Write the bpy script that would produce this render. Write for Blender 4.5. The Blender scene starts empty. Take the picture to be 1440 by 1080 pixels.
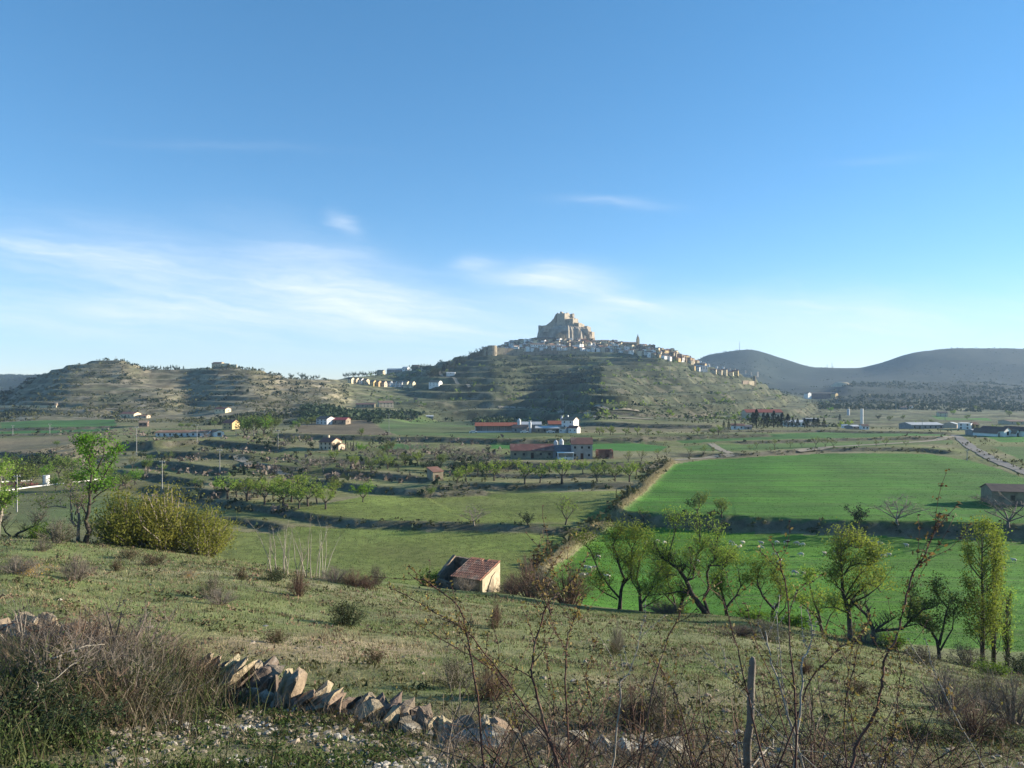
import bpy, bmesh, math, random
import numpy as np
from math import radians, sin, cos, tan, pi, sqrt, atan2, exp, log
from mathutils import Vector, Matrix
random.seed(7)
rng = np.random.default_rng(11)
S = bpy.context.scene
COL = S.collection
CZ = 60.0                      # camera height above the datum of the valley
F = 1030.0                     # focal length of the photograph in its own pixels (1440 wide)

# ------------------------------------------------------------------ camera, sky, sun, exposure
cam_d = bpy.data.cameras.new('camera')
cam = bpy.data.objects.new('camera', cam_d)
COL.objects.link(cam)
cam.location = (0, 0, CZ)
cam.rotation_euler = (radians(90), 0, 0)
cam_d.sensor_width = 36.0
cam_d.lens = 36.0 * F / 1440.0
cam_d.clip_start = 0.1
cam_d.clip_end = 20000
S.camera = cam

SUN_AZ, SUN_EL = 76.0, 14.5
SUN_DIR = Vector((sin(radians(SUN_AZ)) * cos(radians(SUN_EL)), cos(radians(SUN_AZ)) * cos(radians(SUN_EL)), sin(radians(SUN_EL))))
sl = bpy.data.lights.new('sun', 'SUN')
sl.energy = 5.0
sl.angle = radians(0.5)
sl.color = (1.0, 0.90, 0.74)
so = bpy.data.objects.new('sun', sl)
COL.objects.link(so)
so.rotation_euler = SUN_DIR.to_track_quat('Z', 'Y').to_euler()
so.location = (300, 80, 300)

S.view_settings.view_transform = 'Standard'
S.view_settings.look = 'None'
S.view_settings.gamma = 1.0
S.view_settings.use_curve_mapping = False
S.view_settings.exposure = 1.3
S.render.engine = 'CYCLES'
S.cycles.max_bounces = 6
S.cycles.diffuse_bounces = 2
S.cycles.glossy_bounces = 1
S.cycles.transmission_bounces = 2
S.cycles.volume_bounces = 0
S.cycles.transparent_max_bounces = 4
S.cycles.use_denoising = True
S.cycles.caustics_reflective = False
S.cycles.caustics_refractive = False


class NT:
    """small helper for node trees"""
    def __init__(self, tree):
        self.t = tree
        self.n = tree.nodes
        self.l = tree.links

    def node(self, typ, **kw):
        n = self.n.new(typ)
        for k, v in kw.items():
            setattr(n, k, v)
        return n

    def put(self, sock, v):
        if isinstance(v, bpy.types.NodeSocket):
            self.l.new(v, sock)
        elif v is not None:
            sock.default_value = v

    def m(self, op, a, b=None, c=None, clamp=False):
        n = self.node('ShaderNodeMath', operation=op, use_clamp=clamp)
        self.put(n.inputs[0], a)
        if b is not None:
            self.put(n.inputs[1], b)
        if c is not None:
            self.put(n.inputs[2], c)
        return n.outputs[0]

    def mix(self, f, a, b, blend='MIX'):
        n = self.node('ShaderNodeMix', data_type='RGBA', blend_type=blend)
        self.put(n.inputs[0], f)
        self.put(n.inputs[6], a)
        self.put(n.inputs[7], b)
        return n.outputs[2]

    def noise(self, vec, scale, detail=4.0, rough=0.55, dist=0.0, col=False):
        n = self.node('ShaderNodeTexNoise')
        if vec is not None:
            self.l.new(vec, n.inputs['Vector'])
        n.inputs['Scale'].default_value = scale
        n.inputs['Detail'].default_value = detail
        n.inputs['Roughness'].default_value = rough
        n.inputs['Distortion'].default_value = dist
        return n.outputs[1 if col else 0]

    def ramp(self, f, stops):
        n = self.node('ShaderNodeValToRGB')
        e = n.color_ramp.elements
        while len(e) < len(stops):
            e.new(0.5)
        for i, (p, c) in enumerate(stops):
            e[i].position = p
            e[i].color = (c, c, c, 1) if not hasattr(c, '__len__') else (*c[:3], 1)
        self.put(n.inputs[0], f)
        return n.outputs[0]

    def comb(self, x, y, z):
        n = self.node('ShaderNodeCombineXYZ')
        for i, v in enumerate((x, y, z)):
            self.put(n.inputs[i], v)
        return n.outputs[0]


def build_world():
    w = bpy.data.worlds.new('World')
    S.world = w
    w.use_nodes = True
    t = NT(w.node_tree)
    bg = t.n['Background']
    sky = t.node('ShaderNodeTexSky', sky_type='NISHITA')
    sky.sun_disc = False
    sky.sun_elevation = radians(SUN_EL)
    sky.sun_rotation = radians(SUN_AZ)
    sky.altitude = 1000
    sky.air_density = 0.9
    sky.dust_density = 0.0
    sky.ozone_density = 3.0
    tc = t.node('ShaderNodeTexCoord')
    sp = t.node('ShaderNodeSeparateXYZ')
    t.l.new(tc.outputs['Generated'], sp.inputs[0])
    x, y, z = sp.outputs
    ya = t.m('MAXIMUM', t.m('ABSOLUTE', y), 0.15)
    u = t.m('DIVIDE', x, ya)
    v = t.m('DIVIDE', z, ya)
    # thin high cloud: streaky noise shaped into wisps at their places in the sky
    warp = t.noise(t.comb(t.m('MULTIPLY', u, 2.2), t.m('MULTIPLY', v, 7.0), y), 1.6, 4, 0.6, 0, True)
    sw = t.node('ShaderNodeSeparateXYZ')
    t.l.new(warp, sw.inputs[0])
    uw = t.m('ADD', u, t.m('MULTIPLY', t.m('SUBTRACT', sw.outputs[0], 0.5), 0.16))
    vw = t.m('ADD', v, t.m('MULTIPLY', t.m('SUBTRACT', sw.outputs[1], 0.5), 0.055))
    tilt = t.m('ADD', vw, t.m('MULTIPLY', uw, 0.13))
    n1 = t.noise(t.comb(t.m('MULTIPLY', uw, 3.0), t.m('MULTIPLY', tilt, 26.0), y), 1.0, 6, 0.62, 0.3)
    n2 = t.noise(t.comb(t.m('MULTIPLY', uw, 11.0), t.m('MULTIPLY', tilt, 95.0), y), 1.0, 6, 0.68, 0.5)
    streak = t.m('MULTIPLY', t.ramp(n1, [(0.33, 0.0), (0.66, 1.0)]), t.ramp(n2, [(0.3, 0.5), (0.72, 1.15)]))
    blobs = [(270, 400, 330, 58, .13, .5), (470, 402, 110, 44, .45, .42), (60, 352, 160, 24, .12, .13), (150, 455, 360, 34, .05, .46),
             (590, 425, 90, 26, .25, .25), (486, 313, 18, 15, .3, .34), (675, 371, 24, 11, 0, .36), (785, 392, 74, 20, .05, .8), (892, 419, 42, 11, .2, .45),
             (868, 289, 60, 8, .1, .17), (1180, 462, 380, 46, -.03, .46), (780, 440, 200, 30, 0, .22), (320, 203, 150, 7, .06, .06), (1245, 222, 55, 7, 0, .06),
             (1000, 430, 200, 22, -.05, .2)]
    def field(uu, vv, k):
        tot = None
        for (px, py, rx, ry, rt, am) in blobs:
            du = t.m('SUBTRACT', uu, (px - 720) / F)
            dv = t.m('SUBTRACT', vv, (540 - py) / F)
            a = t.m('MULTIPLY', du, F / rx)
            b = t.m('MULTIPLY', t.m('ADD', dv, t.m('MULTIPLY', du, rt)), F / ry)
            q = t.m('ADD', t.m('MULTIPLY', a, a), t.m('MULTIPLY', b, b))
            g = t.m('MULTIPLY', t.m('EXPONENT', t.m('MULTIPLY', q, -0.9)), am * k)
            tot = g if tot is None else t.m('ADD', tot, g)
        return tot
    f = field(uw, vw, 1.0)
    cl = t.m('MULTIPLY', f, t.m('ADD', t.m('MULTIPLY', streak, 1.0), 0.42), clamp=True)
    cl = t.m('MULTIPLY', cl, t.m('GREATER_THAN', z, -0.02))
    # colour of the clear sky: a touch more saturated, as the camera rendered it
    hs = t.node('ShaderNodeHueSaturation')
    hs.inputs['Hue'].default_value = 0.492
    hs.inputs['Saturation'].default_value = 1.2
    hs.inputs['Value'].default_value = 1.0
    t.l.new(sky.outputs[0], hs.inputs['Color'])
    gm = t.node('ShaderNodeGamma')
    gm.inputs['Gamma'].default_value = 0.78
    t.l.new(hs.outputs[0], gm.inputs['Color'])
    tint = t.mix(1.0, gm.outputs[0], (1.14, 1.19, 1.35, 1), 'MULTIPLY')
    colr = t.mix(cl, tint, (4.5, 4.9, 5.4, 1))
    t.l.new(colr, bg.inputs[0])
    bg.inputs[1].default_value = 0.09
    w.cycles.sampling_method = 'MANUAL'
    w.cycles.sample_map_resolution = 512


build_world()

# ------------------------------------------------------------------ shared helpers
def tag(o, label=None, cat=None, group=None, kind=None):
    if label:
        o['label'] = label
    if cat:
        o['category'] = cat
    if group:
        o['group'] = group
    if kind:
        o['kind'] = kind
    return o


def link(name, data, parent=None):
    o = bpy.data.objects.new(name, data)
    COL.objects.link(o)
    if parent is not None:
        o.parent = parent
    return o


def mesh_np(name, V, Fc, mats, smooth=False, col=None, mi=None):
    """mesh from numpy vertices and one face array (n x 3 or n x 4) or a list of such arrays"""
    me = bpy.data.meshes.new(name)
    V = np.asarray(V, np.float32)
    if not isinstance(Fc, list):
        Fc = [Fc]
    Fc = [np.asarray(f, np.int32) for f in Fc if len(f)]
    loops = np.concatenate([f.ravel() for f in Fc])
    tot = np.concatenate([np.full(len(f), f.shape[1], np.int32) for f in Fc])
    start = np.concatenate([[0], np.cumsum(tot)[:-1]]).astype(np.int32)
    me.vertices.add(len(V))
    me.vertices.foreach_set('co', V.ravel())
    me.loops.add(len(loops))
    me.loops.foreach_set('vertex_index', loops)
    me.polygons.add(len(tot))
    me.polygons.foreach_set('loop_start', start)
    me.polygons.foreach_set('loop_total', tot)
    for m in (mats if isinstance(mats, (list, tuple)) else [mats]):
        me.materials.append(m)
    if mi is not None:
        me.polygons.foreach_set('material_index', np.asarray(mi, np.int32))
    me.polygons.foreach_set('use_smooth', np.full(len(tot), smooth))
    if col is not None:
        ca = me.color_attributes.new('Col', 'FLOAT_COLOR', 'POINT')
        c4 = np.ones((len(V), 4), np.float32)
        c4[:, :3] = col
        ca.data.foreach_set('color', c4.ravel())
    me.update(calc_edges=True)
    return me


class MB:
    """collects simple shapes into one mesh"""
    def __init__(self):
        self.v = []
        self.f = []
        self.mi = []
        self.cur = 0

    def face(self, idx):
        self.f.append(tuple(idx))
        self.mi.append(self.cur)

    def poly(self, pts):
        b = len(self.v)
        self.v += [tuple(p) for p in pts]
        self.face(range(b, b + len(pts)))

    def box(self, c, s, rz=0.0, taper=1.0, jit=0.0):
        cx, cy, cz = c
        sx, sy, sz = (q / 2 for q in s)
        b = len(self.v)
        for dz in (-1, 1):
            k = 1.0 if dz < 0 else taper
            for dx, dy in ((-1, -1), (1, -1), (1, 1), (-1, 1)):
                X, Y = dx * sx * k, dy * sy * k
                j = [random.uniform(-jit, jit) for _ in range(3)] if jit else (0, 0, 0)
                self.v.append((cx + X * cos(rz) - Y * sin(rz) + j[0], cy + X * sin(rz) + Y * cos(rz) + j[1], cz + dz * sz + j[2]))
        for q in ((3, 2, 1, 0), (4, 5, 6, 7), (0, 1, 5, 4), (1, 2, 6, 5), (2, 3, 7, 6), (3, 0, 4, 7)):
            self.face([b + i for i in q])

    def prism(self, prof, y0, y1):
        """profile in x,z extruded along y"""
        b = len(self.v)
        n = len(prof)
        self.v += [(p[0], y0, p[1]) for p in prof] + [(p[0], y1, p[1]) for p in prof]
        self.face([b + i for i in range(n)])
        self.face([b + n + i for i in reversed(range(n))])
        for i in range(n):
            j = (i + 1) % n
            self.face([b + j, b + i, b + n + i, b + n + j])

    def tube(self, pts, rad, sides=6, cap=True):
        pts = [Vector(p) for p in pts]
        n = len(pts)
        b = len(self.v)
        up = Vector((0.31, 0.2, 0.93))
        for i, p in enumerate(pts):
            d = (pts[min(i + 1, n - 1)] - pts[max(i - 1, 0)])
            d = d.normalized() if d.length > 1e-9 else Vector((0, 0, 1))
            a = d.cross(up)
            if a.length < 0.05:
                a = d.cross(Vector((1, 0, 0)))
            a.normalize()
            c = d.cross(a)
            r = rad[i] if hasattr(rad, '__len__') else rad
            for k in range(sides):
                t = 2 * pi * k / sides
                self.v.append(tuple(p + a * (r * cos(t)) + c * (r * sin(t))))
        for i in range(n - 1):
            for k in range(sides):
                k2 = (k + 1) % sides
                self.face([b + i * sides + k, b + i * sides + k2, b + (i + 1) * sides + k2, b + (i + 1) * sides + k])
        if cap:
            self.face([b + (n - 1) * sides + k for k in range(sides)])
            self.face([b + k for k in reversed(range(sides))])

    def cyl(self, c, r, h, sides=10, r2=None):
        r2 = r if r2 is None else r2
        self.tube([c, (c[0], c[1], c[2] + h)], [r, r2], sides)

    def mesh(self, name, mats, smooth=False):
        me = bpy.data.meshes.new(name)
        me.from_pydata(self.v, [], self.f)
        for m in (mats if isinstance(mats, (list, tuple)) else [mats]):
            me.materials.append(m)
        me.polygons.foreach_set('material_index', np.array(self.mi, np.int32))
        if smooth:
            me.polygons.foreach_set('use_smooth', np.full(len(self.f), True))
        me.update()
        return me

    def build(self, name, mats, parent=None, smooth=False):
        return link(name, self.mesh(name, mats, smooth), parent)


def empty(name, loc, rz=0.0, sc=1.0):
    o = bpy.data.objects.new(name, None)
    COL.objects.link(o)
    o.location = loc
    o.rotation_euler = (0, 0, rz)
    o.scale = (sc, sc, sc) if not hasattr(sc, '__len__') else sc
    o.empty_display_size = 0.5
    return o


# ------------------------------------------------------------------ materials
def new_mat(name, rough=0.9, spec=0.2):
    m = bpy.data.materials.new(name)
    m.use_nodes = True
    t = NT(m.node_tree)
    b = t.n['Principled BSDF']
    b.inputs['Roughness'].default_value = rough
    b.inputs['Specular IOR Level'].default_value = spec
    return m, t, b


def mottled(name, c1, c2, scale=3.0, rough=0.9, bump=0.3, bscale=None, spec=0.2, per_obj=0.0, c3=None, dist=0.02):
    """two tone noisy surface in object space, optionally varied from object to object"""
    m, t, b = new_mat(name, rough, spec)
    tc = t.node('ShaderNodeTexCoord').outputs['Object']
    n = t.noise(tc, scale, 5, 0.6)
    c = t.mix(t.ramp(n, [(0.35, 0.0), (0.65, 1.0)]), (*c1, 1), (*c2, 1))
    if c3 is not None:
        n3 = t.noise(tc, scale * 0.37, 4, 0.65, 0.4)
        c = t.mix(t.ramp(n3, [(0.52, 0.0), (0.62, 1.0)]), c, (*c3, 1))
    if per_obj:
        oi = t.node('ShaderNodeObjectInfo')
        hs = t.node('ShaderNodeHueSaturation')
        t.l.new(c, hs.inputs['Color'])
        t.l.new(t.m('ADD', t.m('MULTIPLY', oi.outputs['Random'], 2 * per_obj), 1 - per_obj), hs.inputs['Value'])
        t.l.new(t.m('ADD', t.m('MULTIPLY', oi.outputs['Random'], 0.04), 0.48), hs.inputs['Hue'])
        c = hs.outputs[0]
    t.l.new(c, b.inputs['Base Color'])
    if bump:
        bn = t.node('ShaderNodeBump')
        bn.inputs['Strength'].default_value = bump
        bn.inputs['Distance'].default_value = dist
        t.l.new(t.noise(tc, bscale or scale * 4, 5, 0.65), bn.inputs['Height'])
        t.l.new(bn.outputs[0], b.inputs['Normal'])
    return m


def leafy(name, c1, c2, trans=0.35, per_obj=0.2, scale=0.8):
    """foliage: two tones in clumps, some light passing through each leaf"""
    m, t, b = new_mat(name, 0.75, 0.25)
    tc = t.node('ShaderNodeTexCoord').outputs['Object']
    n = t.noise(tc, scale, 4, 0.7)
    c = t.mix(t.ramp(n, [(0.35, 0.0), (0.65, 1.0)]), (*c1, 1), (*c2, 1))
    oi = t.node('ShaderNodeObjectInfo')
    hs = t.node('ShaderNodeHueSaturation')
    t.l.new(c, hs.inputs['Color'])
    t.l.new(t.m('ADD', t.m('MULTIPLY', oi.outputs['Random'], 2 * per_obj), 1 - per_obj), hs.inputs['Value'])
    t.l.new(t.m('ADD', t.m('MULTIPLY', oi.outputs['Random'], 0.03), 0.485), hs.inputs['Hue'])
    t.l.new(hs.outputs[0], b.inputs['Base Color'])
    tr = t.node('ShaderNodeBsdfTranslucent')
    t.l.new(hs.outputs[0], tr.inputs[0])
    mx = t.node('ShaderNodeMixShader')
    mx.inputs[0].default_value = trans
    t.l.new(b.outputs[0], mx.inputs[1])
    t.l.new(tr.outputs[0], mx.inputs[2])
    t.l.new(mx.outputs[0], t.n['Material Output'].inputs[0])
    return m


def ground_material():
    m, t, b = new_mat('ground_cover', 0.95, 0.1)
    at = t.node('ShaderNodeAttribute', attribute_name='Col')
    geo = t.node('ShaderNodeNewGeometry').outputs['Position']
    n1 = t.noise(geo, 4.5, 6, 0.7)
    n2 = t.noise(geo, 0.55, 5, 0.65, 0.3)
    n3 = t.noise(geo, 0.045, 6, 0.62, 0.2)
    f = t.m('MULTIPLY', t.m('MULTIPLY', t.ramp(n1, [(0.25, 0.55), (0.75, 1.5)]), t.ramp(n2, [(0.3, 0.72), (0.7, 1.32)])), t.ramp(n3, [(0.3, 0.75), (0.7, 1.28)]))
    c = t.mix(1.0, at.outputs[0], f, 'MULTIPLY')
    # dry straw showing through in patches
    n4 = t.noise(geo, 1.3, 5, 0.75, 0.5)
    dry = t.mix(0.5, c, (0.19, 0.155, 0.085, 1))
    alpha = at.outputs['Alpha']
    c = t.mix(t.m('MULTIPLY', t.ramp(n4, [(0.5, 0.0), (0.68, 0.8)]), 0.55), c, dry)
    t.l.new(c, b.inputs['Base Color'])
    bn = t.node('ShaderNodeBump')
    bn.inputs['Strength'].default_value = 0.6
    bn.inputs['Distance'].default_value = 0.12
    t.l.new(t.m('ADD', n1, t.m('MULTIPLY', n2, 1.5)), bn.inputs['Height'])
    t.l.new(bn.outputs[0], b.inputs['Normal'])
    return m


def crop_material():
    """even green crop drilled in long rows, with tractor lines"""
    m, t, b = new_mat('green_crop', 0.9, 0.15)
    at = t.node('ShaderNodeAttribute', attribute_name='Col')
    geo = t.node('ShaderNodeNewGeometry').outputs['Position']
    mp = t.node('ShaderNodeMapping')
    mp.inputs['Rotation'].default_value = (0, 0, radians(4))
    mp.inputs['Scale'].default_value = (0.03, 1.0, 1.0)
    t.l.new(geo, mp.inputs[0])
    n1 = t.noise(mp.outputs[0], 0.55, 5, 0.7, 0.4)
    n2 = t.noise(geo, 0.03, 5, 0.6, 0.2)
    n0 = t.noise(geo, 3.0, 4, 0.7)
    f = t.m('MULTIPLY', t.m('MULTIPLY', t.ramp(n1, [(0.3, 0.6), (0.7, 1.3)]), t.ramp(n2, [(0.3, 0.72), (0.7, 1.28)])), t.ramp(n0, [(0.25, 0.7), (0.75, 1.3)]))
    c = t.mix(1.0, at.outputs[0], f, 'MULTIPLY')
    # wheel tracks left by the tractor, and thin places where the soil shows
    mp2 = t.node('ShaderNodeMapping')
    mp2.inputs['Rotation'].default_value = (0, 0, radians(4))
    t.l.new(geo, mp2.inputs[0])
    s2 = t.node('ShaderNodeSeparateXYZ')
    t.l.new(mp2.outputs[0], s2.inputs[0])
    wob = t.m('MULTIPLY', t.noise(geo, 0.05, 3), 3.0)
    ph = t.m('FRACT', t.m('DIVIDE', t.m('ADD', s2.outputs[1], wob), 13.0))
    tr1 = t.m('LESS_THAN', t.m('ABSOLUTE', t.m('SUBTRACT', ph, 0.44)), 0.022)
    tr2 = t.m('LESS_THAN', t.m('ABSOLUTE', t.m('SUBTRACT', ph, 0.58)), 0.022)
    trk = t.m('MULTIPLY', t.m('ADD', tr1, tr2), t.ramp(t.noise(geo, .12, 4), [(.35, 0.1), (.65, .55)]))
    thin = t.m('MULTIPLY', t.ramp(t.noise(geo, 0.11, 6, 0.7, 0.5), [(0.55, 0.0), (0.75, 1.0)]), 0.42)
    c = t.mix(t.m('MAXIMUM', trk, thin), c, (0.115, 0.125, 0.045, 1))
    t.l.new(c, b.inputs['Base Color'])
    bn = t.node('ShaderNodeBump')
    bn.inputs['Strength'].default_value = 0.7
    bn.inputs['Distance'].default_value = 0.2
    t.l.new(t.m('ADD', n0, n1), bn.inputs['Height'])
    t.l.new(bn.outputs[0], b.inputs['Normal'])
    return m


M_GROUND = ground_material()
M_CROP = crop_material()
# ------------------------------------------------------------------ terrain
def vnoise(x, y, seed=0):
    xi = np.floor(x).astype(np.int64)
    yi = np.floor(y).astype(np.int64)
    fx = x - xi
    fy = y - yi
    fx = fx * fx * (3 - 2 * fx)
    fy = fy * fy * (3 - 2 * fy)

    def h(a, b):
        n = (a * 374761393 + b * 668265263 + seed * 982451653) & 0xFFFFFFFF
        n = ((n ^ (n >> 13)) * 1274126177) & 0xFFFFFFFF
        return ((n ^ (n >> 16)) & 0xFFFF) / 65535.0
    a = h(xi, yi) * (1 - fx) + h(xi + 1, yi) * fx
    b = h(xi, yi + 1) * (1 - fx) + h(xi + 1, yi + 1) * fx
    return (a * (1 - fy) + b * fy) * 2 - 1


def fbm(x, y, seed=0, oc=4, gain=0.5):
    t, a, s = 0.0, 1.0, 0.0
    for i in range(oc):
        t = t + a * vnoise(x * 2.03 ** i + 17.3 * i, y * 2.03 ** i - 9.1 * i, seed + i)
        s += a
        a *= gain
    return t / s


def sstep(a, b, x):
    t = np.clip((x - a) / (b - a), 0, 1)
    return t * t * (3 - 2 * t)


def pchip(xk, yk, x):
    """monotone cubic through (xk, yk); linear outside"""
    xk = np.asarray(xk, float)
    yk = np.asarray(yk, float)
    h = np.diff(xk)
    d = np.diff(yk) / h
    m = np.zeros(len(xk))
    for i in range(1, len(xk) - 1):
        if d[i - 1] * d[i] > 0:
            w1, w2 = 2 * h[i] + h[i - 1], h[i] + 2 * h[i - 1]
            m[i] = (w1 + w2) / (w1 / d[i - 1] + w2 / d[i])
    m[0], m[-1] = d[0], d[-1]
    x = np.clip(x, xk[0], xk[-1])
    i = np.clip(np.searchsorted(xk, x) - 1, 0, len(h) - 1)
    t = (x - xk[i]) / h[i]
    return ((2 * t ** 3 - 3 * t ** 2 + 1) * yk[i] + (t ** 3 - 2 * t ** 2 + t) * h[i] * m[i]
            + (-2 * t ** 3 + 3 * t ** 2) * yk[i + 1] + (t ** 3 - t ** 2) * h[i] * m[i + 1])


# ground heights below (or above) the eye: the near slope and the valley floor, by bearing column
NEAR = {
    0:    [(1, -1.65), (2.5, -1.95), (4, -2.4), (6, -2.95), (8, -3.3), (10, -3.55), (15, -4.5), (25, -6.5), (40, -9.2), (60, -12.3), (80, -19), (100, -25.5), (130, -29), (160, -28.5), (200, -28.2), (300, -26.6), (380, -25.6)],
    150:  [(1, -1.65), (2.5, -1.95), (4, -2.4), (6, -3.0), (8, -3.45), (10, -3.8), (15, -4.8), (25, -7.0), (40, -9.8), (60, -13.3), (80, -19.5), (100, -26), (130, -29), (160, -28.3), (200, -27.8), (300, -25.6), (380, -25.2)],
    300:  [(1, -1.65), (2.5, -1.95), (4, -2.4), (6, -3.1), (8, -3.6), (10, -4.0), (15, -5.1), (25, -7.4), (40, -10.4), (60, -14.3), (80, -20), (100, -26.5), (130, -29.4), (160, -28.4), (200, -27.6), (300, -25.6), (380, -25.0)],
    450:  [(1, -1.65), (2.5, -1.95), (4, -2.4), (6, -3.1), (8, -3.65), (10, -4.1), (15, -5.35), (25, -7.9), (40, -11.2), (60, -15.6), (80, -21.3), (100, -27.6), (130, -29.8), (160, -28.5), (200, -27.6), (300, -26.0), (380, -25.0)],
    600:  [(1, -1.65), (2.5, -1.95), (4, -2.4), (6, -3.1), (8, -3.7), (10, -4.2), (15, -5.6), (25, -8.3), (40, -12.0), (60, -16.9), (80, -22.3), (95, -26.4), (110, -29), (130, -30), (160, -28.6), (200, -27.7), (300, -26.2), (380, -25.0)],
    700:  [(1, -1.65), (2.5, -1.95), (4, -2.4), (6, -3.1), (8, -3.75), (10, -4.3), (15, -5.7), (25, -8.5), (40, -12.4), (60, -17.5), (80, -22.8), (95, -27), (110, -29.4), (130, -30.3), (160, -28.7), (200, -27.8), (300, -26.2), (380, -25.0)],
    900:  [(1, -1.65), (2.5, -1.95), (4, -2.45), (6, -3.15), (8, -3.8), (10, -4.4), (15, -6.0), (25, -9.0), (40, -13.3), (60, -18.8), (80, -24.8), (100, -30.4), (130, -31), (150, -30), (165, -28.8), (200, -27.9), (300, -26.2), (380, -25.0)],
    1000: [(1, -1.65), (2.5, -1.95), (4, -2.45), (6, -3.2), (8, -3.85), (10, -4.45), (15, -6.05), (25, -9.2), (40, -13.5), (60, -19.0), (80, -25.4), (100, -31), (130, -31), (148, -30), (162, -28.7), (200, -27.9), (300, -26.2), (380, -25.0)],
    1200: [(1, -1.65), (2.5, -1.95), (4, -2.5), (6, -3.25), (8, -3.95), (10, -4.6), (15, -6.3), (25, -9.7), (40, -14.6), (60, -21), (80, -28), (92, -31), (130, -31), (146, -30), (160, -28.6), (200, -27.8), (300, -26.2), (380, -25.0)],
    1440: [(1, -1.65), (2.5, -1.95), (4, -2.5), (6, -3.3), (8, -4.05), (10, -4.75), (15, -6.7), (25, -10.6), (40, -16.3), (60, -23.8), (75, -29.3), (87, -31), (125, -31), (140, -30), (155, -28.5), (200, -27.8), (300, -26.2), (380, -25.2)],
}
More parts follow.
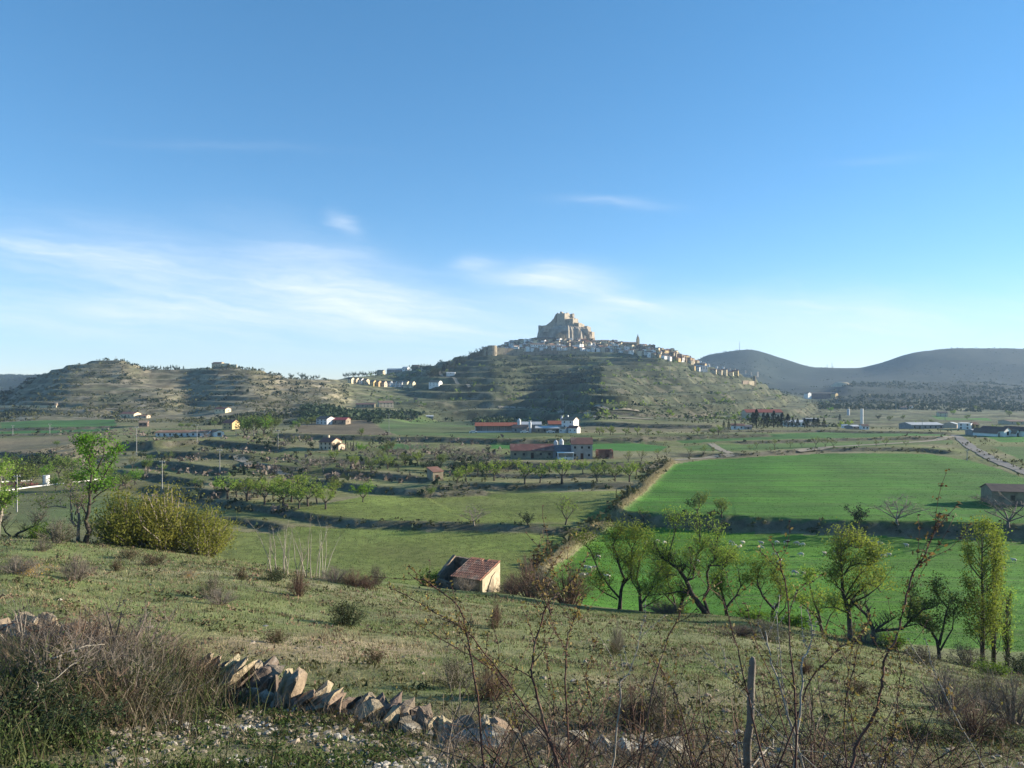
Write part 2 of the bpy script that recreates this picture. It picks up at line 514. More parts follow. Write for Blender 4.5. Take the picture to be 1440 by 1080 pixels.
# hills and far valley, as (distance, height in the photograph's rows) by column
FAR = {
    -500: [(450, 605), (600, 590), (800, 570), (1000, 560), (1500, 556), (2500, 530), (3000, 530), (4200, 545)],
    0:    [(450, 606), (550, 591), (650, 573), (760, 557), (850, 550), (950, 557), (1500, 560), (2200, 533), (2600, 526), (3200, 540), (4200, 550)],
    60:   [(450, 605), (550, 588), (650, 566), (750, 543), (850, 524), (950, 536), (1500, 560), (2400, 527), (3000, 545), (4200, 550)],
    100:  [(450, 605), (550, 588), (650, 562), (750, 534), (850, 514), (950, 527), (1500, 560), (2400, 538), (3000, 550), (4200, 550)],
    165:  [(450, 604), (550, 588), (650, 565), (750, 537), (850, 507), (950, 524), (1500, 560), (2400, 545), (4200, 550)],
    215:  [(450, 604), (550, 588), (650, 567), (750, 543), (850, 518), (950, 527), (1500, 560), (2400, 545), (4200, 550)],
    265:  [(450, 603), (550, 589), (650, 571), (750, 548), (850, 518), (950, 528), (1500, 560), (2400, 545), (4200, 550)],
    310:  [(450, 603), (550, 587), (650, 565), (750, 538), (850, 514), (950, 524), (1500, 560), (2400, 545), (4200, 550)],
    345:  [(450, 602), (550, 586), (650, 562), (750, 536), (850, 516), (950, 526), (1500, 560), (2400, 545), (4200, 550)],
    400:  [(450, 602), (550, 587), (650, 566), (750, 545), (850, 528), (950, 534), (1500, 555), (2400, 545), (4200, 550)],
    460:  [(450, 602), (550, 588), (650, 569), (750, 551), (850, 536), (930, 532), (1050, 536), (1500, 548), (2400, 545), (4200, 550)],
    500:  [(450, 601), (550, 590), (650, 580), (750, 566), (850, 547), (950, 537), (1060, 529), (1200, 535), (1600, 545), (4200, 550)],
    560:  [(450, 601), (550, 593), (650, 583), (750, 568), (850, 554), (950, 542), (1100, 525), (1200, 523), (1300, 530), (1800, 545), (4200, 550)],
    620:  [(450, 602), (520, 598), (600, 593), (700, 582), (800, 562), (900, 539), (1050, 515), (1200, 509), (1300, 509), (1400, 516), (2000, 545), (4200, 550)],
    690:  [(450, 602), (520, 599), (600, 594), (700, 585), (780, 569), (860, 548), (940, 530), (1050, 513), (1200, 500), (1300, 492), (1400, 496), (2000, 530), (4200, 550)],
    755:  [(450, 602), (520, 599), (600, 592), (700, 582), (800, 567), (900, 547), (1000, 527), (1100, 511), (1250, 497), (1330, 486), (1420, 474), (1520, 477), (2000, 520), (4200, 550)],
    800:  [(450, 602), (520, 595), (600, 581), (700, 566), (800, 552), (900, 539), (1000, 524), (1100, 511), (1250, 497), (1320, 487), (1400, 476), (1500, 478), (2000, 520), (4200, 550)],
    845:  [(450, 602), (520, 588), (600, 566), (700, 547), (800, 534), (900, 524), (1000, 516), (1100, 509), (1250, 498), (1320, 488), (1400, 480), (1500, 488), (2000, 525), (4200, 550)],
    920:  [(450, 602), (520, 592), (600, 575), (750, 550), (900, 534), (1050, 515), (1150, 506), (1250, 497), (1320, 488), (1380, 490), (1500, 500), (2000, 530), (4200, 545)],
    1000: [(450, 602), (520, 593), (600, 581), (750, 562), (900, 545), (1050, 530), (1150, 521), (1220, 514), (1320, 520), (2000, 540), (2600, 515), (3000, 498), (3500, 510), (4200, 530)],
    1050: [(450, 602), (520, 596), (600, 585), (750, 569), (900, 554), (1050, 539), (1150, 531), (1220, 526), (1320, 533), (2000, 545), (2600, 512), (3000, 492), (3500, 505), (4200, 530)],
    1100: [(450, 602), (520, 599), (600, 592), (750, 579), (900, 565), (1050, 554), (1150, 549), (1250, 552), (2000, 551), (2600, 527), (3000, 504), (3500, 515), (4200, 535)],
    1150: [(450, 602), (520, 600), (600, 595), (750, 585), (900, 575), (1050, 567), (1200, 566), (1500, 561), (2000, 549), (2600, 533), (3000, 517), (3500, 528), (4200, 540)],
    1200: [(450, 603), (520, 601), (700, 590), (900, 580), (1100, 572), (1500, 557), (1900, 540), (2100, 541), (2600, 530), (3000, 518), (3500, 530), (4200, 540)],
    1300: [(450, 603), (520, 602), (700, 592), (900, 582), (1200, 571), (1500, 557), (1800, 544), (2000, 537), (2200, 541), (2600, 520), (3000, 494), (3500, 500), (4200, 530)],
    1360: [(450, 603), (520, 602), (700, 592), (900, 583), (1200, 573), (1500, 558), (1800, 544), (2000, 536), (2200, 541), (2600, 517), (3000, 488), (3500, 495), (4200, 530)],
    1440: [(450, 603), (520, 602), (700, 593), (900, 584), (1200, 575), (1500, 562), (1800, 547), (2000, 541), (2200, 545), (2600, 516), (3000, 489), (3500, 495), (4200, 530)],
    2000: [(450, 603), (520, 602), (700, 593), (900, 586), (1200, 579), (1500, 571), (1800, 552), (2000, 541), (2200, 545), (2600, 520), (3000, 495), (3500, 495), (4200, 530)],
}


def geo_rows(a, b, n):
    return list(np.exp(np.linspace(log(a), log(b), n, endpoint=False)))


YR = np.array(geo_rows(1.0, 12, 75) + geo_rows(12, 60, 95) + geo_rows(60, 100, 45) + geo_rows(100, 200, 105) + geo_rows(200, 500, 125)
              + geo_rows(500, 1450, 235) + geo_rows(1450, 4200, 60) + [4200.0])
UC = np.concatenate([np.linspace(-1.9, -0.76, 26, endpoint=False), np.linspace(-0.76, 0.76, 640, endpoint=False), np.linspace(0.76, 1.9, 27)])
NU, NY = len(UC), len(YR)
LY = np.log(YR)


def base_heights():
    pxs = UC * F + 720
    zn = {}
    for px, pr in NEAR.items():
        zn[px] = pchip([log(p[0]) for p in pr], [p[1] for p in pr], LY)
    zf = {}
    for px, pr in FAR.items():
        yk = [p[0] for p in pr]
        zf[px] = pchip(np.log(yk), [(540 - p[1]) / F * p[0] for p in pr], LY)
    def across(d):
        k = sorted(d)
        A = np.array([d[q] for q in k])
        out = np.zeros((NU, NY))
        for j in range(NY):
            out[:, j] = pchip(k, A[:, j], pxs)
        return out
    zn[-700], zn[2100] = zn[0], zn[1440]
    A, B = across(zn), across(zf)
    w = sstep(log(330), log(470), LY)[None, :]
    return A * (1 - w) + B * w


Z = base_heights()
UU, YY = np.meshgrid(UC, YR, indexing='ij')
XX = UU * YY
PX = UU * F + 720


def ground(x, y):
    """terrain height (world) at plan points"""
    x = np.asarray(x, float)
    y = np.maximum(np.asarray(y, float), 1.0)
    u = np.clip(x / y, UC[0], UC[-1])
    i = np.clip(np.searchsorted(UC, u) - 1, 0, NU - 2)
    j = np.clip(np.searchsorted(YR, y) - 1, 0, NY - 2)
    fu = (u - UC[i]) / (UC[i + 1] - UC[i])
    fy = np.clip((y - YR[j]) / (YR[j + 1] - YR[j]), 0, 1)
    return CZ + (Z[i, j] * (1 - fu) * (1 - fy) + Z[i + 1, j] * fu * (1 - fy) + Z[i, j + 1] * (1 - fu) * fy + Z[i + 1, j + 1] * fu * fy)


def spot(px, py, ymin=1.5):
    """plan point of the ground that the photograph shows at a pixel (first hit of the sight line beyond ymin)"""
    u = (px - 720) / F
    i = int(np.clip(np.searchsorted(UC, u) - 1, 0, NU - 2))
    fu = (u - UC[i]) / (UC[i + 1] - UC[i])
    zc = Z[i] * (1 - fu) + Z[i + 1] * fu
    pg = 540 - F * zc / YR
    ok = np.where((YR > ymin) & (pg <= py))[0]
    if len(ok) == 0:
        j = int(np.argmin(np.where(YR > ymin, pg, 1e9)))
        y = YR[j]
    else:
        j = ok[0]
        if j == 0 or YR[j - 1] <= ymin:
            y = YR[j]
        else:
            a, b = pg[j - 1], pg[j]
            t = (a - py) / (a - b) if abs(a - b) > 1e-6 else 0
            y = YR[j - 1] + np.clip(t, 0, 1) * (YR[j] - YR[j - 1])
    return u * y, y


def at(px, y):
    x = (px - 720) / F * y
    return x, y


def poly_dist(x, y, P):
    """distance to a polyline and side (positive = beyond it)"""
    best = np.full(x.shape, 1e9)
    side = np.ones(x.shape)
    face = np.ones(x.shape)
    for (ax, ay), (bx, by) in zip(P[:-1], P[1:]):
        dx, dy = bx - ax, by - ay
        L2 = dx * dx + dy * dy + 1e-9
        t = np.clip(((x - ax) * dx + (y - ay) * dy) / L2, 0, 1)
        d = np.hypot(x - ax - t * dx, y - ay - t * dy)
        s = dx * (y - ay) - dy * (x - ax)
        m = d < best
        best = np.where(m, d, best)
        side = np.where(m, np.sign(s), side)
        face = np.where(m, np.clip(np.abs(s) / sqrt(L2) / (d + 1e-6), 0, 1), face)
    return best, side, face


def in_poly(x, y, P):
    r = np.zeros(x.shape, bool)
    n = len(P)
    for i in range(n):
        (x1, y1), (x2, y2) = P[i], P[(i + 1) % n]
        c = ((y1 > y) != (y2 > y)) & (x < (x2 - x1) * (y - y1) / (y2 - y1 + 1e-12) + x1)
        r ^= c
    return r


# relief: soft undulation, terraced hillsides, then the banks between the fields
ZB = Z.copy()
near_w = 1 - sstep(50, 95, YY)
Z += near_w * (0.16 * fbm(XX / 3.5, YY / 3.5, 3, 4) * sstep(2, 9, YY) + 0.5 * fbm(XX / 14, YY / 14, 9, 3) * sstep(12, 30, YY))
mid_w = sstep(100, 180, YY) * (1 - sstep(1500, 1900, YY))
Z += mid_w * 0.35 * fbm(XX / 28, YY / 28, 21, 3)
hill_w = sstep(520, 640, YY) * (1 - sstep(1400, 1600, YY))
Z += hill_w * (1.6 * fbm(XX / 55, YY / 55, 31, 4) + 3.6 * fbm(XX / 120, YY / 120, 33, 3)) * np.where(YY < 840, 1, 0.6)
far_w = sstep(1450, 1900, YY)
Z += far_w * (9 * fbm(XX / 260, YY / 260, 41, 4))


def stairs(z, step, sharp):
    t = z / step
    k = np.floor(t)
    f = t - k
    return (k + sstep(1 - sharp, 1.0, f)) * step


left_hill = hill_w * (1 - sstep(430, 520, PX))
cast_hill = hill_w * sstep(520, 640, PX) * (1 - sstep(1150, 1260, PX))
wob = 3.4 * fbm(XX / 170, YY / 170, 51, 2)
patch = sstep(-0.55, 0.0, fbm(XX / 120, YY / 120, 55, 3))
zt = stairs(Z + wob, 5.2, 0.30) - wob
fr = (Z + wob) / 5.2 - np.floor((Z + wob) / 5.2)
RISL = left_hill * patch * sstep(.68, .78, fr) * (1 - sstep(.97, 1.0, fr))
Z += left_hill * 0.62 * patch * (zt - Z - 0.6)
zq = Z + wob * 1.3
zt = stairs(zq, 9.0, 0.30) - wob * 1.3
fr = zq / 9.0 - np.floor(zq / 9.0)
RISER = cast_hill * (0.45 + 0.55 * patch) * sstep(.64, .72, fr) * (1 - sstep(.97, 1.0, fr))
Z += cast_hill * (1.0 * (0.75 + 0.25 * patch) * (zt - Z - 1.0))

# banks: polylines in the photograph's pixels (middle of the bank, left to right), height, fall-off, first distance to look at
BANKS = [
    ([(868, 726), (900, 730), (1000, 735), (1100, 738), (1240, 742), (1340, 745), (1520, 752)], 2.6, 24, 100),
    ([(240, 692), (310, 706), (380, 719), (440, 731), (500, 736), (600, 739), (700, 741), (800, 742), (842, 738)], 1.5, 16, 100),
    ([(290, 724), (340, 730), (392, 740)], 1.3, 12, 100),
    ([(425, 678), (520, 688), (600, 693), (680, 690)], 1.8, 14, 140),
    ([(462, 664), (540, 671), (602, 677)], 1.9, 12, 150),
    ([(600, 690), (680, 686), (760, 683), (886, 684)], 1.7, 14, 150),
    ([(640, 668), (760, 671), (872, 668)], 1.3, 10, 180),
    ([(640, 655), (720, 655), (820, 657), (905, 655)], 2.2, 14, 190),
    ([(390, 613), (500, 616), (600, 618), (700, 621), (800, 621), (905, 619)], 2.6, 22, 260),
    ([(905, 618), (1000, 615), (1080, 612)], 2.0, 22, 260),
    ([(880, 662), (920, 655), (946, 649)], 1.0, 10, 180),
    ([(960, 640), (1040, 640), (1150, 632), (1290, 632), (1330, 636)], 1.5, 18, 200),
    ([(1040, 622), (1180, 618), (1340, 616)], 1.4, 16, 240),
    # terraces on the left side of the valley
    ([(104, 650), (128, 634), (165, 628), (210, 628)], 3.6, 20, 200),
    ([(232, 627), (280, 622), (330, 626), (395, 633)], 2.6, 18, 220),
    ([(215, 636), (290, 639), (345, 643)], 2.2, 12, 200),
    ([(196, 650), (250, 655), (318, 664)], 2.8, 14, 170),
    ([(160, 662), (220, 670), (285, 682)], 1.9, 12, 160),
    ([(205, 684), (250, 690), (312, 697)], 2.2, 14, 140),
    ([(340, 655), (380, 660), (430, 662)], 1.6, 12, 170),
    ([(300, 676), (350, 684), (420, 690)], 1.2, 10, 140),
    ([(0, 604), (80, 603), (165, 600)], 2.0, 18, 300),
    ([(0, 612), (80, 611), (150, 608)], 1.6, 18, 300),
    ([(60, 640), (110, 630), (150, 622)], 1.6, 20, 220),
    ([(0, 642), (70, 646), (110, 640)], 2.0, 20, 200),
    ([(590, 648), (640, 646), (690, 648)], 1.3, 12, 200),
    ([(420, 648), (500, 650), (560, 655)], 1.2, 12, 180),
    ([(1000, 607), (1150, 606), (1330, 609)], 1.5, 18, 300),
    ([(820, 585), (900, 584), (1010, 586)], 3.0, 24, 420),
    ([(820, 597), (900, 599), (1000, 600)], 3.0, 24, 420),
]
BANKF = np.zeros_like(Z)
Zsave = Z.copy()
bank_world = []
for P, h, L, ymin in BANKS:
    W = [spot(px, py, ymin) for px, py in P]
    W2 = [W[0]]
    for a, b in zip(W[:-1], W[1:]):
        for k in (1, 2, 3):
            W2.append((a[0] + (b[0] - a[0]) * k / 3 + random.uniform(-.4, .4), a[1] + (b[1] - a[1]) * k / 3 + random.uniform(-.5, .5)))
    bank_world.append((W2, h, L))
dZ = np.zeros_like(Z)
for W, h, L in bank_world:
    xs = [p[0] for p in W]
    ys = [p[1] for p in W]
    R = 4 * L
    m = (XX > min(xs) - R) & (XX < max(xs) + R) & (YY > min(ys) - R) & (YY < max(ys) + R)
    d, s, fc = poly_dist(XX[m], YY[m], W)
    d = d + 0.5 * fbm(XX[m] / 4, YY[m] / 4, 77, 3)
    sd = d * s
    w = 0.0035 * np.mean(ys) + 0.25
    hh = h * fc ** 2 * (1 + 0.25 * fbm(XX[m] / 12, YY[m] / 12, 78, 2))
    dZ[m] += hh * np.exp(-np.abs(d) / L) * 0.5 * np.tanh(sd / w)
    ex = np.zeros_like(d)
    BANKF[m] = np.maximum(BANKF[m], np.exp(-(d / (w * 1.6)) ** 2))
Z = Zsave + dZ

# dry grassy balk that runs between the meadows and the green fields
BALK = [spot(*p) for p in [(762, 803, ), (800, 772), (835, 748), (868, 722), (905, 690), (930, 664), (946, 650)]]
bd, bs, _ = poly_dist(XX, YY, BALK)
BALKF = np.exp(-(bd / 1.5) ** 2)
Z += 0.85 * np.exp(-(bd / 1.6) ** 2) * (0.9 + 0.12 * fbm(XX / 6, YY / 6, 5, 3))
Z = Z.astype(float)


def region(*pts, ymin=90):
    return [spot(p[0], p[1], ymin) for p in pts]


# ------------------------------------------------------------------ land use: colour and object of every part of the ground
def C(r, g, b):
    return np.array((r, g, b))


n_a = fbm(XX / 18, YY / 18, 61, 4)[..., None]
n_b = fbm(XX / 60, YY / 60, 63, 4)[..., None]
n_c = fbm(XX / 4, YY / 4, 65, 3)[..., None]
n_h = fbm(XX / 40, YY / 22, 67, 4)[..., None]


def mixc(a, b, w):
    return a * (1 - w) + b * w


W_ = lambda n, lo, hi: sstep(lo, hi, n)
scrub = mixc(C(.15, .165, .06), C(.205, .185, .10), W_(n_a, -.3, .4))
scrub = mixc(scrub, C(.07, .085, .03), W_(n_b, 0.0, .5) * .6)
RID = np.zeros(Z.shape, int)
CC = np.broadcast_to(scrub, Z.shape + (3,)).copy()
# near slope: thin grass with bare stony patches
slope = mixc(C(.13, .152, .056), C(.21, .192, .11), np.clip(W_(n_c, -.1, .6) * .55 + W_(n_a, -.1, .5) * .35, 0, 1))
slope = mixc(slope, C(.075, .105, .032), W_(n_b, -.1, .5) * .5)
for ex, ey, rx_, ry_ in [(495, 925, .9, 1.6), (455, 905, 1.2, 2.5), (620, 945, .8, 1.2), (560, 915, .9, 1.6), (350, 905, .9, 1.5), (1010, 985, 1.0, .9), (880, 960, 1.0, 1.4)]:
    bx, by = spot(ex, ey, 7)
    g_ = np.exp(-(((XX - bx) / rx_) ** 2 + ((YY - by) / ry_) ** 2)) * (.7 + .9 * n_c[..., 0])
    slope = mixc(slope, C(.30, .235, .145), np.clip(g_ * 1.1, 0, .85)[..., None])
litter = ((1 - sstep(7.6, 9.4, YY)) * (.62 + .5 * n_c[..., 0]))[..., None]
slope = mixc(slope, C(.175, .14, .095), np.clip(litter, 0, .8))
sw = (1 - sstep(78, 104, YY))[..., None]
CC = mixc(CC, slope, sw)
RID[YY < 92] = 1
# hills
lh = mixc(C(.155, .14, .085), C(.23, .195, .125), W_(n_h, -.1, .5))
lh = mixc(lh, C(.085, .09, .045), W_(n_a, .05, .45) * .75)
CC = mixc(CC, lh, sstep(470, 560, YY)[..., None] * (1 - sstep(440, 560, PX))[..., None])
ch = mixc(C(.10, .112, .052), C(.18, .168, .09), W_(n_h, -.1, .5))
ch = mixc(ch, C(.05, .06, .03), W_(n_a, 0, .45) * .7)
CC = mixc(CC, ch, sstep(470, 560, YY)[..., None] * sstep(440, 560, PX)[..., None])
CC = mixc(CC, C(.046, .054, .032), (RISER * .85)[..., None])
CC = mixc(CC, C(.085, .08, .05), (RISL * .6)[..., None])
fine = fbm(XX / 6, YY / 9, 69, 3)[..., None]
hw3 = sstep(480, 560, YY)[..., None] * (1 - sstep(1400, 1600, YY))[..., None]
CC = CC * (1 + hw3 * .5 * np.clip(fine * 1.6, -.8, .9))
rockw = hw3 * W_(fbm(XX / 14, YY / 7, 70, 3)[..., None], .28, .45) * .6
CC = mixc(CC, C(.34, .29, .205), rockw * (1 - .55 * sstep(460, 560, PX)[..., None]))
fh = mixc(C(.017, .03, .023), C(.034, .044, .03), W_(n_b, .1, .6))
CC = mixc(CC, fh, sstep(1050, 1450, YY)[..., None] * np.clip(sstep(1450, 1700, YY) + sstep(1150, 1220, PX), 0, 1)[..., None])
RID[(YY > 540) & (PX < 480)] = 2
RID[(YY > 520) & (PX >= 480) & (PX < 1150)] = 3
RID[(YY > 1700)] = 4
REG = [
    ('wheat', 5, [(872, 722), (908, 692), (948, 651), (1000, 646), (1100, 641), (1150, 638), (1310, 639), (1375, 650), (1440, 672), (1560, 700), (1560, 748), (1340, 741), (1240, 738), (1100, 733), (1000, 730), (900, 725)], C(.058, .175, .014), C(.075, .185, .02)),
    ('pasture', 6, [(768, 806), (838, 752), (862, 739), (900, 742), (1000, 746), (1100, 750), (1300, 757), (1560, 768), (1640, 990), (1440, 940), (1250, 903), (1180, 898), (1060, 882), (980, 874), (880, 866), (800, 842)], C(.088, .205, .014), C(.068, .18, .016)),
    ('meadow', 7, [(300, 790), (320, 745), (395, 745), (440, 740), (600, 744), (842, 743), (762, 800), (700, 828), (600, 828), (480, 818), (380, 805)], C(.135, .18, .042), C(.165, .17, .055)),
    ('meadow', 7, [(400, 726), (470, 706), (520, 697), (600, 697), (700, 694), (880, 690), (864, 715), (843, 734), (700, 736), (600, 733), (470, 729)], C(.145, .18, .044), C(.17, .172, .06)),
    ('strip', 8, [(530, 590), (600, 583), (665, 592), (690, 600), (780, 608), (830, 612), (690, 616), (560, 612), (535, 603)], C(.085, .15, .04), C(.12, .14, .055)),
    ('plough', 9, [(415, 598), (520, 591), (536, 603), (556, 612), (420, 609)], C(.15, .12, .075), C(.13, .105, .065)),
    ('strip', 8, [(690, 624), (780, 625), (905, 624), (940, 628), (930, 634), (870, 634), (690, 631)], C(.05, .17, .025), C(.06, .15, .03)),
    ('strip', 8, [(950, 615), (1060, 610), (1180, 608), (1330, 611), (1330, 613), (1180, 616), (1040, 619), (960, 624)], C(.05, .17, .025), C(.06, .15, .03)),
    ('strip', 8, [(960, 628), (1040, 625), (1180, 621), (1340, 619), (1340, 624), (1180, 629), (1060, 633), (970, 634)], C(.09, .16, .035), C(.12, .15, .05)),
    ('strip', 8, [(1375, 612), (1500, 612), (1500, 622), (1410, 622)], C(.05, .18, .02), C(.07, .16, .03)),
    ('strip', 8, [(1395, 628), (1500, 628), (1500, 660), (1440, 648)], C(.06, .17, .025), C(.08, .15, .035)),
    ('strip', 8, [(0, 594), (100, 591), (160, 590), (165, 598), (80, 601), (0, 603)], C(.05, .16, .03), C(.07, .15, .04)),
    ('strip', 8, [(-60, 606), (80, 605), (160, 602), (150, 606), (80, 609), (-60, 610)], C(.045, .15, .03), C(.06, .13, .03)),
    ('plough', 9, [(-80, 618), (60, 614), (125, 612), (125, 628), (90, 640), (-80, 645)], C(.21, .165, .105), C(.17, .15, .085)),
    ('strip', 8, [(530, 628), (560, 624), (600, 627), (600, 632), (540, 632)], C(.06, .16, .03), C(.08, .15, .04)),
    ('strip', 8, [(1310, 584), (1390, 588), (1395, 592), (1320, 590)], C(.06, .2, .02), C(.08, .17, .03)),
    ('strip', 8, [(20, 700), (80, 690), (150, 690), (200, 700), (200, 730), (60, 740), (20, 735)], C(.11, .15, .05), C(.14, .15, .065)),
    ('plough', 9, [(820, 599), (1000, 602), (1000, 606), (820, 608)], C(.165, .145, .08), C(.14, .13, .07)),
]
for nm, rid, pts, c1, c2 in REG:
    ymin = 84 if nm in ('pasture', 'meadow') and pts[0][1] > 780 else (100 if pts[0][1] > 640 else (200 if pts[0][1] > 600 else 300))
    P = region(*pts, ymin=ymin)
    m = in_poly(XX + 1.1 * n_c[..., 0], YY + 1.3 * n_c[..., 0] + .8 * n_a[..., 0], P)
    cc = mixc(c1, c2, W_(n_b, -.4, .4))
    CC[m] = cc[m] * (1 + 0.18 * n_a[m])
    RID[m] = rid
# quarry scar and pale tracks of bare soil on the hill
bank_c = mixc(C(.085, .078, .055), C(.14, .125, .09), W_(n_c, -.3, .5))
CC = mixc(CC, bank_c, np.clip(BANKF * 1.1, 0, 1)[..., None])
CC = mixc(CC, C(.27, .225, .125), np.clip(BALKF, 0, 1)[..., None])
RID[(BANKF > .45) & (RID >= 5)] = 0
RID[(BALKF > .4)] = 10
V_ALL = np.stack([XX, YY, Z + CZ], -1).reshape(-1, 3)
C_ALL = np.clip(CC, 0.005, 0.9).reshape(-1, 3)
ii, jj = np.meshgrid(np.arange(NU - 1), np.arange(NY - 1), indexing='ij')
q = (ii * NY + jj).ravel()
QUADS = np.stack([q, q + NY, q + NY + 1, q + 1], -1)
rq = RID[:-1, :-1].ravel()
PARTS = {
    0: ('ground', 'valley floor of scrub, low banks and stubble between the fields', 'ground', M_GROUND),
    1: ('hillside', 'thin grassy hillside falling away from the broken stone wall', 'hillside', M_GROUND),
    2: ('hill', 'long dry terraced hill with a rounded knoll and a flat top', 'hill', M_GROUND),
    3: ('hill', 'terraced hill carrying the walled town and its castle', 'hill', M_GROUND),
    4: ('far_hills', 'blue wooded hills along the horizon beyond the town', 'hills', M_GROUND),
    5: ('crop_field', 'large dark green crop field above the long shaded bank', 'field', M_CROP),
    6: ('pasture_field', 'bright green pasture where the sheep are grazing', 'field', M_CROP),
    7: ('meadow', 'pale olive meadows crossed by a low dry stone bank', 'meadow', M_GROUND),
    8: ('green_strips', 'narrow green strips of young crop around the farms', 'fields', M_CROP),
    9: ('ploughed_strips', 'bare brown ploughed strips beyond the meadows', 'fields', M_GROUND),
    10: ('dry_balk', 'raised balk of pale dry grass between meadow and pasture', 'bank', M_GROUND),
}
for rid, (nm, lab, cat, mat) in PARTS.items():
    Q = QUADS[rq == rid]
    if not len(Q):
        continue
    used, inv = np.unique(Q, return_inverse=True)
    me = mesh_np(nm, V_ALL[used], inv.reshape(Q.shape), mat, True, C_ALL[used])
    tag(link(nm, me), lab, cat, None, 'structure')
# the verge the photographer stands on
vb = MB()
vx = [-60, -20, -6, -1.9, 1.9, 6, 20, 60]
for j, y in enumerate((-40, -12, -3, 1.0)):
    for x in vx:
        zz = CZ - 1.62 + (0.02 * random.random())
        if y == 1.0:
            zz = CZ - 1.65
        vb.v.append((x, y, zz - 0.03 * max(0, abs(x) - 2)))
for j in range(3):
    for i in range(7):
        a = j * 8 + i
        vb.face((a, a + 1, a + 9, a + 8))
vo = vb.build('verge', mottled('verge_gravel', (.2, .17, .13), (.13, .12, .08), 2))
tag(vo, 'gravel verge at the edge of the slope behind the wall', 'verge', None, 'structure')

# ------------------------------------------------------------------ air
hb = MB()
hb.box((0, 2150, 180), (17000, 4900, 366))
hm = bpy.data.materials.new('haze_air')
hm.use_nodes = True
ht = NT(hm.node_tree)
ht.n.remove(ht.n['Principled BSDF'])
pv = ht.node('ShaderNodeVolumePrincipled')
pv.inputs['Color'].default_value = (0.50, 0.73, 1.0, 1)
pv.inputs['Density'].default_value = 0.000085
pv.inputs['Anisotropy'].default_value = 0.05
ht.l.new(pv.outputs[0], ht.n['Material Output'].inputs['Volume'])
tag(hb.build('haze', hm), 'pale blue haze lying over the valley and the hills', 'haze', None, 'stuff')
# ------------------------------------------------------------------ plants
M_BARK = mottled('bark_dark', (.045, .036, .028), (.09, .075, .06), 5, bump=.6, per_obj=.2)
M_BARKP = mottled('bark_pale', (.27, .24, .19), (.36, .325, .26), 5, bump=.5, per_obj=.12)
M_BARKG = mottled('bark_grey', (.15, .125, .105), (.24, .2, .17), 5, bump=.5, per_obj=.2)
M_LEAF_SPRING = leafy('leaf_spring', (.23, .30, .045), (.14, .21, .03), .52)
M_LEAF_BRIGHT = leafy('leaf_bright', (.15, .26, .02), (.10, .19, .02), .48)
M_LEAF_YELLOW = leafy('leaf_yellow', (.26, .30, .042), (.17, .21, .032), .5, .1)
M_LEAF_MID = leafy('leaf_mid', (.15, .20, .042), (.10, .145, .03), .45)
M_LEAF_DARK = leafy('leaf_dark', (.035, .055, .02), (.022, .036, .015), .2)
M_LEAF_PINE = leafy('leaf_pine', (.02, .036, .018), (.012, .024, .014), .1)
M_LEAF_OLIVE = leafy('leaf_olive', (.085, .085, .03), (.05, .055, .022), .3)
M_TWIG_GREY = leafy('twig_grey', (.21, .175, .14), (.14, .115, .09), .1)
M_TWIG_RED = leafy('twig_red', (.17, .105, .07), (.11, .07, .05), .1)
M_TWIG_PALE = leafy('twig_pale', (.25, .21, .16), (.18, .15, .11), .1)
M_FLOWER = leafy('gorse_flower', (.55, .30, .03), (.34, .2, .03), .3)


def rand_dirs(n):
    d = rng.normal(size=(n, 3))
    return d / np.linalg.norm(d, axis=1, keepdims=True)


def cards(P, size, aspect=0.55, tri=False, droop=0.0):
    """leaf sized faces at points P; returns vertices and faces"""
    P = np.asarray(P, float)
    n = len(P)
    a = rand_dirs(n)
    a[:, 2] -= droop
    a /= np.linalg.norm(a, axis=1, keepdims=True)
    b = np.cross(a, rand_dirs(n))
    b /= np.linalg.norm(b, axis=1, keepdims=True) + 1e-9
    s = size * rng.uniform(.6, 1.35, (n, 1))
    A, B = a * s * .5, b * s * .5 * aspect
    if tri:
        V = np.stack([P - A, P + A * .6 + B, P + A * .6 - B], 1).reshape(-1, 3)
        return V, np.arange(3 * n).reshape(n, 3)
    V = np.stack([P - A, P + B + A * .1, P + A, P - B + A * .1], 1).reshape(-1, 3)
    return V, np.arange(4 * n).reshape(n, 4)


def ribbons(P, D, length, width):
    """thin twigs from points P along D"""
    P, D = np.asarray(P, float), np.asarray(D, float)
    n = len(P)
    D = D / (np.linalg.norm(D, axis=1, keepdims=True) + 1e-9)
    w = np.cross(D, rand_dirs(n))
    w /= np.linalg.norm(w, axis=1, keepdims=True) + 1e-9
    L = np.broadcast_to(np.asarray(length, float).reshape(-1, 1), (n, 1)) * rng.uniform(.6, 1.3, (n, 1))
    bend = rand_dirs(n) * L * .12
    V = np.stack([P - w * width, P + w * width, P + D * L * .55 + bend + w * width * .6, P + D * L * .55 + bend - w * width * .6, P + D * L + bend * .3], 1).reshape(-1, 3)
    b = np.arange(n)[:, None] * 5
    return V, [b + np.array([[0, 1, 2, 3]]), b + np.array([[3, 2, 4]])]


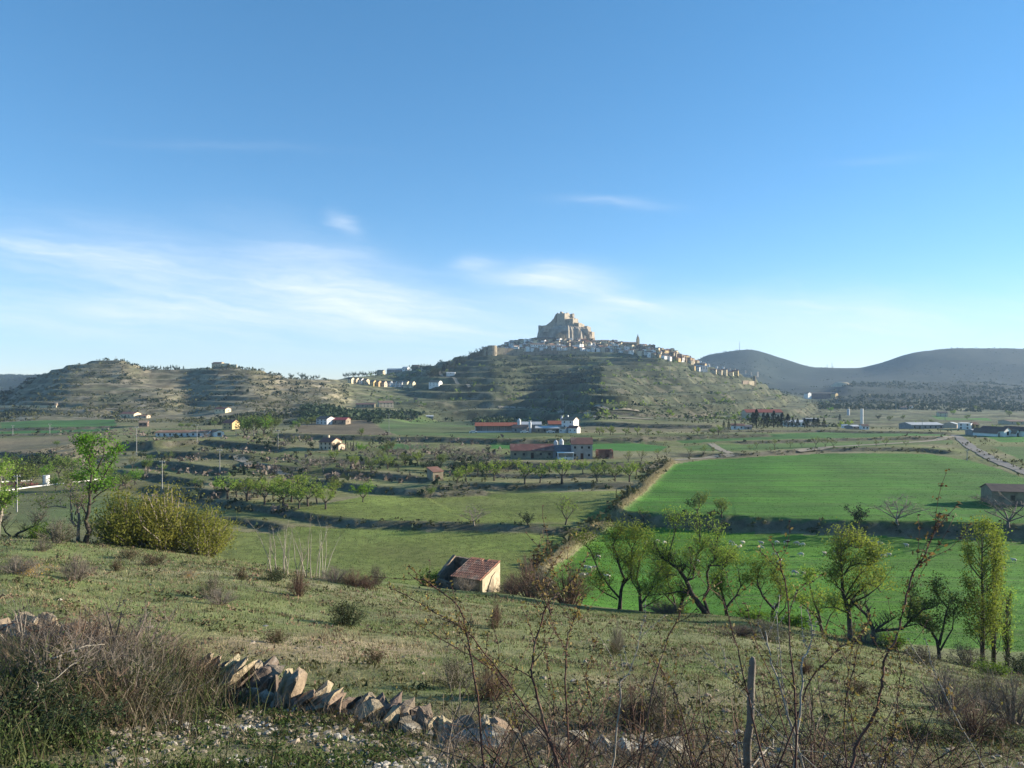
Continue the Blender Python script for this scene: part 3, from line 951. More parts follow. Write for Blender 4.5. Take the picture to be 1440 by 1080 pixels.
def grow(mb, p, d, L, r, level, maxlev, tips, rnd, spread=.7, up=.25, kids=4, wob=.25, shrink=.62, start=.35, minr=.006):
    """one limb and the limbs that leave it; tips gets (point, direction) along the last limbs"""
    n = 5 if level < 2 else 4
    pts = [Vector(p)]
    dirs = []
    d = Vector(d).normalized()
    for i in range(n):
        d = (d + Vector((rnd.uniform(-wob, wob), rnd.uniform(-wob, wob), rnd.uniform(-wob, wob) * .6 + up * .12))).normalized()
        pts.append(pts[-1] + d * (L / n))
        dirs.append(d.copy())
    rad = [max(minr, r * (1 - .62 * i / n)) for i in range(n + 1)]
    mb.tube(pts, rad, 6 if level == 0 else (5 if level == 1 else 3), cap=level == 0)
    if level >= maxlev:
        for i in range(1, n + 1):
            tips.append((pts[i], dirs[i - 1]))
        return
    if level == maxlev - 1:
        for i in range(3, n + 1):
            tips.append((pts[i], dirs[i - 1]))
    for k in range(kids + (1 if level == 0 else 0)):
        t = start + (1 - start) * (k + rnd.random()) / (kids + 1)
        i = min(int(t * n), n - 1)
        q = pts[i].lerp(pts[i + 1], t * n - i)
        ax = rnd.uniform(0, 2 * pi)
        side = Vector((cos(ax), sin(ax), 0))
        nd = (dirs[i] * (1 - spread) + side * spread + Vector((0, 0, up))).normalized()
        grow(mb, q, nd, L * shrink * rnd.uniform(.75, 1.2), rad[i] * .62, level + 1, maxlev, tips, rnd, spread, up, kids, wob, shrink, .25, minr)


def crown_mesh(name, tips, mat, n, sigma, size, tri=False, aspect=.55, droop=0.0, zmin=None, twigs=0, twig_len=.3, twig_w=.006, keep=None, twig_mat=None):
    T = np.array([list(t[0]) for t in tips])
    D = np.array([list(t[1]) for t in tips])
    if keep is not None:
        m = keep(T)
        if m.any():
            T, D = T[m], D[m]
    V, Fs, mi = [], [], []
    off = 0
    if n:
        i = rng.integers(0, len(T), n)
        # leaves gather in clumps round some of the tips, so light and dark masses and gaps appear
        wgt = rng.random(len(T)) ** 1.5
        i = rng.choice(len(T), n, p=wgt / wgt.sum())
        P = T[i] + rng.normal(size=(n, 3)) * sigma
        if zmin is not None:
            P[:, 2] = np.maximum(P[:, 2], zmin + rng.random(n) * .1)
        v, f = cards(P, size, aspect, tri, droop)
        V.append(v); Fs.append(f + off); mi.append(np.zeros(len(f), int)); off += len(v)
    if twigs:
        i = rng.integers(0, len(T), twigs)
        dd = D[i] + rng.normal(size=(twigs, 3)) * .55
        v, f2 = ribbons(T[i] + rng.normal(size=(twigs, 3)) * sigma * .5, dd, twig_len, twig_w)
        V.append(v)
        for f in f2:
            Fs.append(f + off); mi.append(np.full(len(f), 1 if twig_mat else 0))
        off += len(v)
    mats = [mat] + ([twig_mat] if twig_mat else [])
    # one index array per face size, in a fixed order
    f3 = [(f, m) for f, m in zip(Fs, mi) if f.shape[1] == 3]
    f4 = [(f, m) for f, m in zip(Fs, mi) if f.shape[1] == 4]
    FF, MM = [], []
    for grp in (f4, f3):
        if grp:
            FF.append(np.concatenate([g[0] for g in grp]))
            MM.append(np.concatenate([g[1] for g in grp]))
    return mesh_np(name, np.concatenate(V), FF, mats, False, None, np.concatenate(MM))


PROTO = {}


def proto_tree(key, seed, h, bark, leaf, n, size, sigma, kids=4, lev=2, trunk=.32, spread=.7, up=.3, r=.045, tri=True, twigs=0, twig_mat=None, twig_len=.5, twig_w=.02, droop=0):
    rnd = random.Random(seed)
    mb = MB()
    tips = []
    d = Vector((rnd.uniform(-.2, .2), rnd.uniform(-.2, .2), 1))
    p = Vector((0, 0, -.1 * h * .2))
    # trunk, then three to five limbs from its head
    pts = [p]
    for i in range(3):
        d = (d + Vector((rnd.uniform(-.15, .15), rnd.uniform(-.15, .15), .2))).normalized()
        pts.append(pts[-1] + d * (h * trunk / 3))
    mb.tube(pts, [h * r, h * r * .8, h * r * .72, h * r * .62], 6)
    for k in range(kids):
        a = 2 * pi * (k + rnd.uniform(-.3, .3)) / kids
        q = pts[2].lerp(pts[3], rnd.uniform(.2, 1))
        grow(mb, q, (cos(a) * spread, sin(a) * spread, rnd.uniform(.5, 1.0)), h * (1 - trunk) * rnd.uniform(.5, .72), h * r * .42, 1, lev + 1, tips, rnd, spread * .9, up, 3, .22, .6, .3, .0035 * h)
    zt = max(t[0].z for t in tips)
    k = h / zt * .97
    for i, v in enumerate(mb.v):
        mb.v[i] = (v[0] * k, v[1] * k, v[2] * k)
    tips = [(t[0] * k, t[1]) for t in tips]
    tm = mb.mesh(key + '_trunk', bark, True)
    cm = crown_mesh(key + '_crown', tips, leaf, n, sigma, size, tri, .7, droop, None, twigs, twig_len, twig_w, None, twig_mat)
    PROTO[key] = (tm, cm, h)


def proto_conifer(key, seed, h, w, n, size, leaf, bark):
    rnd = random.Random(seed)
    mb = MB()
    mb.tube([(0, 0, -.2), (rnd.uniform(-.1, .1), 0, h * .5), (0, 0, h * .95)], [h * .03, h * .02, .02], 6)
    P = []
    while len(P) < n:
        z = rng.random() ** .8
        a = rng.random() * 2 * pi
        lob = .75 + .25 * sin(3 * a + 9 * z + seed) * sin(14 * z)
        rr = w * .5 * (1 - z) ** .75 * (.35 + .65 * rng.random() ** .5) * lob
        P.append((rr * cos(a), rr * sin(a), h * (.08 + .92 * z)))
    v, f = cards(P, size, .5, True, .5)
    PROTO[key] = (mb.mesh(key + '_trunk', bark, True), mesh_np(key + '_crown', v, f, leaf), h)


def proto_shrub(key, seed, h, w, stem_mat, leaf, n, size, sigma, stems=14, twigs=0, twig_mat=None, tri=True, upright=.9, twig_w=.006, aspect=.55):
    """many stems from one foot, the crown a loose dome"""
    rnd = random.Random(seed)
    mb = MB()
    tips = []
    for k in range(stems):
        a = rnd.uniform(0, 2 * pi)
        t = rnd.random() ** .6
        end = Vector((cos(a) * w * .5 * t, sin(a) * w * .5 * t, h * (1 - .6 * t * t) * rnd.uniform(.6, 1.0)))
        p0 = Vector((cos(a) * w * .12 * t, sin(a) * w * .12 * t, -.05 * h))
        mid = p0.lerp(end, .55) + Vector((rnd.uniform(-.06, .06) * w, rnd.uniform(-.06, .06) * w, h * .06 * upright))
        mb.tube([p0, p0.lerp(mid, .6), mid, end], [h * .016, h * .013, h * .009, h * .004], 3, False)
        for q in range(7):
            u = .3 + .7 * q / 6
            pp = p0.lerp(mid, u / .55) if u < .55 else mid.lerp(end, (u - .55) / .45)
            tips.append((pp + Vector((rnd.gauss(0, .04) * w, rnd.gauss(0, .04) * w, 0)), (end - p0).normalized()))
    PROTO[key] = (mb.mesh(key + '_stems', stem_mat, False),
                  crown_mesh(key + '_crown', tips, leaf, n, sigma, size, tri, aspect, 0, .02 * h, twigs, h * .3, twig_w, None, twig_mat), h)


def plant(name, key, x, y, h, label, cat, group=None, rz=None, wide=1.0, sink=0.06, z=None, parts=('trunk', 'crown')):
    """one plant from a prototype: an Empty at its foot with its trunk and crown"""
    tm, cm, h0 = PROTO[key]
    k = h / h0
    if z is None:
        z = float(ground(x, y))
    e = empty(name, (x, y, z - sink * h * .3), random.uniform(0, 2 * pi) if rz is None else rz, (k * wide, k * wide, k))
    tag(e, label, cat, group)
    link(parts[0], tm, e)
    link(parts[1], cm, e)
    return e


def mini(key_from):
    """trunk and crown as one mesh, for plants only a few pixels high"""
    kk = key_from + '_mini'
    if kk in PROTO:
        return PROTO[kk]
    tm, cm, h = PROTO[key_from]
    bm = bmesh.new()
    bm.from_mesh(tm)
    for f in bm.faces:
        f.material_index = 1
    nf = len(bm.faces)
    bm.from_mesh(cm)
    me = bpy.data.meshes.new(kk)
    bm.to_mesh(me)
    bm.free()
    me.materials.append(cm.materials[0])
    me.materials.append(tm.materials[0])
    PROTO[kk] = (me, None, h)
    return PROTO[kk]


def plant_mini(name, key, x, y, h, label, cat, group=None, wide=1.0):
    return plant(name, key, x, y, h, label, cat, group, wide=wide)
    me, _, h0 = mini(key)
    o = link(name, me)
    k = h / h0
    o.location = (x, y, float(ground(x, y)) - .04 * h)
    o.rotation_euler = (0, 0, random.uniform(0, 2 * pi))
    o.scale = (k * wide, k * wide, k)
    return tag(o, label, cat, group)


M_LEAF_THICKET = leafy('leaf_thicket', (.27, .27, .045), (.16, .17, .034), .5, .08, 1.6)
# middle distance kinds (1 px there is about a quarter of a metre)
for i in range(3):
    proto_tree('almond%d' % i, 20 + i, 6, M_BARK, (M_LEAF_SPRING, M_LEAF_MID, M_LEAF_SPRING)[i], 520, .42, .34, 4, 1, .26, .75, .35, .035)
    proto_tree('leafy%d' % i, 40 + i, 7, M_BARK, (M_LEAF_MID, M_LEAF_BRIGHT, M_LEAF_MID)[i], 760, .5, .5, 5, 1, .2, .65, .4, .03)
for i in range(2):
    proto_tree('bare%d' % i, 60 + i, 6, M_BARKG, M_TWIG_GREY, 0, .2, .25, 6, 2, .18, .9, .2, .03, twigs=520, twig_len=.75, twig_w=.016)
    proto_tree('scant%d' % i, 70 + i, 6, M_BARK, M_LEAF_SPRING, 230, .3, .25, 4, 2, .22, .7, .4, .03, twigs=200, twig_len=.6, twig_w=.015, twig_mat=M_BARK)
    proto_conifer('pine%d' % i, 80 + i, 8, 5.5, 560, .7, M_LEAF_PINE, M_BARK)
proto_conifer('cypress', 84, 8, 2.0, 420, .5, M_LEAF_PINE, M_BARK)
proto_tree('dark0', 90, 7, M_BARK, M_LEAF_DARK, 700, .6, .55, 5, 1, .12, .7, .3, .03)
proto_shrub('scrub_dark', 1, 2.0, 2.8, M_BARK, M_LEAF_DARK, 420, .26, .14)
proto_shrub('scrub_grey', 2, 2.2, 2.8, M_BARKG, M_TWIG_GREY, 0, .2, .14, 24, 520, None, twig_w=.012)
proto_shrub('scrub_green', 3, 2.0, 2.8, M_BARK, M_LEAF_MID, 420, .26, .14)
# kinds for the near slope
proto_shrub('near_ever', 5, 1.15, 1.6, M_BARK, M_LEAF_DARK, 2600, .065, .07, 26, 300, M_LEAF_OLIVE, twig_w=.004)
proto_shrub('near_olive', 6, 1.0, 1.5, M_BARKG, M_LEAF_OLIVE, 1500, .055, .06, 26, 900, M_TWIG_GREY, twig_w=.003)
proto_shrub('near_dry', 7, 1.2, 1.3, M_BARKG, M_TWIG_GREY, 0, .05, .05, 34, 1500, None, twig_w=.003)
proto_shrub('near_red', 8, 1.4, 1.3, M_TWIG_RED, M_TWIG_RED, 120, .05, .05, 38, 1700, None, twig_w=.003)
proto_shrub('near_heath', 9, .5, 1.2, M_BARK, M_LEAF_OLIVE, 900, .05, .05, 24, 700, M_TWIG_RED, twig_w=.003)
proto_shrub('near_gorse', 10, .8, 1.4, M_BARKG, M_FLOWER, 500, .05, .05, 24, 800, M_TWIG_GREY, twig_w=.003)
proto_shrub('near_green', 11, 1.6, 1.8, M_BARK, M_LEAF_BRIGHT, 1800, .11, .1, 20, 0)
proto_shrub('big_yellow', 12, 5.6, 6.5, M_BARKG, M_LEAF_THICKET, 8500, .2, .36, 60, 350, M_LEAF_THICKET, twig_w=.012)
proto_shrub('big_yellow_b', 13, 5.0, 6.0, M_BARKG, M_LEAF_THICKET, 7500, .2, .34, 60, 350, M_LEAF_THICKET, twig_w=.012)

# ---- the trees of the lane on the right and at the left edge, limb by limb
def sketch_tree(name, base, ymin, limbs, label, leaf, bark, n, size, sigma, twigs=0, tw_len=.9, cat='tree', keep=None, subs=5, group=None, Y=None, dens=1.0, twig_mat=None, upb=.5, z_extra=0.0):
    """limbs are polylines in the photograph's pixels, set at the tree's own distance and given depth"""
    if Y is None:
        x0, Y = spot(base[0], base[1], ymin)
    else:
        x0 = (base[0] - 720) / F * Y
    z0 = float(ground(x0, Y))
    k = Y / F
    zpix = 540 - (z0 - CZ) / k        # row where the ground really is at this distance
    rnd = random.Random(int(base[0] * 7 + base[1]))
    mb = MB()
    tips = []
    for pts, r0, r1 in limbs:
        dep = rnd.uniform(-.9, .9)
        P = []
        n_ = len(pts)
        for i, (px, py) in enumerate(pts):
            t = i / (n_ - 1)
            P.append(Vector(((px - base[0]) * k, dep * t * 1.2 + rnd.uniform(-.08, .08), (base[1] - py) * k)))
        # smooth the run of points
        Q = []
        for i in range(n_ - 1):
            a, b = P[i], P[i + 1]
            for s in (0, .5):
                Q.append(a.lerp(b, s) + (Vector((rnd.uniform(-.04, .04), rnd.uniform(-.04, .04), 0)) if s else Vector()))
        Q.append(P[-1])
        m = len(Q)
        rad = [(r0 + (r1 - r0) * (i / (m - 1)) ** .8) * k * .42 for i in range(m)]
        if pts[0][1] >= base[1] - 3:
            Q[0] = Q[0] - Vector((0, 0, .35))
            rad[0] *= 1.25
        mb.tube(Q, rad, 7)
        for i in range(m):
            t = i / (m - 1)
            if rnd.random() < dens * (.25 + .75 * t) and (Q[i].z > .25 * max(q.z for q in Q) or t > .7):
                for s in range(subs if t > .5 else max(1, subs // 2)):
                    d0 = (Q[min(i + 1, m - 1)] - Q[max(i - 1, 0)]).normalized()
                    a = rnd.uniform(0, 2 * pi)
                    nd = (d0 * .4 + Vector((cos(a), sin(a), 0)) * .7 + Vector((0, 0, upb))).normalized()
                    grow(mb, Q[i], nd, tw_len * rnd.uniform(.7, 1.4), max(.012, rad[i] * .4), 2, 3, tips, rnd, .6, .3, 3, .25, .65, .2, .007)
    e = empty(name, (x0, Y, z0 + z_extra))
    tag(e, label, cat, group)
    mb.build('trunk', bark, e, True)
    if n or twigs:
        link('crown', crown_mesh(name + '_leaves', tips, leaf, n, sigma, size, False, .6, 0, None, twigs, .45, .008, keep, twig_mat), e)
    return e


L4 = lambda *p: [(780 + x / 4.32, 700 + y / 4.32) for x, y in p]
L5 = lambda *p: [(1080 + x / 4, 680 + y / 4) for x, y in p]
L1 = lambda *p: [(x / 4, 600 + y / 4) for x, y in p]

sketch_tree('willow', (996, 861), 55, [
    (L4((935, 695), (880, 640), (830, 570), (800, 490), (745, 410), (690, 380), (640, 330)), 12, 3),
    (L4((800, 490), (845, 480), (850, 440), (870, 350), (895, 300), (900, 180)), 4.5, 1.5),
    (L4((745, 410), (790, 395), (830, 425), (840, 370)), 3.5, 1.2),
    (L4((940, 692), (905, 600), (935, 530), (920, 440), (932, 400), (962, 365), (958, 300), (985, 210)), 6, 1.5),
    (L4((932, 400), (1010, 395), (1050, 360)), 3, 1), (L4((690, 380), (705, 310), (745, 200), (755, 150)), 3, 1),
    (L4((690, 380), (660, 360), (600, 370)), 2.5, 1), (L4((740, 460), (690, 450), (660, 480)), 2, 1), (L4((830, 570), (760, 555), (640, 570), (560, 570)), 3, 1)],
    'dark leaning willow with a forked bent trunk above the sheep pasture', M_LEAF_SPRING, M_BARK, 7000, .14, .26, 300, 1.35, Y=64, twig_mat=M_BARK)
sketch_tree('willow', (871, 853), 55, [
    (L4((395, 655), (400, 560), (420, 470), (385, 380), (350, 260), (370, 210)), 7, 1.5),
    (L4((400, 600), (330, 520), (270, 440), (215, 300), (180, 270)), 4, 1.2), (L4((410, 520), (470, 430), (470, 300), (500, 240)), 4, 1.2),
    (L4((380, 600), (300, 560), (240, 520)), 2.5, 1)],
    'feathery willow at the left end of the row below the slope', M_LEAF_SPRING, M_BARK, 6200, .14, .28, 250, 1.3, Y=66, twig_mat=M_BARK)
sketch_tree('willow', (903, 853), 55, [
    (L4((528, 660), (520, 560), (500, 470), (520, 360), (560, 270)), 7, 1.5), (L4((530, 610), (590, 520), (610, 430), (650, 380)), 4, 1.2),
    (L4((520, 560), (470, 480), (450, 400)), 3, 1.2), (L4((540, 640), (600, 600), (660, 560)), 3, 1)],
    'second willow of the row, forked low beside the feathery one', M_LEAF_SPRING, M_BARK, 5200, .14, .28, 220, 1.25, Y=66, twig_mat=M_BARK)
sketch_tree('willow', (953, 858), 55, [
    (L4((745, 685), (730, 600), (700, 520), (690, 470)), 4, 1.2), (L4((750, 680), (772, 600), (770, 575)), 5, 4), (L4((735, 640), (660, 560), (640, 500)), 3, 1)],
    'low scrubby willow with a broken stub left of the leaning willow', M_LEAF_SPRING, M_BARK, 2200, .14, .22, 200, .8, Y=66, twig_mat=M_BARK)
sketch_tree('willow', (1023, 866), 55, [
    (L4((1050, 720), (1030, 620), (1010, 530), (1020, 450), (1060, 390)), 6, 1.4), (L4((1045, 660), (1110, 590), (1140, 540), (1130, 440)), 4, 1.2),
    (L4((1035, 630), (985, 590), (970, 520)), 3, 1)],
    'pale willow with thin limbs just right of the leaning willow', M_LEAF_SPRING, M_BARK, 4600, .14, .28, 300, 1.2, Y=66, twig_mat=M_BARK)
sketch_tree('willow', (1086, 866), 55, [
    (L4((1320, 700), (1330, 620), (1270, 550), (1240, 480), (1250, 400)), 6, 1.4), (L4((1325, 640), (1380, 560), (1380, 480), (1330, 400)), 5, 1.2),
    (L4((1340, 690), (1395, 610), (1400, 520)), 3, 1)],
    'vase shaped willow in the middle of the gap before the round tree', M_LEAF_SPRING, M_BARK, 3800, .14, .26, 320, 1.2, Y=66, twig_mat=M_BARK)
sketch_tree('willow', (1157, 880), 50, [
    (L5((310, 795), (290, 720), (250, 680), (210, 650)), 6, 1.5), (L5((300, 740), (270, 640), (250, 560), (240, 500)), 4, 1.2), (L5((320, 790), (350, 700), (390, 660)), 3, 1)],
    'small grey green willow leaning left beside the round tree', M_LEAF_SPRING, M_BARK, 1900, .16, .22, 260, .85, Y=62, twig_mat=M_BARK)
sketch_tree('round_tree', (1196, 895), 48, [
    (L5((462, 862), (458, 760), (455, 680), (430, 600), (425, 500), (420, 430), (418, 365), (470, 330), (535, 345)), 9.5, 1.6),
    (L5((456, 690), (490, 615), (560, 545), (620, 560), (660, 600)), 5.5, 1.2), (L5((470, 650), (530, 600), (600, 520)), 4, 1.2),
    (L5((425, 490), (455, 440), (505, 420), (550, 430), (600, 400)), 3.5, 1.2), (L5((440, 700), (385, 680), (310, 700)), 3, 1),
    (L5((430, 590), (370, 540), (345, 500)), 3, 1), (L5((440, 600), (500, 500), (540, 450)), 3, 1)],
    'round crowned tree with a thick dark trunk and yellow green leaves', M_LEAF_YELLOW, M_BARK, 8200, .14, .28, 500, 1.2, Y=57, twig_mat=M_BARK, subs=6)
sketch_tree('split_tree', (1230, 898), 46, [
    (L5((600, 872), (602, 790), (570, 710), (510, 655)), 9, 4), (L5((603, 795), (625, 772), (660, 755), (690, 742)), 6, 2.5),
    (L5((610, 790), (640, 785), (750, 775), (785, 725), (860, 665), (915, 650)), 5.5, 2), (L5((570, 710), (565, 640)), 4, 2), (L5((785, 725), (800, 640), (790, 560)), 2.5, 1),
    (L5((760, 770), (830, 740), (880, 770)), 2.5, 1)],
    'split dark tree stump with a long limb reaching right', M_LEAF_MID, M_BARK, 1500, .16, .22, 200, .8, Y=56, twig_mat=M_BARK,
    keep=lambda T: T[:, 0] > 1.6)
sketch_tree('willow', (1321, 919), 44, [
    (L5((968, 958), (962, 850), (940, 800), (890, 770), (860, 700)), 6.5, 1.4), (L5((962, 870), (990, 760), (1010, 660), (930, 560)), 5, 1.2),
    (L5((968, 900), (1040, 780), (1050, 680)), 3.5, 1)],
    'dull green willow with a straight trunk left of the poplars', M_LEAF_MID, M_BARK, 2400, .16, .24, 350, .85, Y=56, twig_mat=M_BARK)


def poplar(name, px, py, top, Y, w, n, label, lean=0.0):
    x0 = (px - 720) / F * Y
    z0 = float(ground(x0, Y))
    h = (540 - top) / F * Y + CZ - z0
    rnd = random.Random(px)
    mb = MB()
    tips = []
    mb.tube([(0, 0, -.3), (.05, 0, h * .3), (lean * .5, 0, h * .65), (lean, 0, h * .96)], [.19, .14, .08, .015], 7)
    for i in range(70):
        t = rnd.uniform(.08, .93)
        a = rnd.uniform(0, 2 * pi)
        rr = w * .5 * (.45 + .55 * sin(pi * min(1, t * .9 + .12)))
        L = min(h * (1 - t) * .9 + .4, rnd.uniform(1.4, 3.2))
        p = Vector((lean * t * t, 0, h * t))
        e = p + Vector((cos(a) * rr * rnd.uniform(.5, 1), sin(a) * rr * rnd.uniform(.5, 1), L))
        m = p.lerp(e, .4) + Vector((cos(a) * rr * .25, sin(a) * rr * .25, -.1))
        mb.tube([p, m, e], [.035, .022, .006], 3, False)
        for q in range(6):
            u = .2 + .8 * q / 5
            tips.append((m.lerp(e, u), (e - m).normalized()))
    e = empty(name, (x0, Y, z0))
    tag(e, label, 'tree')
    mb.build('trunk', M_BARK, e, True)
    link('crown', crown_mesh('poplar_leaves', tips, M_LEAF_SPRING, n, .22, .13, False, .7, 0, None, 300, .5, .006, None, M_LEAF_YELLOW), e)


poplar('poplar', 1381, 922, 735, 56, 3.5, 9000, 'tall narrow poplar in pale new leaf at the right of the row')
poplar('poplar', 1397, 925, 752, 57, 1.8, 2600, 'shorter twin poplar touching the tall one on its right')
poplar('poplar', 1416, 928, 835, 58, 1.1, 700, 'thin bare looking young poplar at the right end of the row')

sketch_tree('left_tree', (117, 770), 45, [
    (L1((470, 682), (505, 612), (492, 550), (515, 500), (522, 440), (532, 380), (545, 290), (532, 200), (550, 130)), 9, 1.5),
    (L1((495, 530), (455, 488), (430, 470)), 3.5, 1.5), (L1((530, 400), (560, 330), (600, 240), (640, 170)), 3.5, 1.2), (L1((540, 300), (490, 220), (440, 150)), 3, 1.2),
    (L1((545, 270), (600, 180), (610, 130)), 2.5, 1), (L1((525, 430), (575, 390), (610, 370)), 2.5, 1), (L1((532, 210), (480, 140), (470, 120)), 2.5, 1), (L1((530, 370), (470, 320), (430, 330)), 2.5, 1)],
    'tall tree with a crooked dark trunk and a bright green top', M_LEAF_BRIGHT, M_BARK, 3000, .17, .2, 350, .62, Y=57, twig_mat=M_BARK,
    keep=lambda T: (T[:, 2] > 4.4) | (rng.random(len(T)) < .12))
sketch_tree('half_bare_tree', (110, 762), 45, [
    (L1((440, 648), (432, 560), (424, 490), (400, 440)), 6, 3), (L1((428, 555), (395, 530), (375, 440), (365, 375), (330, 350)), 4.5, 1.2),
    (L1((375, 450), (320, 440), (260, 450)), 2.5, 1), (L1((424, 490), (450, 420), (460, 380)), 3, 1)],
    'half bare tree with pale grey trunk leaning against the tall one', M_LEAF_SPRING, M_BARKG, 900, .15, .28, 420, .9, Y=59, twig_mat=M_BARKG)
sketch_tree('half_bare_tree', (-6, 742), 45, [
    (L1((-20, 560), (10, 450), (30, 400), (60, 375)), 10, 3), (L1((10, 450), (-30, 350), (-20, 260)), 5, 2), (L1((30, 400), (20, 300), (60, 230)), 4, 1.5)],
    'pale trunked tree cut by the left edge of the view', M_LEAF_SPRING, M_BARKP, 1900, .18, .3, 300, 1.0, Y=60, twig_mat=M_BARKG)
sketch_tree('fallen_limb', (18, 744), 45, [
    (L1((70, 578), (110, 550), (150, 535), (190, 515), (240, 500)), 5, 2), (L1((70, 578), (40, 545), (25, 490)), 3, 1.2), (L1((190, 515), (210, 480), (260, 470)), 2.5, 1)],
    'dead limb lying in the grass with grey twigs under the left trees', M_TWIG_GREY, M_BARK, 0, .1, .15, 420, .7, 'fallen branch', Y=58)

# the big yellow green thicket beside them
for px, Y, h, key, lab in [(178, 60, 5.3, 'big_yellow_b', 'darker yellow green thicket bush touching the crooked tree'), (232, 61, 6.2, 'big_yellow', 'largest bush of the yellow green thicket'),
                           (287, 62, 4.7, 'big_yellow_b', 'lowest bush of the yellow green thicket, at its right end')]:
    x, y = at(px, Y)
    plant('thicket_bush', key, x, y, h, lab, 'bush', 'yellow green thicket', parts=('stems', 'crown'))


# pale bare saplings in front of the meadow
def sapling(px, Y, top, lean, label, n=5):
    x0 = (px - 720) / F * Y
    z0 = float(ground(x0, Y))
    k = Y / F
    h = (540 - top) * k + CZ - z0
    rnd = random.Random(px * 3)
    mb = MB()
    tips = []
    for i in range(n):
        a = rnd.uniform(-.35, .35) + lean
        hh = h * rnd.uniform(.7, 1.0) if i else h
        p = Vector((rnd.uniform(-.3, .3), rnd.uniform(-.3, .3), -.1))
        pts = [p]
        for s in range(5):
            pts.append(pts[-1] + Vector((a * hh / 5 * (.6 + .25 * s) + rnd.uniform(-.06, .06), rnd.uniform(-.08, .08), hh / 5)))
        mb.tube(pts, [.036, .03, .026, .02, .014, .006], 4)
        for s in range(2, 6):
            for q in range(3):
                tips.append((pts[s], (pts[s] - pts[s - 1]).normalized()))
    e = empty('bare_sapling', (x0, Y, z0))
    tag(e, label, 'sapling', 'bare pale saplings by the meadow')
    mb.build('stem', M_BARKP, e, True)
    link('twigs', crown_mesh('sapling_twigs', tips, M_TWIG_PALE, 0, .1, .1, twigs=70, twig_len=.8, twig_w=.006), e)


sapling(381, 46, 742, -.16, 'leftmost clump of bare pale saplings, its stems fanning left')
sapling(398, 47, 727, .02, 'tallest clump of bare pale saplings, straight and whitish', 6)
sapling(424, 48, 745, .1, 'thin reddish clump of bare saplings between the two pale ones', 4)
sapling(436, 45, 730, .05, 'clump of bare pale saplings with two white stems leaning right', 4)
sapling(452, 47, 738, .18, 'rightmost clump of bare pale saplings, its stems fanning right', 4)


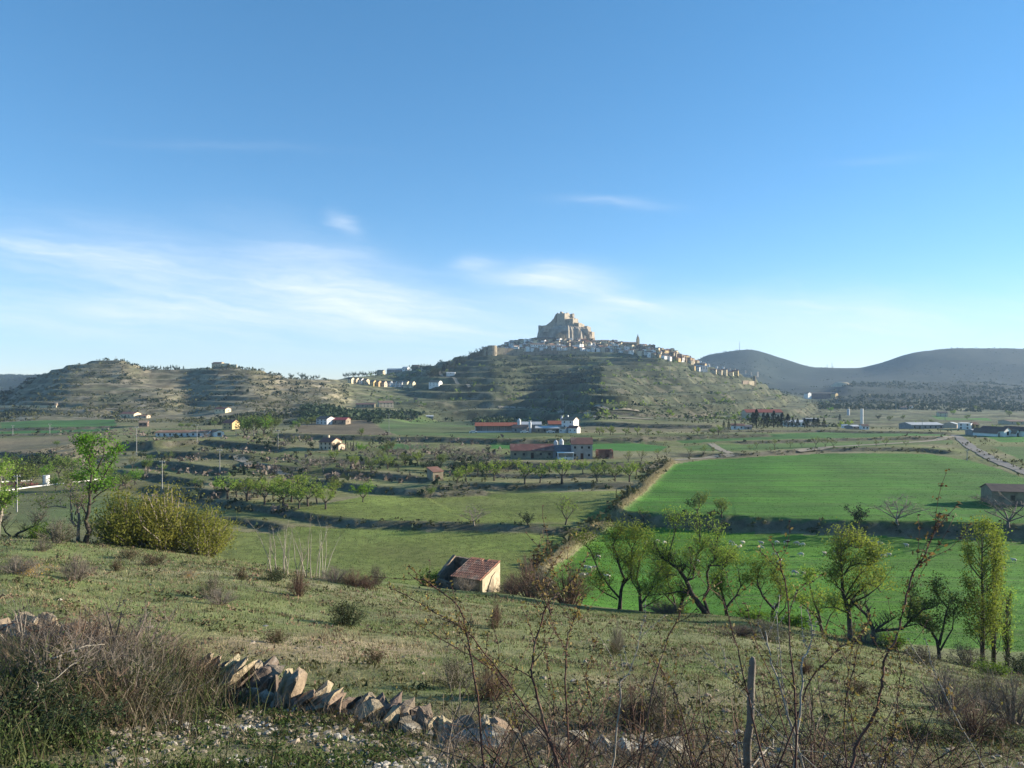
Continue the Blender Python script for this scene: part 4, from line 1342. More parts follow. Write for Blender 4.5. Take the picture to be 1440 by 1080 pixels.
# ---- bushes on the near slope: kind, foot pixel, height and width in pixels, name, label
NEARB = [
    ('near_ever', 486, 880, 44, 62, 'juniper_bush', 'dark evergreen bush standing alone on the near slope'),
    ('near_gorse', 46, 810, 24, 44, 'gorse_bush', 'orange flowered bush on the grass at the far left'),
    ('near_dry', 106, 816, 38, 44, 'dry_bush', 'bare grey bush right of the orange flowered one'),
    ('near_dry', 22, 806, 26, 50, 'dry_bush', 'bare grey bush left of the orange flowered one'),
    ('near_heath', 165, 803, 18, 24, 'heath_bush', 'small brown heath tuft below the yellow thicket'),
    ('near_heath', 213, 795, 16, 60, 'heath_bush', 'long dark heath patch in front of the yellow thicket'),
    ('near_heath', 180, 785, 14, 50, 'heath_bush', 'low brown heath patch at the thicket foot'),
    ('near_olive', 60, 775, 18, 26, 'olive_bush', 'small olive bush on the grass below the fallen limb'),
    ('near_olive', 78, 764, 34, 60, 'olive_bush', 'broad olive bush left of the crooked tree'),
    ('near_green', 52, 758, 30, 40, 'green_bush', 'fresh green bush under the left trees'),
    ('near_olive', 298, 842, 38, 38, 'olive_bush', 'reddish olive bush on the slope left of the saplings'),
    ('near_dry', 310, 850, 24, 46, 'dry_bush', 'low bare bush at the foot of the reddish olive one'),
    ('near_red', 420, 838, 38, 30, 'red_twig_bush', 'small red twigged bush below the pale saplings'),
    ('near_ever', 386, 817, 22, 40, 'juniper_bush', 'dark low evergreen bush at the foot of the pale saplings'),
    ('near_heath', 340, 815, 18, 26, 'heath_bush', 'brown heath tuft left of the saplings'),
    ('near_gorse', 268, 813, 14, 26, 'gorse_bush', 'low yellowish tuft on the grass below the thicket end'),
    ('near_dry', 470, 818, 22, 46, 'dry_bush', 'bare grey bush on the meadow edge beside the saplings'),
    ('near_red', 497, 824, 24, 40, 'red_twig_bush', 'reddish bare bush on the meadow edge'),
    ('near_olive', 530, 822, 28, 30, 'olive_bush', 'olive bush at the meadow edge left of the ruin shadow'),
    ('near_red', 515, 828, 18, 30, 'red_twig_bush', 'low reddish bush in front of the meadow edge olive bush'),
    ('near_heath', 525, 934, 22, 34, 'heath_bush', 'dark brown heath bush on bare earth below the evergreen'),
    ('near_heath', 390, 905, 20, 40, 'heath_bush', 'brown heath tuft behind the upright stones of the wall'),
    ('near_red', 690, 985, 60, 64, 'red_twig_bush', 'reddish bare bush behind the briars left of centre'),
    ('near_olive', 640, 968, 46, 60, 'olive_bush', 'dark olive bush beside the right end of the wall'),
    ('near_heath', 862, 922, 18, 26, 'heath_bush', 'small dark tuft alone on the slope left of the long briar'),
    ('near_dry', 868, 918, 46, 20, 'dry_stalks', 'thin dry stalks rising from the small dark tuft'),
    ('near_heath', 694, 884, 14, 24, 'heath_bush', 'small dark tuft on the grass below the ruin'),
    ('near_red', 697, 882, 40, 18, 'dry_stalks', 'thin reddish stalks rising above the tuft below the ruin'),
    ('near_olive', 925, 1028, 74, 70, 'olive_bush', 'large olive brown bush at the foot of the long briar'),
    ('near_red', 890, 1024, 60, 64, 'red_twig_bush', 'dead reddish bush left of the large olive brown one'),
    ('near_olive', 1080, 902, 30, 60, 'olive_bush', 'dark bramble mound at the edge of the slope below the willows'),
    ('near_red', 1040, 896, 16, 60, 'red_twig_bush', 'low brown bramble mound left of the dark one'),
    ('near_red', 1132, 948, 26, 24, 'red_twig_bush', 'small reddish bush behind the white stemmed briar'),
    ('near_dry', 1215, 905, 26, 50, 'dry_bush', 'bare grey bush at the foot of the split tree'),
    ('near_heath', 1205, 975, 18, 50, 'heath_bush', 'low dark patch on the slope right of the white briar'),
    ('near_dry', 1330, 1000, 66, 80, 'dry_bush', 'bare grey bush of the right thicket, nearest the long briar'),
    ('near_olive', 1385, 1000, 58, 70, 'olive_bush', 'olive grey bush in the middle of the right thicket'),
    ('near_dry', 1425, 1020, 74, 80, 'dry_bush', 'bare grey bush of the right thicket at the right edge'),
    ('near_red', 1370, 1040, 60, 80, 'red_twig_bush', 'brown bush in front of the right thicket'),
    ('near_ever', 1330, 1046, 32, 60, 'juniper_bush', 'dark low evergreen bush in front of the right thicket'),
    ('near_ever', 1415, 1048, 30, 60, 'juniper_bush', 'dark low evergreen bush at the right edge of the slope'),
    ('near_ever', 1285, 1042, 40, 50, 'juniper_bush', 'dark evergreen bush left of the right thicket'),
    ('near_green', 1395, 950, 26, 60, 'green_bush', 'green bush at the foot of the poplars'),
    ('near_ever', 1435, 948, 34, 60, 'juniper_bush', 'dark evergreen bush right of the poplars'),
    ('near_olive', 1300, 935, 30, 60, 'olive_bush', 'olive bush on the bank left of the poplars'),
    ('near_olive', 1360, 938, 34, 60, 'olive_bush', 'olive bush directly before the poplars'),
]
for key, px, py, hp, wp, nm, lab in NEARB:
    x, y = spot(px, py, 7.5)
    k = y / F
    h0 = PROTO[key][2]
    w0 = {'near_ever': 1.6, 'near_olive': 1.5, 'near_dry': 1.3, 'near_red': 1.3, 'near_heath': 1.2, 'near_gorse': 1.4, 'near_green': 1.8}[key]
    h = hp * k
    wide = (wp * k) / (w0 * h / h0)
    plant(nm, key, x, y, h, lab, 'bush', None, wide=wide, parts=('stems', 'crown'))
# bushes set at a known distance beyond the edge of the slope
for key, px, Y, h, w, nm, lab in [
    ('near_green', 604, 97, 3.2, 3.6, 'green_bush', 'fresh green bush growing at the left wall of the ruin'),
    ('near_dry', 655, 91, 2.2, 3.0, 'dry_bush', 'grey bare bush before the doorway of the ruin'),
    ('near_red', 745, 78, 4.6, 4.4, 'red_twig_bush', 'tall reddish bare bush right of the ruin'),
    ('near_red', 722, 84, 2.6, 3.4, 'red_twig_bush', 'lower reddish bush close to the lit wall of the ruin'),
    ('near_olive', 765, 74, 3.4, 3.2, 'olive_bush', 'green and brown bush in front of the dry balk'),
    ('near_red', 800, 70, 4.2, 4.4, 'red_twig_bush', 'large reddish bare bush left of the willow row'),
    ('near_olive', 712, 95, 1.8, 3.0, 'olive_bush', 'low olive bush in the shade right of the ruin'),
    ('near_green', 1110, 62, 1.6, 4.0, 'green_bush', 'yellow green bush under the vase shaped willow'),
    ('near_green', 940, 67, 1.4, 4.0, 'green_bush', 'low green bush between the first willows'),
    ('near_dry', 935, 65, 1.1, 3.4, 'dry_bush', 'heap of bare grey branches below the willows'),
    ('near_green', 1055, 67, 1.7, 3.6, 'green_bush', 'yellow green bush under the pale willow'),
    ('near_green', 1250, 57, 1.5, 3.4, 'green_bush', 'green bush in the fork below the split tree'),
]:
    x, y = at(px, Y)
    w0 = {'near_olive': 1.5, 'near_dry': 1.3, 'near_red': 1.3, 'near_green': 1.8}[key]
    plant(nm, key, x, y, h, lab, 'bush', None, wide=w / (w0 * h / PROTO[key][2]), parts=('stems', 'crown'))

# ---- trees of the fields and the far side of the valley
def field_tree(key, px, py, hp, label, group=None, name='tree', ymin=100, wide=1.0, cat='tree'):
    x, y = spot(px, py, ymin)
    h = hp * y / F
    if hp >= 6:
        return plant(name, key, x, y, h, label, cat, group, wide=wide)
    return plant_mini(name, key, x, y, h, label, cat, group, wide)


FT = [
    ('leafy0', 981, 724, 34, 'field_tree', 'bushy tree on the bank top, left of a pair at the big green field'),
    ('leafy2', 1015, 727, 30, 'field_tree', 'smaller rounded tree, right of the pair on the bank top'),
    ('scant0', 905, 732, 20, 'field_tree', 'small sparse tree at the left corner of the shaded bank'),
    ('dark0', 1208, 738, 26, 'dark_bush', 'small dark bush on the shaded bank left of the bare round tree'),
    ('bare0', 1262, 738, 46, 'bare_tree', 'wide bare round tree on top of the shaded bank'),
    ('bare1', 1321, 738, 24, 'bare_tree', 'small bare tree between the two wide ones on the bank'),
    ('bare1', 1418, 742, 50, 'bare_tree', 'wide bare tree on the bank before the brown roofed barn'),
    ('scant1', 795, 738, 44, 'sparse_tree', 'sparse forked tree on the low bank of the meadow'),
    ('bare0', 667, 739, 32, 'bare_tree', 'small bare tree on the low bank of the meadow'),
    ('dark0', 742, 739, 18, 'dark_bush', 'small dark bush on the low bank of the meadow'),
    ('leafy1', 510, 706, 30, 'field_tree', 'round leafy tree alone in the meadow below the stone terraces'),
    ('leafy0', 605, 700, 18, 'field_tree', 'small leafy tree below the little stone hut'),
]
for key, px, py, hp, nm, lab in FT:
    field_tree(key, px, py, hp, lab, None, nm, wide=1.25 if nm == 'bare_tree' else 1.0, cat='bush' if 'bush' in nm else 'tree')
rr = random.Random(5)
for px, py, hp in [(320, 702, 34), (333, 699, 26), (347, 705, 32), (362, 700, 30), (372, 710, 36), (384, 703, 28), (398, 712, 34), (410, 706, 38), (420, 715, 34), (433, 712, 44), (446, 708, 30), (458, 716, 30), (470, 700, 24), (395, 692, 24), (428, 694, 30), (352, 692, 22), (472, 694, 26)]:
    field_tree('almond%d' % rr.randrange(3), px, py, hp, 'young leafy orchard tree in the crowded grove above the low stone bank', 'orchard grove left of the meadow', 'orchard_tree')
for px, py, hp in [(656, 678, 26), (672, 668, 20), (695, 676, 28), (712, 664, 18), (738, 680, 30), (759, 679, 26), (774, 664, 16), (790, 680, 36), (820, 667, 22), (840, 678, 32), (865, 677, 26), (885, 678, 30), (850, 666, 18), (728, 662, 18), (895, 668, 20), (642, 680, 22)]:
    field_tree('almond%d' % rr.randrange(3), px, py, hp, 'leafy almond tree in the rows below the long red roofed barn', 'almond rows below the barn', 'almond_tree')
for px, py, hp, k in [(484, 662, 20, 'bare0'), (500, 660, 22, 'almond0'), (522, 664, 24, 'almond1'), (545, 660, 22, 'almond2'), (560, 664, 20, 'scant0'), (430, 664, 22, 'bare1'), (455, 664, 24, 'bare0'), (470, 650, 18, 'almond2'),
                      (545, 640, 22, 'leafy0'), (560, 645, 22, 'bare0'), (578, 643, 24, 'bare1'), (594, 640, 22, 'bare0'), (535, 650, 20, 'scant1'), (570, 655, 20, 'almond1'), (588, 655, 22, 'almond0'), (612, 645, 24, 'bare1'), (630, 640, 22, 'bare0'),
                      (640, 652, 22, 'bare1'), (655, 650, 26, 'bare0'), (670, 650, 24, 'bare1'), (684, 652, 24, 'bare0'), (700, 654, 20, 'bare1'), (620, 656, 20, 'leafy2'), (520, 648, 18, 'bare1'), (508, 638, 16, 'leafy1')]:
    leafless = k.startswith('bare')
    field_tree(k, px, py, hp, 'bare grey tree in the copse above the little stone hut' if leafless else 'green tree among the bare ones above the little stone hut',
               'bare trees of the copse' if leafless else 'green trees of the copse', 'bare_tree' if leafless else 'copse_tree', 150)
for px, py, hp in [(605, 662, 15), (612, 665, 14), (650, 663, 15), (662, 662, 16), (676, 663, 16), (690, 663, 15), (704, 662, 15), (718, 661, 14), (640, 664, 14)]:
    field_tree('dark0', px, py, hp, 'dark hedge bush under the bank beside the barn', 'dark hedge below the barn', 'hedge_bush', 150, 1.5, 'bush')
for px, py, hp, k in [(22, 690, 46, 'leafy2'), (44, 684, 30, 'leafy0'), (60, 678, 26, 'leafy1'), (5, 676, 34, 'leafy0'), (34, 668, 30, 'dark0'), (70, 664, 26, 'dark0'), (54, 662, 26, 'dark0'), (84, 672, 34, 'leafy2'), (100, 668, 30, 'leafy0'), (150, 678, 26, 'leafy1'),
                      (92, 662, 22, 'dark0'), (78, 690, 22, 'leafy1'), (100, 690, 30, 'leafy0'), (15, 660, 22, 'leafy1'), (160, 690, 28, 'leafy0'), (190, 682, 24, 'leafy1'), (205, 662, 18, 'leafy2'), (185, 660, 20, 'scant0'), (177, 686, 22, 'leafy2'), (211, 650, 12, 'almond0'), (275, 686, 15, 'almond1'),
                      (305, 690, 14, 'leafy1'), (238, 648, 15, 'scant1'), (230, 664, 12, 'almond2')]:
    lab = {'l': 'green tree in the leafy hollow beside the white water tank', 'd': 'dark tree in the shaded hollow behind the water tank', 's': 'sparse tree on the shaded terraces below the plateau', 'a': 'small tree on the shaded terraces below the plateau'}[k[0]]
    field_tree(k, px, py, hp, lab, 'hollow ' + k[0] + ' trees' if False else {'l': 'green trees of the hollow', 'd': 'dark trees of the hollow', 's': 'sparse terrace trees', 'a': 'small terrace trees'}[k[0]], 'hollow_tree', 130)
for px, py, hp in [(343, 614, 30), (356, 613, 32), (370, 612, 30), (382, 611, 26), (349, 610, 26)]:
    field_tree('leafy%d' % rr.randrange(3), px, py, hp, 'tall green tree in the clump right of the long white farmhouse', 'clump beside the white farmhouse', 'clump_tree', 250)
for px, py, hp, k in [(366, 622, 14, 'scant0'), (384, 622, 16, 'scant1'), (290, 618, 12, 'bare0'), (190, 612, 12, 'bare1'), (122, 622, 14, 'leafy0'), (255, 603, 9, 'leafy1'), (264, 603, 9, 'leafy2'), (275, 603, 8, 'leafy0'), (302, 600, 9, 'leafy2'), (80, 628, 9, 'leafy1'), (430, 625, 16, 'scant0'), (414, 623, 12, 'scant1'), (508, 613, 12, 'leafy0'), (470, 633, 12, 'dark0'), (437, 630, 10, 'dark0')]:
    field_tree(k, px, py, hp, 'small lone tree on the far side of the valley near the farms at left', 'lone trees by the left farms', 'lone_tree', 220)
for px, hp in [(1090, 14), (1111, 10), (1147, 17), (1160, 14), (1172, 12), (1208, 8), (1232, 10), (1246, 14), (1274, 9), (1064, 10), (1128, 9)]:
    field_tree('scant%d' % rr.randrange(2), px, 630 - (px - 1060) * .012, hp, 'small tree of the row along the far edge of the big green field', 'row of small trees beyond the green field', 'row_tree', 230)
for px, hp in [(843, 12), (858, 14), (862, 10), (880, 12), (897, 12), (912, 11), (926, 8), (848, 9), (980, 12), (1010, 16), (1003, 10)]:
    field_tree('almond%d' % rr.randrange(3), px, 612, hp, 'small tree of the row right of the white farm', 'row of small trees by the white farm', 'row_tree', 300)
for px, py, hp in [(884, 650, 18), (902, 648, 16), (925, 644, 14), (938, 642, 12), (908, 660, 14), (970, 641, 12), (990, 640, 16), (1055, 633, 8), (1003, 636, 8)]:
    field_tree('scant%d' % rr.randrange(2), px, py, hp, 'thin tree by the lane corner right of the ruined shed', 'thin trees at the lane corner', 'thin_tree', 180)
for i, px in enumerate(np.linspace(1058, 1158, 15)):
    x, y = at(px + rr.uniform(-2, 2), rr.uniform(455, 480))
    plant('pine_tree', 'pine%d' % (i % 2), x, y, rr.uniform(8, 12) * (1 if px < 1110 else .62), 'dark pine in the plantation before the red roofed hall', 'tree', 'pine plantation before the red hall', wide=1.2)
for px, py, hp in [(1025, 605, 14), (1018, 603, 12), (1034, 604, 12), (1181, 592, 10)]:
    field_tree('pine0', px, py, hp, 'dark tree beside the low red roofed house' if px < 1100 else 'single dark fir left of the tall white silo', None if px > 1100 else 'dark trees at the low red house', 'fir_tree', 350)
for px, py, hp, k in [(1405, 612, 16, 'leafy0'), (1398, 640, 10, 'scant0'), (1290, 600, 8, 'leafy1'), (1250, 592, 8, 'leafy2'), (1270, 590, 7, 'leafy0'), (1235, 590, 7, 'dark0'), (1168, 580, 8, 'leafy1'), (1360, 590, 8, 'leafy0'), (1432, 600, 7, 'leafy2'), (1340, 584, 8, 'leafy1'), (1372, 578, 8, 'leafy0'), (1420, 586, 9, 'leafy2'), (1310, 596, 7, 'leafy0')]:
    field_tree(k, px, py, hp, 'small green tree among the warehouses at the far right', 'trees among the warehouses', 'yard_tree', 250)
# pines on the shoulder below the town walls and along the ridge at left
for i in range(52):
    px = rr.uniform(596, 690)
    py = 531 - (px - 596) * .40 + rr.uniform(-2, 5)
    x, y = spot(px, py, 700)
    plant_mini('pine_tree', 'pine%d' % (i % 2) if i % 3 else 'dark0', x, y, rr.uniform(7, 11), 'dark pine on the shaded shoulder below the left town wall', 'tree', 'pines below the left town wall')
for px, py in [(485, 529), (490, 528), (497, 527), (504, 526), (510, 525), (516, 524), (522, 524), (528, 525), (498, 526), (512, 524), (575, 522), (580, 521), (586, 520), (592, 519), (598, 518), (604, 517), (583, 520), (425, 529), (431, 529), (440, 530), (446, 529), (410, 528)]:
    x, y = spot(px, py, 800)
    plant_mini('pine_tree', 'dark0', x, y, rr.uniform(5, 8), 'dark tree on the saddle ridge between the two hills', 'tree', 'dark trees on the saddle')
for px in (208, 213, 219, 226, 231, 236, 240, 245, 252, 258):
    x, y = spot(px, 518, 790)
    plant_mini('pine_tree', 'dark0' if px % 2 else 'pine0', x, y, rr.uniform(3.5, 6), 'dark tree on the crest of the long dry hill', 'tree', 'dark trees on the dry hill crest')
for px, py, hp in [(486, 630, 15), (493, 631, 10), (497, 631, 11), (501, 631, 10), (489, 631, 9)]:
    field_tree('cypress', px, py, hp, 'dark cypress beside the cream farmhouse', 'cypresses by the cream farmhouse', 'cypress_tree', 220)
for px, py, hp in [(415, 600, 9), (425, 598, 11), (432, 600, 10), (438, 597, 12), (420, 603, 8), (444, 594, 10), (410, 604, 8)]:
    field_tree('leafy%d' % rr.randrange(3), px, py, hp, 'green tree left of the white roadside house', 'trees by the white roadside house', 'roadside_tree', 350)

# scrub that dots every hillside and the rough ground: too many to count, so one object per kind
def scatter_scrub(name, n, cond, hlo, hhi, mat, label, seed):
    r = np.random.default_rng(seed)
    V, Fs = [], []
    pts = cond(r, n)
    z = ground(pts[:, 0], pts[:, 1])
    h = hlo + (hhi - hlo) * r.random(len(pts)) ** 2.2
    k = 7
    P = np.repeat(np.column_stack([pts, z]), k, 0)
    H = np.repeat(h, k)
    P = P + np.column_stack([r.normal(size=len(P)) * H * .42, r.normal(size=len(P)) * H * .42, H * r.uniform(.1, .9, len(P))])
    v, f = cards(P, 1.0, .8, True)
    c = np.repeat(P, 3, 0)
    v = c + (v - c) * np.repeat(H, 3)[:, None] * .8
    tag(link(name, mesh_np(name, v, f, mat)), label, 'scrub', None, 'stuff')


def hill_pts(px0, px1, y0, y1, thr, sc):
    def f(r, n):
        y = np.exp(r.uniform(log(y0), log(y1), n * 3))
        x = (r.uniform(px0, px1, n * 3) - 720) / F * y
        m = fbm(x / sc, y / sc, 91, 3) > thr
        i = np.clip(np.searchsorted(UC, x / y) - 1, 0, NU - 1)
        j = np.clip(np.searchsorted(YR, y) - 1, 0, NY - 1)
        m &= np.isin(RID[i, j], (0, 2, 3, 4, 10))
        return np.column_stack([x[m], y[m]])[:n]
    return f


scatter_scrub('hill_scrub', 2600, hill_pts(-80, 490, 500, 900, -.05, 45), 1.0, 2.8, M_LEAF_OLIVE, 'olive scrub dotted over the dry hill', 1)
scatter_scrub('hill_scrub', 900, hill_pts(-80, 490, 480, 900, .1, 60), 1.5, 4.0, M_LEAF_DARK, 'dark bushes dotted over the dry hill', 2)
scatter_scrub('hill_scrub', 1700, hill_pts(480, 1190, 500, 1330, -.05, 45), .7, 2.0, M_LEAF_OLIVE, 'olive scrub dotted over the castle hill', 3)
scatter_scrub('hill_scrub', 700, hill_pts(520, 1190, 500, 1300, .05, 60), 1.4, 4.0, M_LEAF_DARK, 'dark bushes along the castle hill terraces', 4)
scatter_scrub('hill_scrub', 500, hill_pts(520, 1190, 520, 1250, .0, 60), 2.0, 5.0, M_LEAF_MID, 'green bushes along the castle hill terraces', 5)
scatter_scrub('far_woods', 5200, hill_pts(-60, 1520, 1600, 3100, -.05, 160), 2.5, 5, M_LEAF_DARK, 'dark woods covering the far blue hills', 6)
scatter_scrub('far_woods', 1700, hill_pts(1150, 1520, 1000, 2000, -.15, 110), 3, 8, M_LEAF_DARK, 'paler green woods at the foot of the far hills', 7)
scatter_scrub('valley_scrub', 1500, hill_pts(-40, 1480, 150, 480, .08, 22), .4, 1.3, M_LEAF_OLIVE, 'rough scrub on the banks and field edges', 8)
scatter_scrub('valley_scrub', 700, hill_pts(60, 720, 160, 420, .12, 16), .6, 2.2, M_TWIG_GREY, 'grey bare scrub on the rough ground left of the barn', 9)
scatter_scrub('valley_scrub', 220, hill_pts(40, 700, 170, 420, .05, 25), .8, 2.6, M_LEAF_DARK, 'dark scrub along the terrace banks', 10)
# brush that lines the banks
bp = []
for W, h, L in bank_world:
    for (ax, ay), (bx, by) in zip(W[:-1], W[1:]):
        n = int(np.hypot(bx - ax, by - ay) / 1.6) + 1
        for i in range(n):
            t = random.random()
            bp.append((ax + (bx - ax) * t + random.gauss(0, .8), ay + (by - ay) * t + random.gauss(0, .9)))
bp = np.array(bp)
def riser_pts(n):
    def f(r, _):
        i, j = np.where(RISER > .45)
        k = r.integers(0, len(i), n)
        y = YR[j[k]] + r.normal(size=n) * 1.2
        return np.column_stack([UC[i[k]] * y + r.normal(size=n) * 1.0, y])
    return f


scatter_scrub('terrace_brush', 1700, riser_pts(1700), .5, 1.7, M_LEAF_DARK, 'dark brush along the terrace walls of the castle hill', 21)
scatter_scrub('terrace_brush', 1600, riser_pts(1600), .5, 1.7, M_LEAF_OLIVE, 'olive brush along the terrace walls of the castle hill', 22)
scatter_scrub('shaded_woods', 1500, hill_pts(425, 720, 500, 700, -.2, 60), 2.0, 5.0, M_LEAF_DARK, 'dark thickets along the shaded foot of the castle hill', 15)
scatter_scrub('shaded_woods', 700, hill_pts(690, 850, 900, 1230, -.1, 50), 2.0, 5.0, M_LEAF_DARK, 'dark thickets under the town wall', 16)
scatter_scrub('bank_brush', len(bp), lambda r, n: bp, .3, 1.0, M_LEAF_OLIVE, 'rough brush growing along the field banks', 12)
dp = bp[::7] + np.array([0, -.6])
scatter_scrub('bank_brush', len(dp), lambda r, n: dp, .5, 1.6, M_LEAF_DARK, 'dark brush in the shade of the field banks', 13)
pp = []
for (ax, ay), (bx, by) in zip(BALK[:-1], BALK[1:]):
    for i in range(int(np.hypot(bx - ax, by - ay) / 1.1)):
        t = random.random()
        pp.append((ax + (bx - ax) * t - abs(random.gauss(0, 1.0)) - 1.2, ay + (by - ay) * t + random.gauss(0, .6)))
pp = np.array(pp)
scatter_scrub('bank_brush', len(pp), lambda r, n: pp, .6, 1.9, M_LEAF_OLIVE, 'dark brush along the left foot of the dry balk', 14)
# ------------------------------------------------------------------ buildings
def wallm(name, c1, c2, **k):
    return mottled(name, c1, c2, k.pop('scale', .6), bump=.3, dist=.05, **k)


M_WHITE = wallm('white_render', (.80, .78, .74), (.68, .65, .60), per_obj=.06)
M_CREAM = wallm('cream_render', (.62, .52, .36), (.50, .41, .28), per_obj=.12)
M_OCHRE = wallm('ochre_render', (.50, .35, .17), (.42, .29, .15), per_obj=.15)
M_STONE = wallm('rubble_stone', (.33, .27, .19), (.23, .185, .13), per_obj=.15, c3=(.16, .13, .1))
M_GREYW = wallm('grey_block', (.32, .31, .29), (.24, .23, .22), per_obj=.1)
M_PALEST = wallm('pale_stone', (.45, .385, .295), (.335, .285, .215), c3=(.24, .205, .16))
M_TILE = wallm('clay_tile', (.255, .125, .09), (.19, .10, .075), per_obj=.2, c3=(.31, .2, .145))
M_TILEB = wallm('brown_tile', (.245, .165, .12), (.18, .125, .095), per_obj=.25)
M_REDSHEET = wallm('red_sheet_roof', (.30, .075, .06), (.25, .065, .055), per_obj=.1)
M_GREYSHEET = wallm('pale_sheet_roof', (.52, .53, .52), (.43, .44, .44), per_obj=.1)
M_SHADE = wallm('weathered_sheet', (.19, .17, .17), (.14, .125, .125))
M_GLASS = new_mat('dark_window', .25, .5)[0]
M_GLASS.node_tree.nodes['Principled BSDF'].inputs['Base Color'].default_value = (.02, .022, .026, 1)
M_DOOR = mottled('brown_door', (.09, .05, .03), (.06, .035, .025), 2)
M_METAL = mottled('galvanised', (.55, .56, .57), (.45, .46, .47), 1, rough=.5, bump=0, spec=.4)
M_CONC = mottled('concrete', (.42, .40, .37), (.32, .30, .28), 1.5)
M_TRACK = mottled('pale_track', (.34, .29, .21), (.25, .21, .15), .8)
M_ROAD = mottled('grey_lane', (.21, .195, .17), (.15, .14, .125), .8)
M_ROCK = mottled('cliff_rock', (.36, .315, .25), (.235, .205, .165), .09, bump=.6, dist=.6, c3=(.17, .145, .115))

_wm = {}


def window_mesh(w, h, m):
    k = (round(w, 2), round(h, 2), m.name)
    if k not in _wm:
        b = MB()
        b.box((0, 0, 0), (w, .16, h))
        _wm[k] = b.mesh('window', m)
    return _wm[k]


def add_window(root, x, y, z, w, h, rz=0.0, mat=None, name='window'):
    o = link(name, window_mesh(w, h, mat or M_GLASS), root)
    o.location = (x, y, z)
    o.rotation_euler = (0, 0, rz)
    return o


def gable_house(name, label, cat, x, y, w, d, h, rh, wall, roof, rz=0.0, group=None, z=None, ridge='x', over=.35, wins=0, floors=1, side_wins=0, door=False, chim=0, ww=.9, wh=1.1, sink=.6, open_front=False, posts=0, flat=False):
    """walls, pitched roof, windows and door; the front looks along local -y"""
    if z is None:
        c = [(sx * w / 2, sy * d / 2) for sx in (-1, 1) for sy in (-1, 1)]
        zz = [float(ground(x + a * cos(rz) - b * sin(rz), y + a * sin(rz) + b * cos(rz))) for a, b in c]
        z = sum(zz) / 4
        sink = max(sink, z - min(zz) + .3)
    e = empty(name, (x, y, z), rz)
    tag(e, label, cat, group)
    b = MB()
    if open_front:
        b.box((0, d / 2 - .1, (h - sink) / 2), (w, .2, h + sink))
        b.box((-w / 2 + .1, -.1, (h - sink) / 2), (.2, d - .2, h + sink))
        b.box((w / 2 - .1, -.1, (h - sink) / 2), (.2, d - .2, h + sink))
        b.box((0, -d / 2 + .1, .45 - sink / 2), (w - .4, .2, .9 + sink))
    else:
        pr = [(-d / 2, -sink), (d / 2, -sink), (d / 2, h)] + ([] if flat else [(0, h + rh)]) + [(-d / 2, h)]
        if ridge == 'x':
            b.prism(pr, -w / 2, w / 2)
            b.v = [(v[1], v[0], v[2]) for v in b.v]
            b.f = [tuple(reversed(f)) for f in b.f]
        else:
            pr = [(-w / 2, -sink), (w / 2, -sink), (w / 2, h)] + ([] if flat else [(0, h + rh)]) + [(-w / 2, h)]
            b.prism(pr, -d / 2, d / 2)
    b.build('wall', wall, e)
    r = MB()
    t = .18
    W, D = (w, d) if ridge == 'x' else (d, w)
    if flat:
        r.box((0, 0, h + .12), (w + over, d + over, .2))
    else:
        sl_ = rh / (D / 2)
        ov = over
        A = [(-D / 2 - ov, h - sl_ * ov + .02), (0, h + rh + .02), (D / 2 + ov, h - sl_ * ov + .02), (D / 2 + ov, h - sl_ * ov + t), (0, h + rh + t), (-D / 2 - ov, h - sl_ * ov + t)]
        bb = MB()
        for half in ([A[0], A[1], A[4], A[5]], [A[1], A[2], A[3], A[4]]):
            bb.prism(half, -W / 2 - ov * .7, W / 2 + ov * .7)
        vs = bb.v if ridge != 'x' else [(v[1], v[0], v[2]) for v in bb.v]
        r.v, r.f, r.mi = list(vs), list(bb.f), list(bb.mi)
    ro = r.build('roof', roof, e)
    for i in range(chim):
        cb = MB()
        cb.box((0, 0, 0), (.7, .7, 1.6))
        c = cb.build('chimney', wall, ro)
        c.location = ((-.25 + .5 * i) * w, d * .12, h + rh * .8 + .5)
    for f in range(floors):
        zc = h * (f + .55) / floors
        for i in range(wins):
            xx = -w / 2 + w * (i + .5) / wins
            if door and f == 0 and i == wins // 2:
                continue
            add_window(e, xx, -d / 2, zc, ww, wh)
        for i in range(side_wins):
            add_window(e, w / 2, -d / 2 + d * (i + .5) / side_wins, zc, ww, wh, pi / 2)
    if door:
        add_window(e, -w / 2 + w * (wins // 2 + .5) / max(1, wins), -d / 2, 1.05, 1.0, 2.1, 0, M_DOOR, 'door')
    for i in range(posts):
        pb = MB()
        pb.box((0, 0, (h - .5) / 2), (.25, .25, h + .5))
        p = pb.build('post', M_CONC, e)
        p.location = (-w / 2 + .3 + (w - .6) * i / (posts - 1), -d / 2 + .35, 0)
    return e


def silo(name, label, x, y, r, h, legs=True, cone=True, mat=None, group=None, z=None):
    z = float(ground(x, y)) if z is None else z
    e = empty(name, (x, y, z))
    tag(e, label, 'silo', group)
    b = MB()
    z0 = h * .25 if legs else -.3
    b.tube([(0, 0, z0 - (h * .1 if legs else 0)), (0, 0, z0), (0, 0, h * .86), (0, 0, h)], [r * .3 if legs else r, r, r, r * .25 if cone else r], 14)
    b.build('tank', mat or M_METAL, e)
    if legs:
        for i in range(4):
            a = pi / 4 + i * pi / 2
            l = MB()
            l.cyl((r * .85 * cos(a), r * .85 * sin(a), -.3), .09, h * .3, 5)
            l.build('leg', M_METAL, e)
    else:
        c = MB()
        c.cyl((0, 0, h), r * 1.03, .15, 14)
        c.build('lid', M_METAL, e)
    return e


def mpx(y):
    return y / F


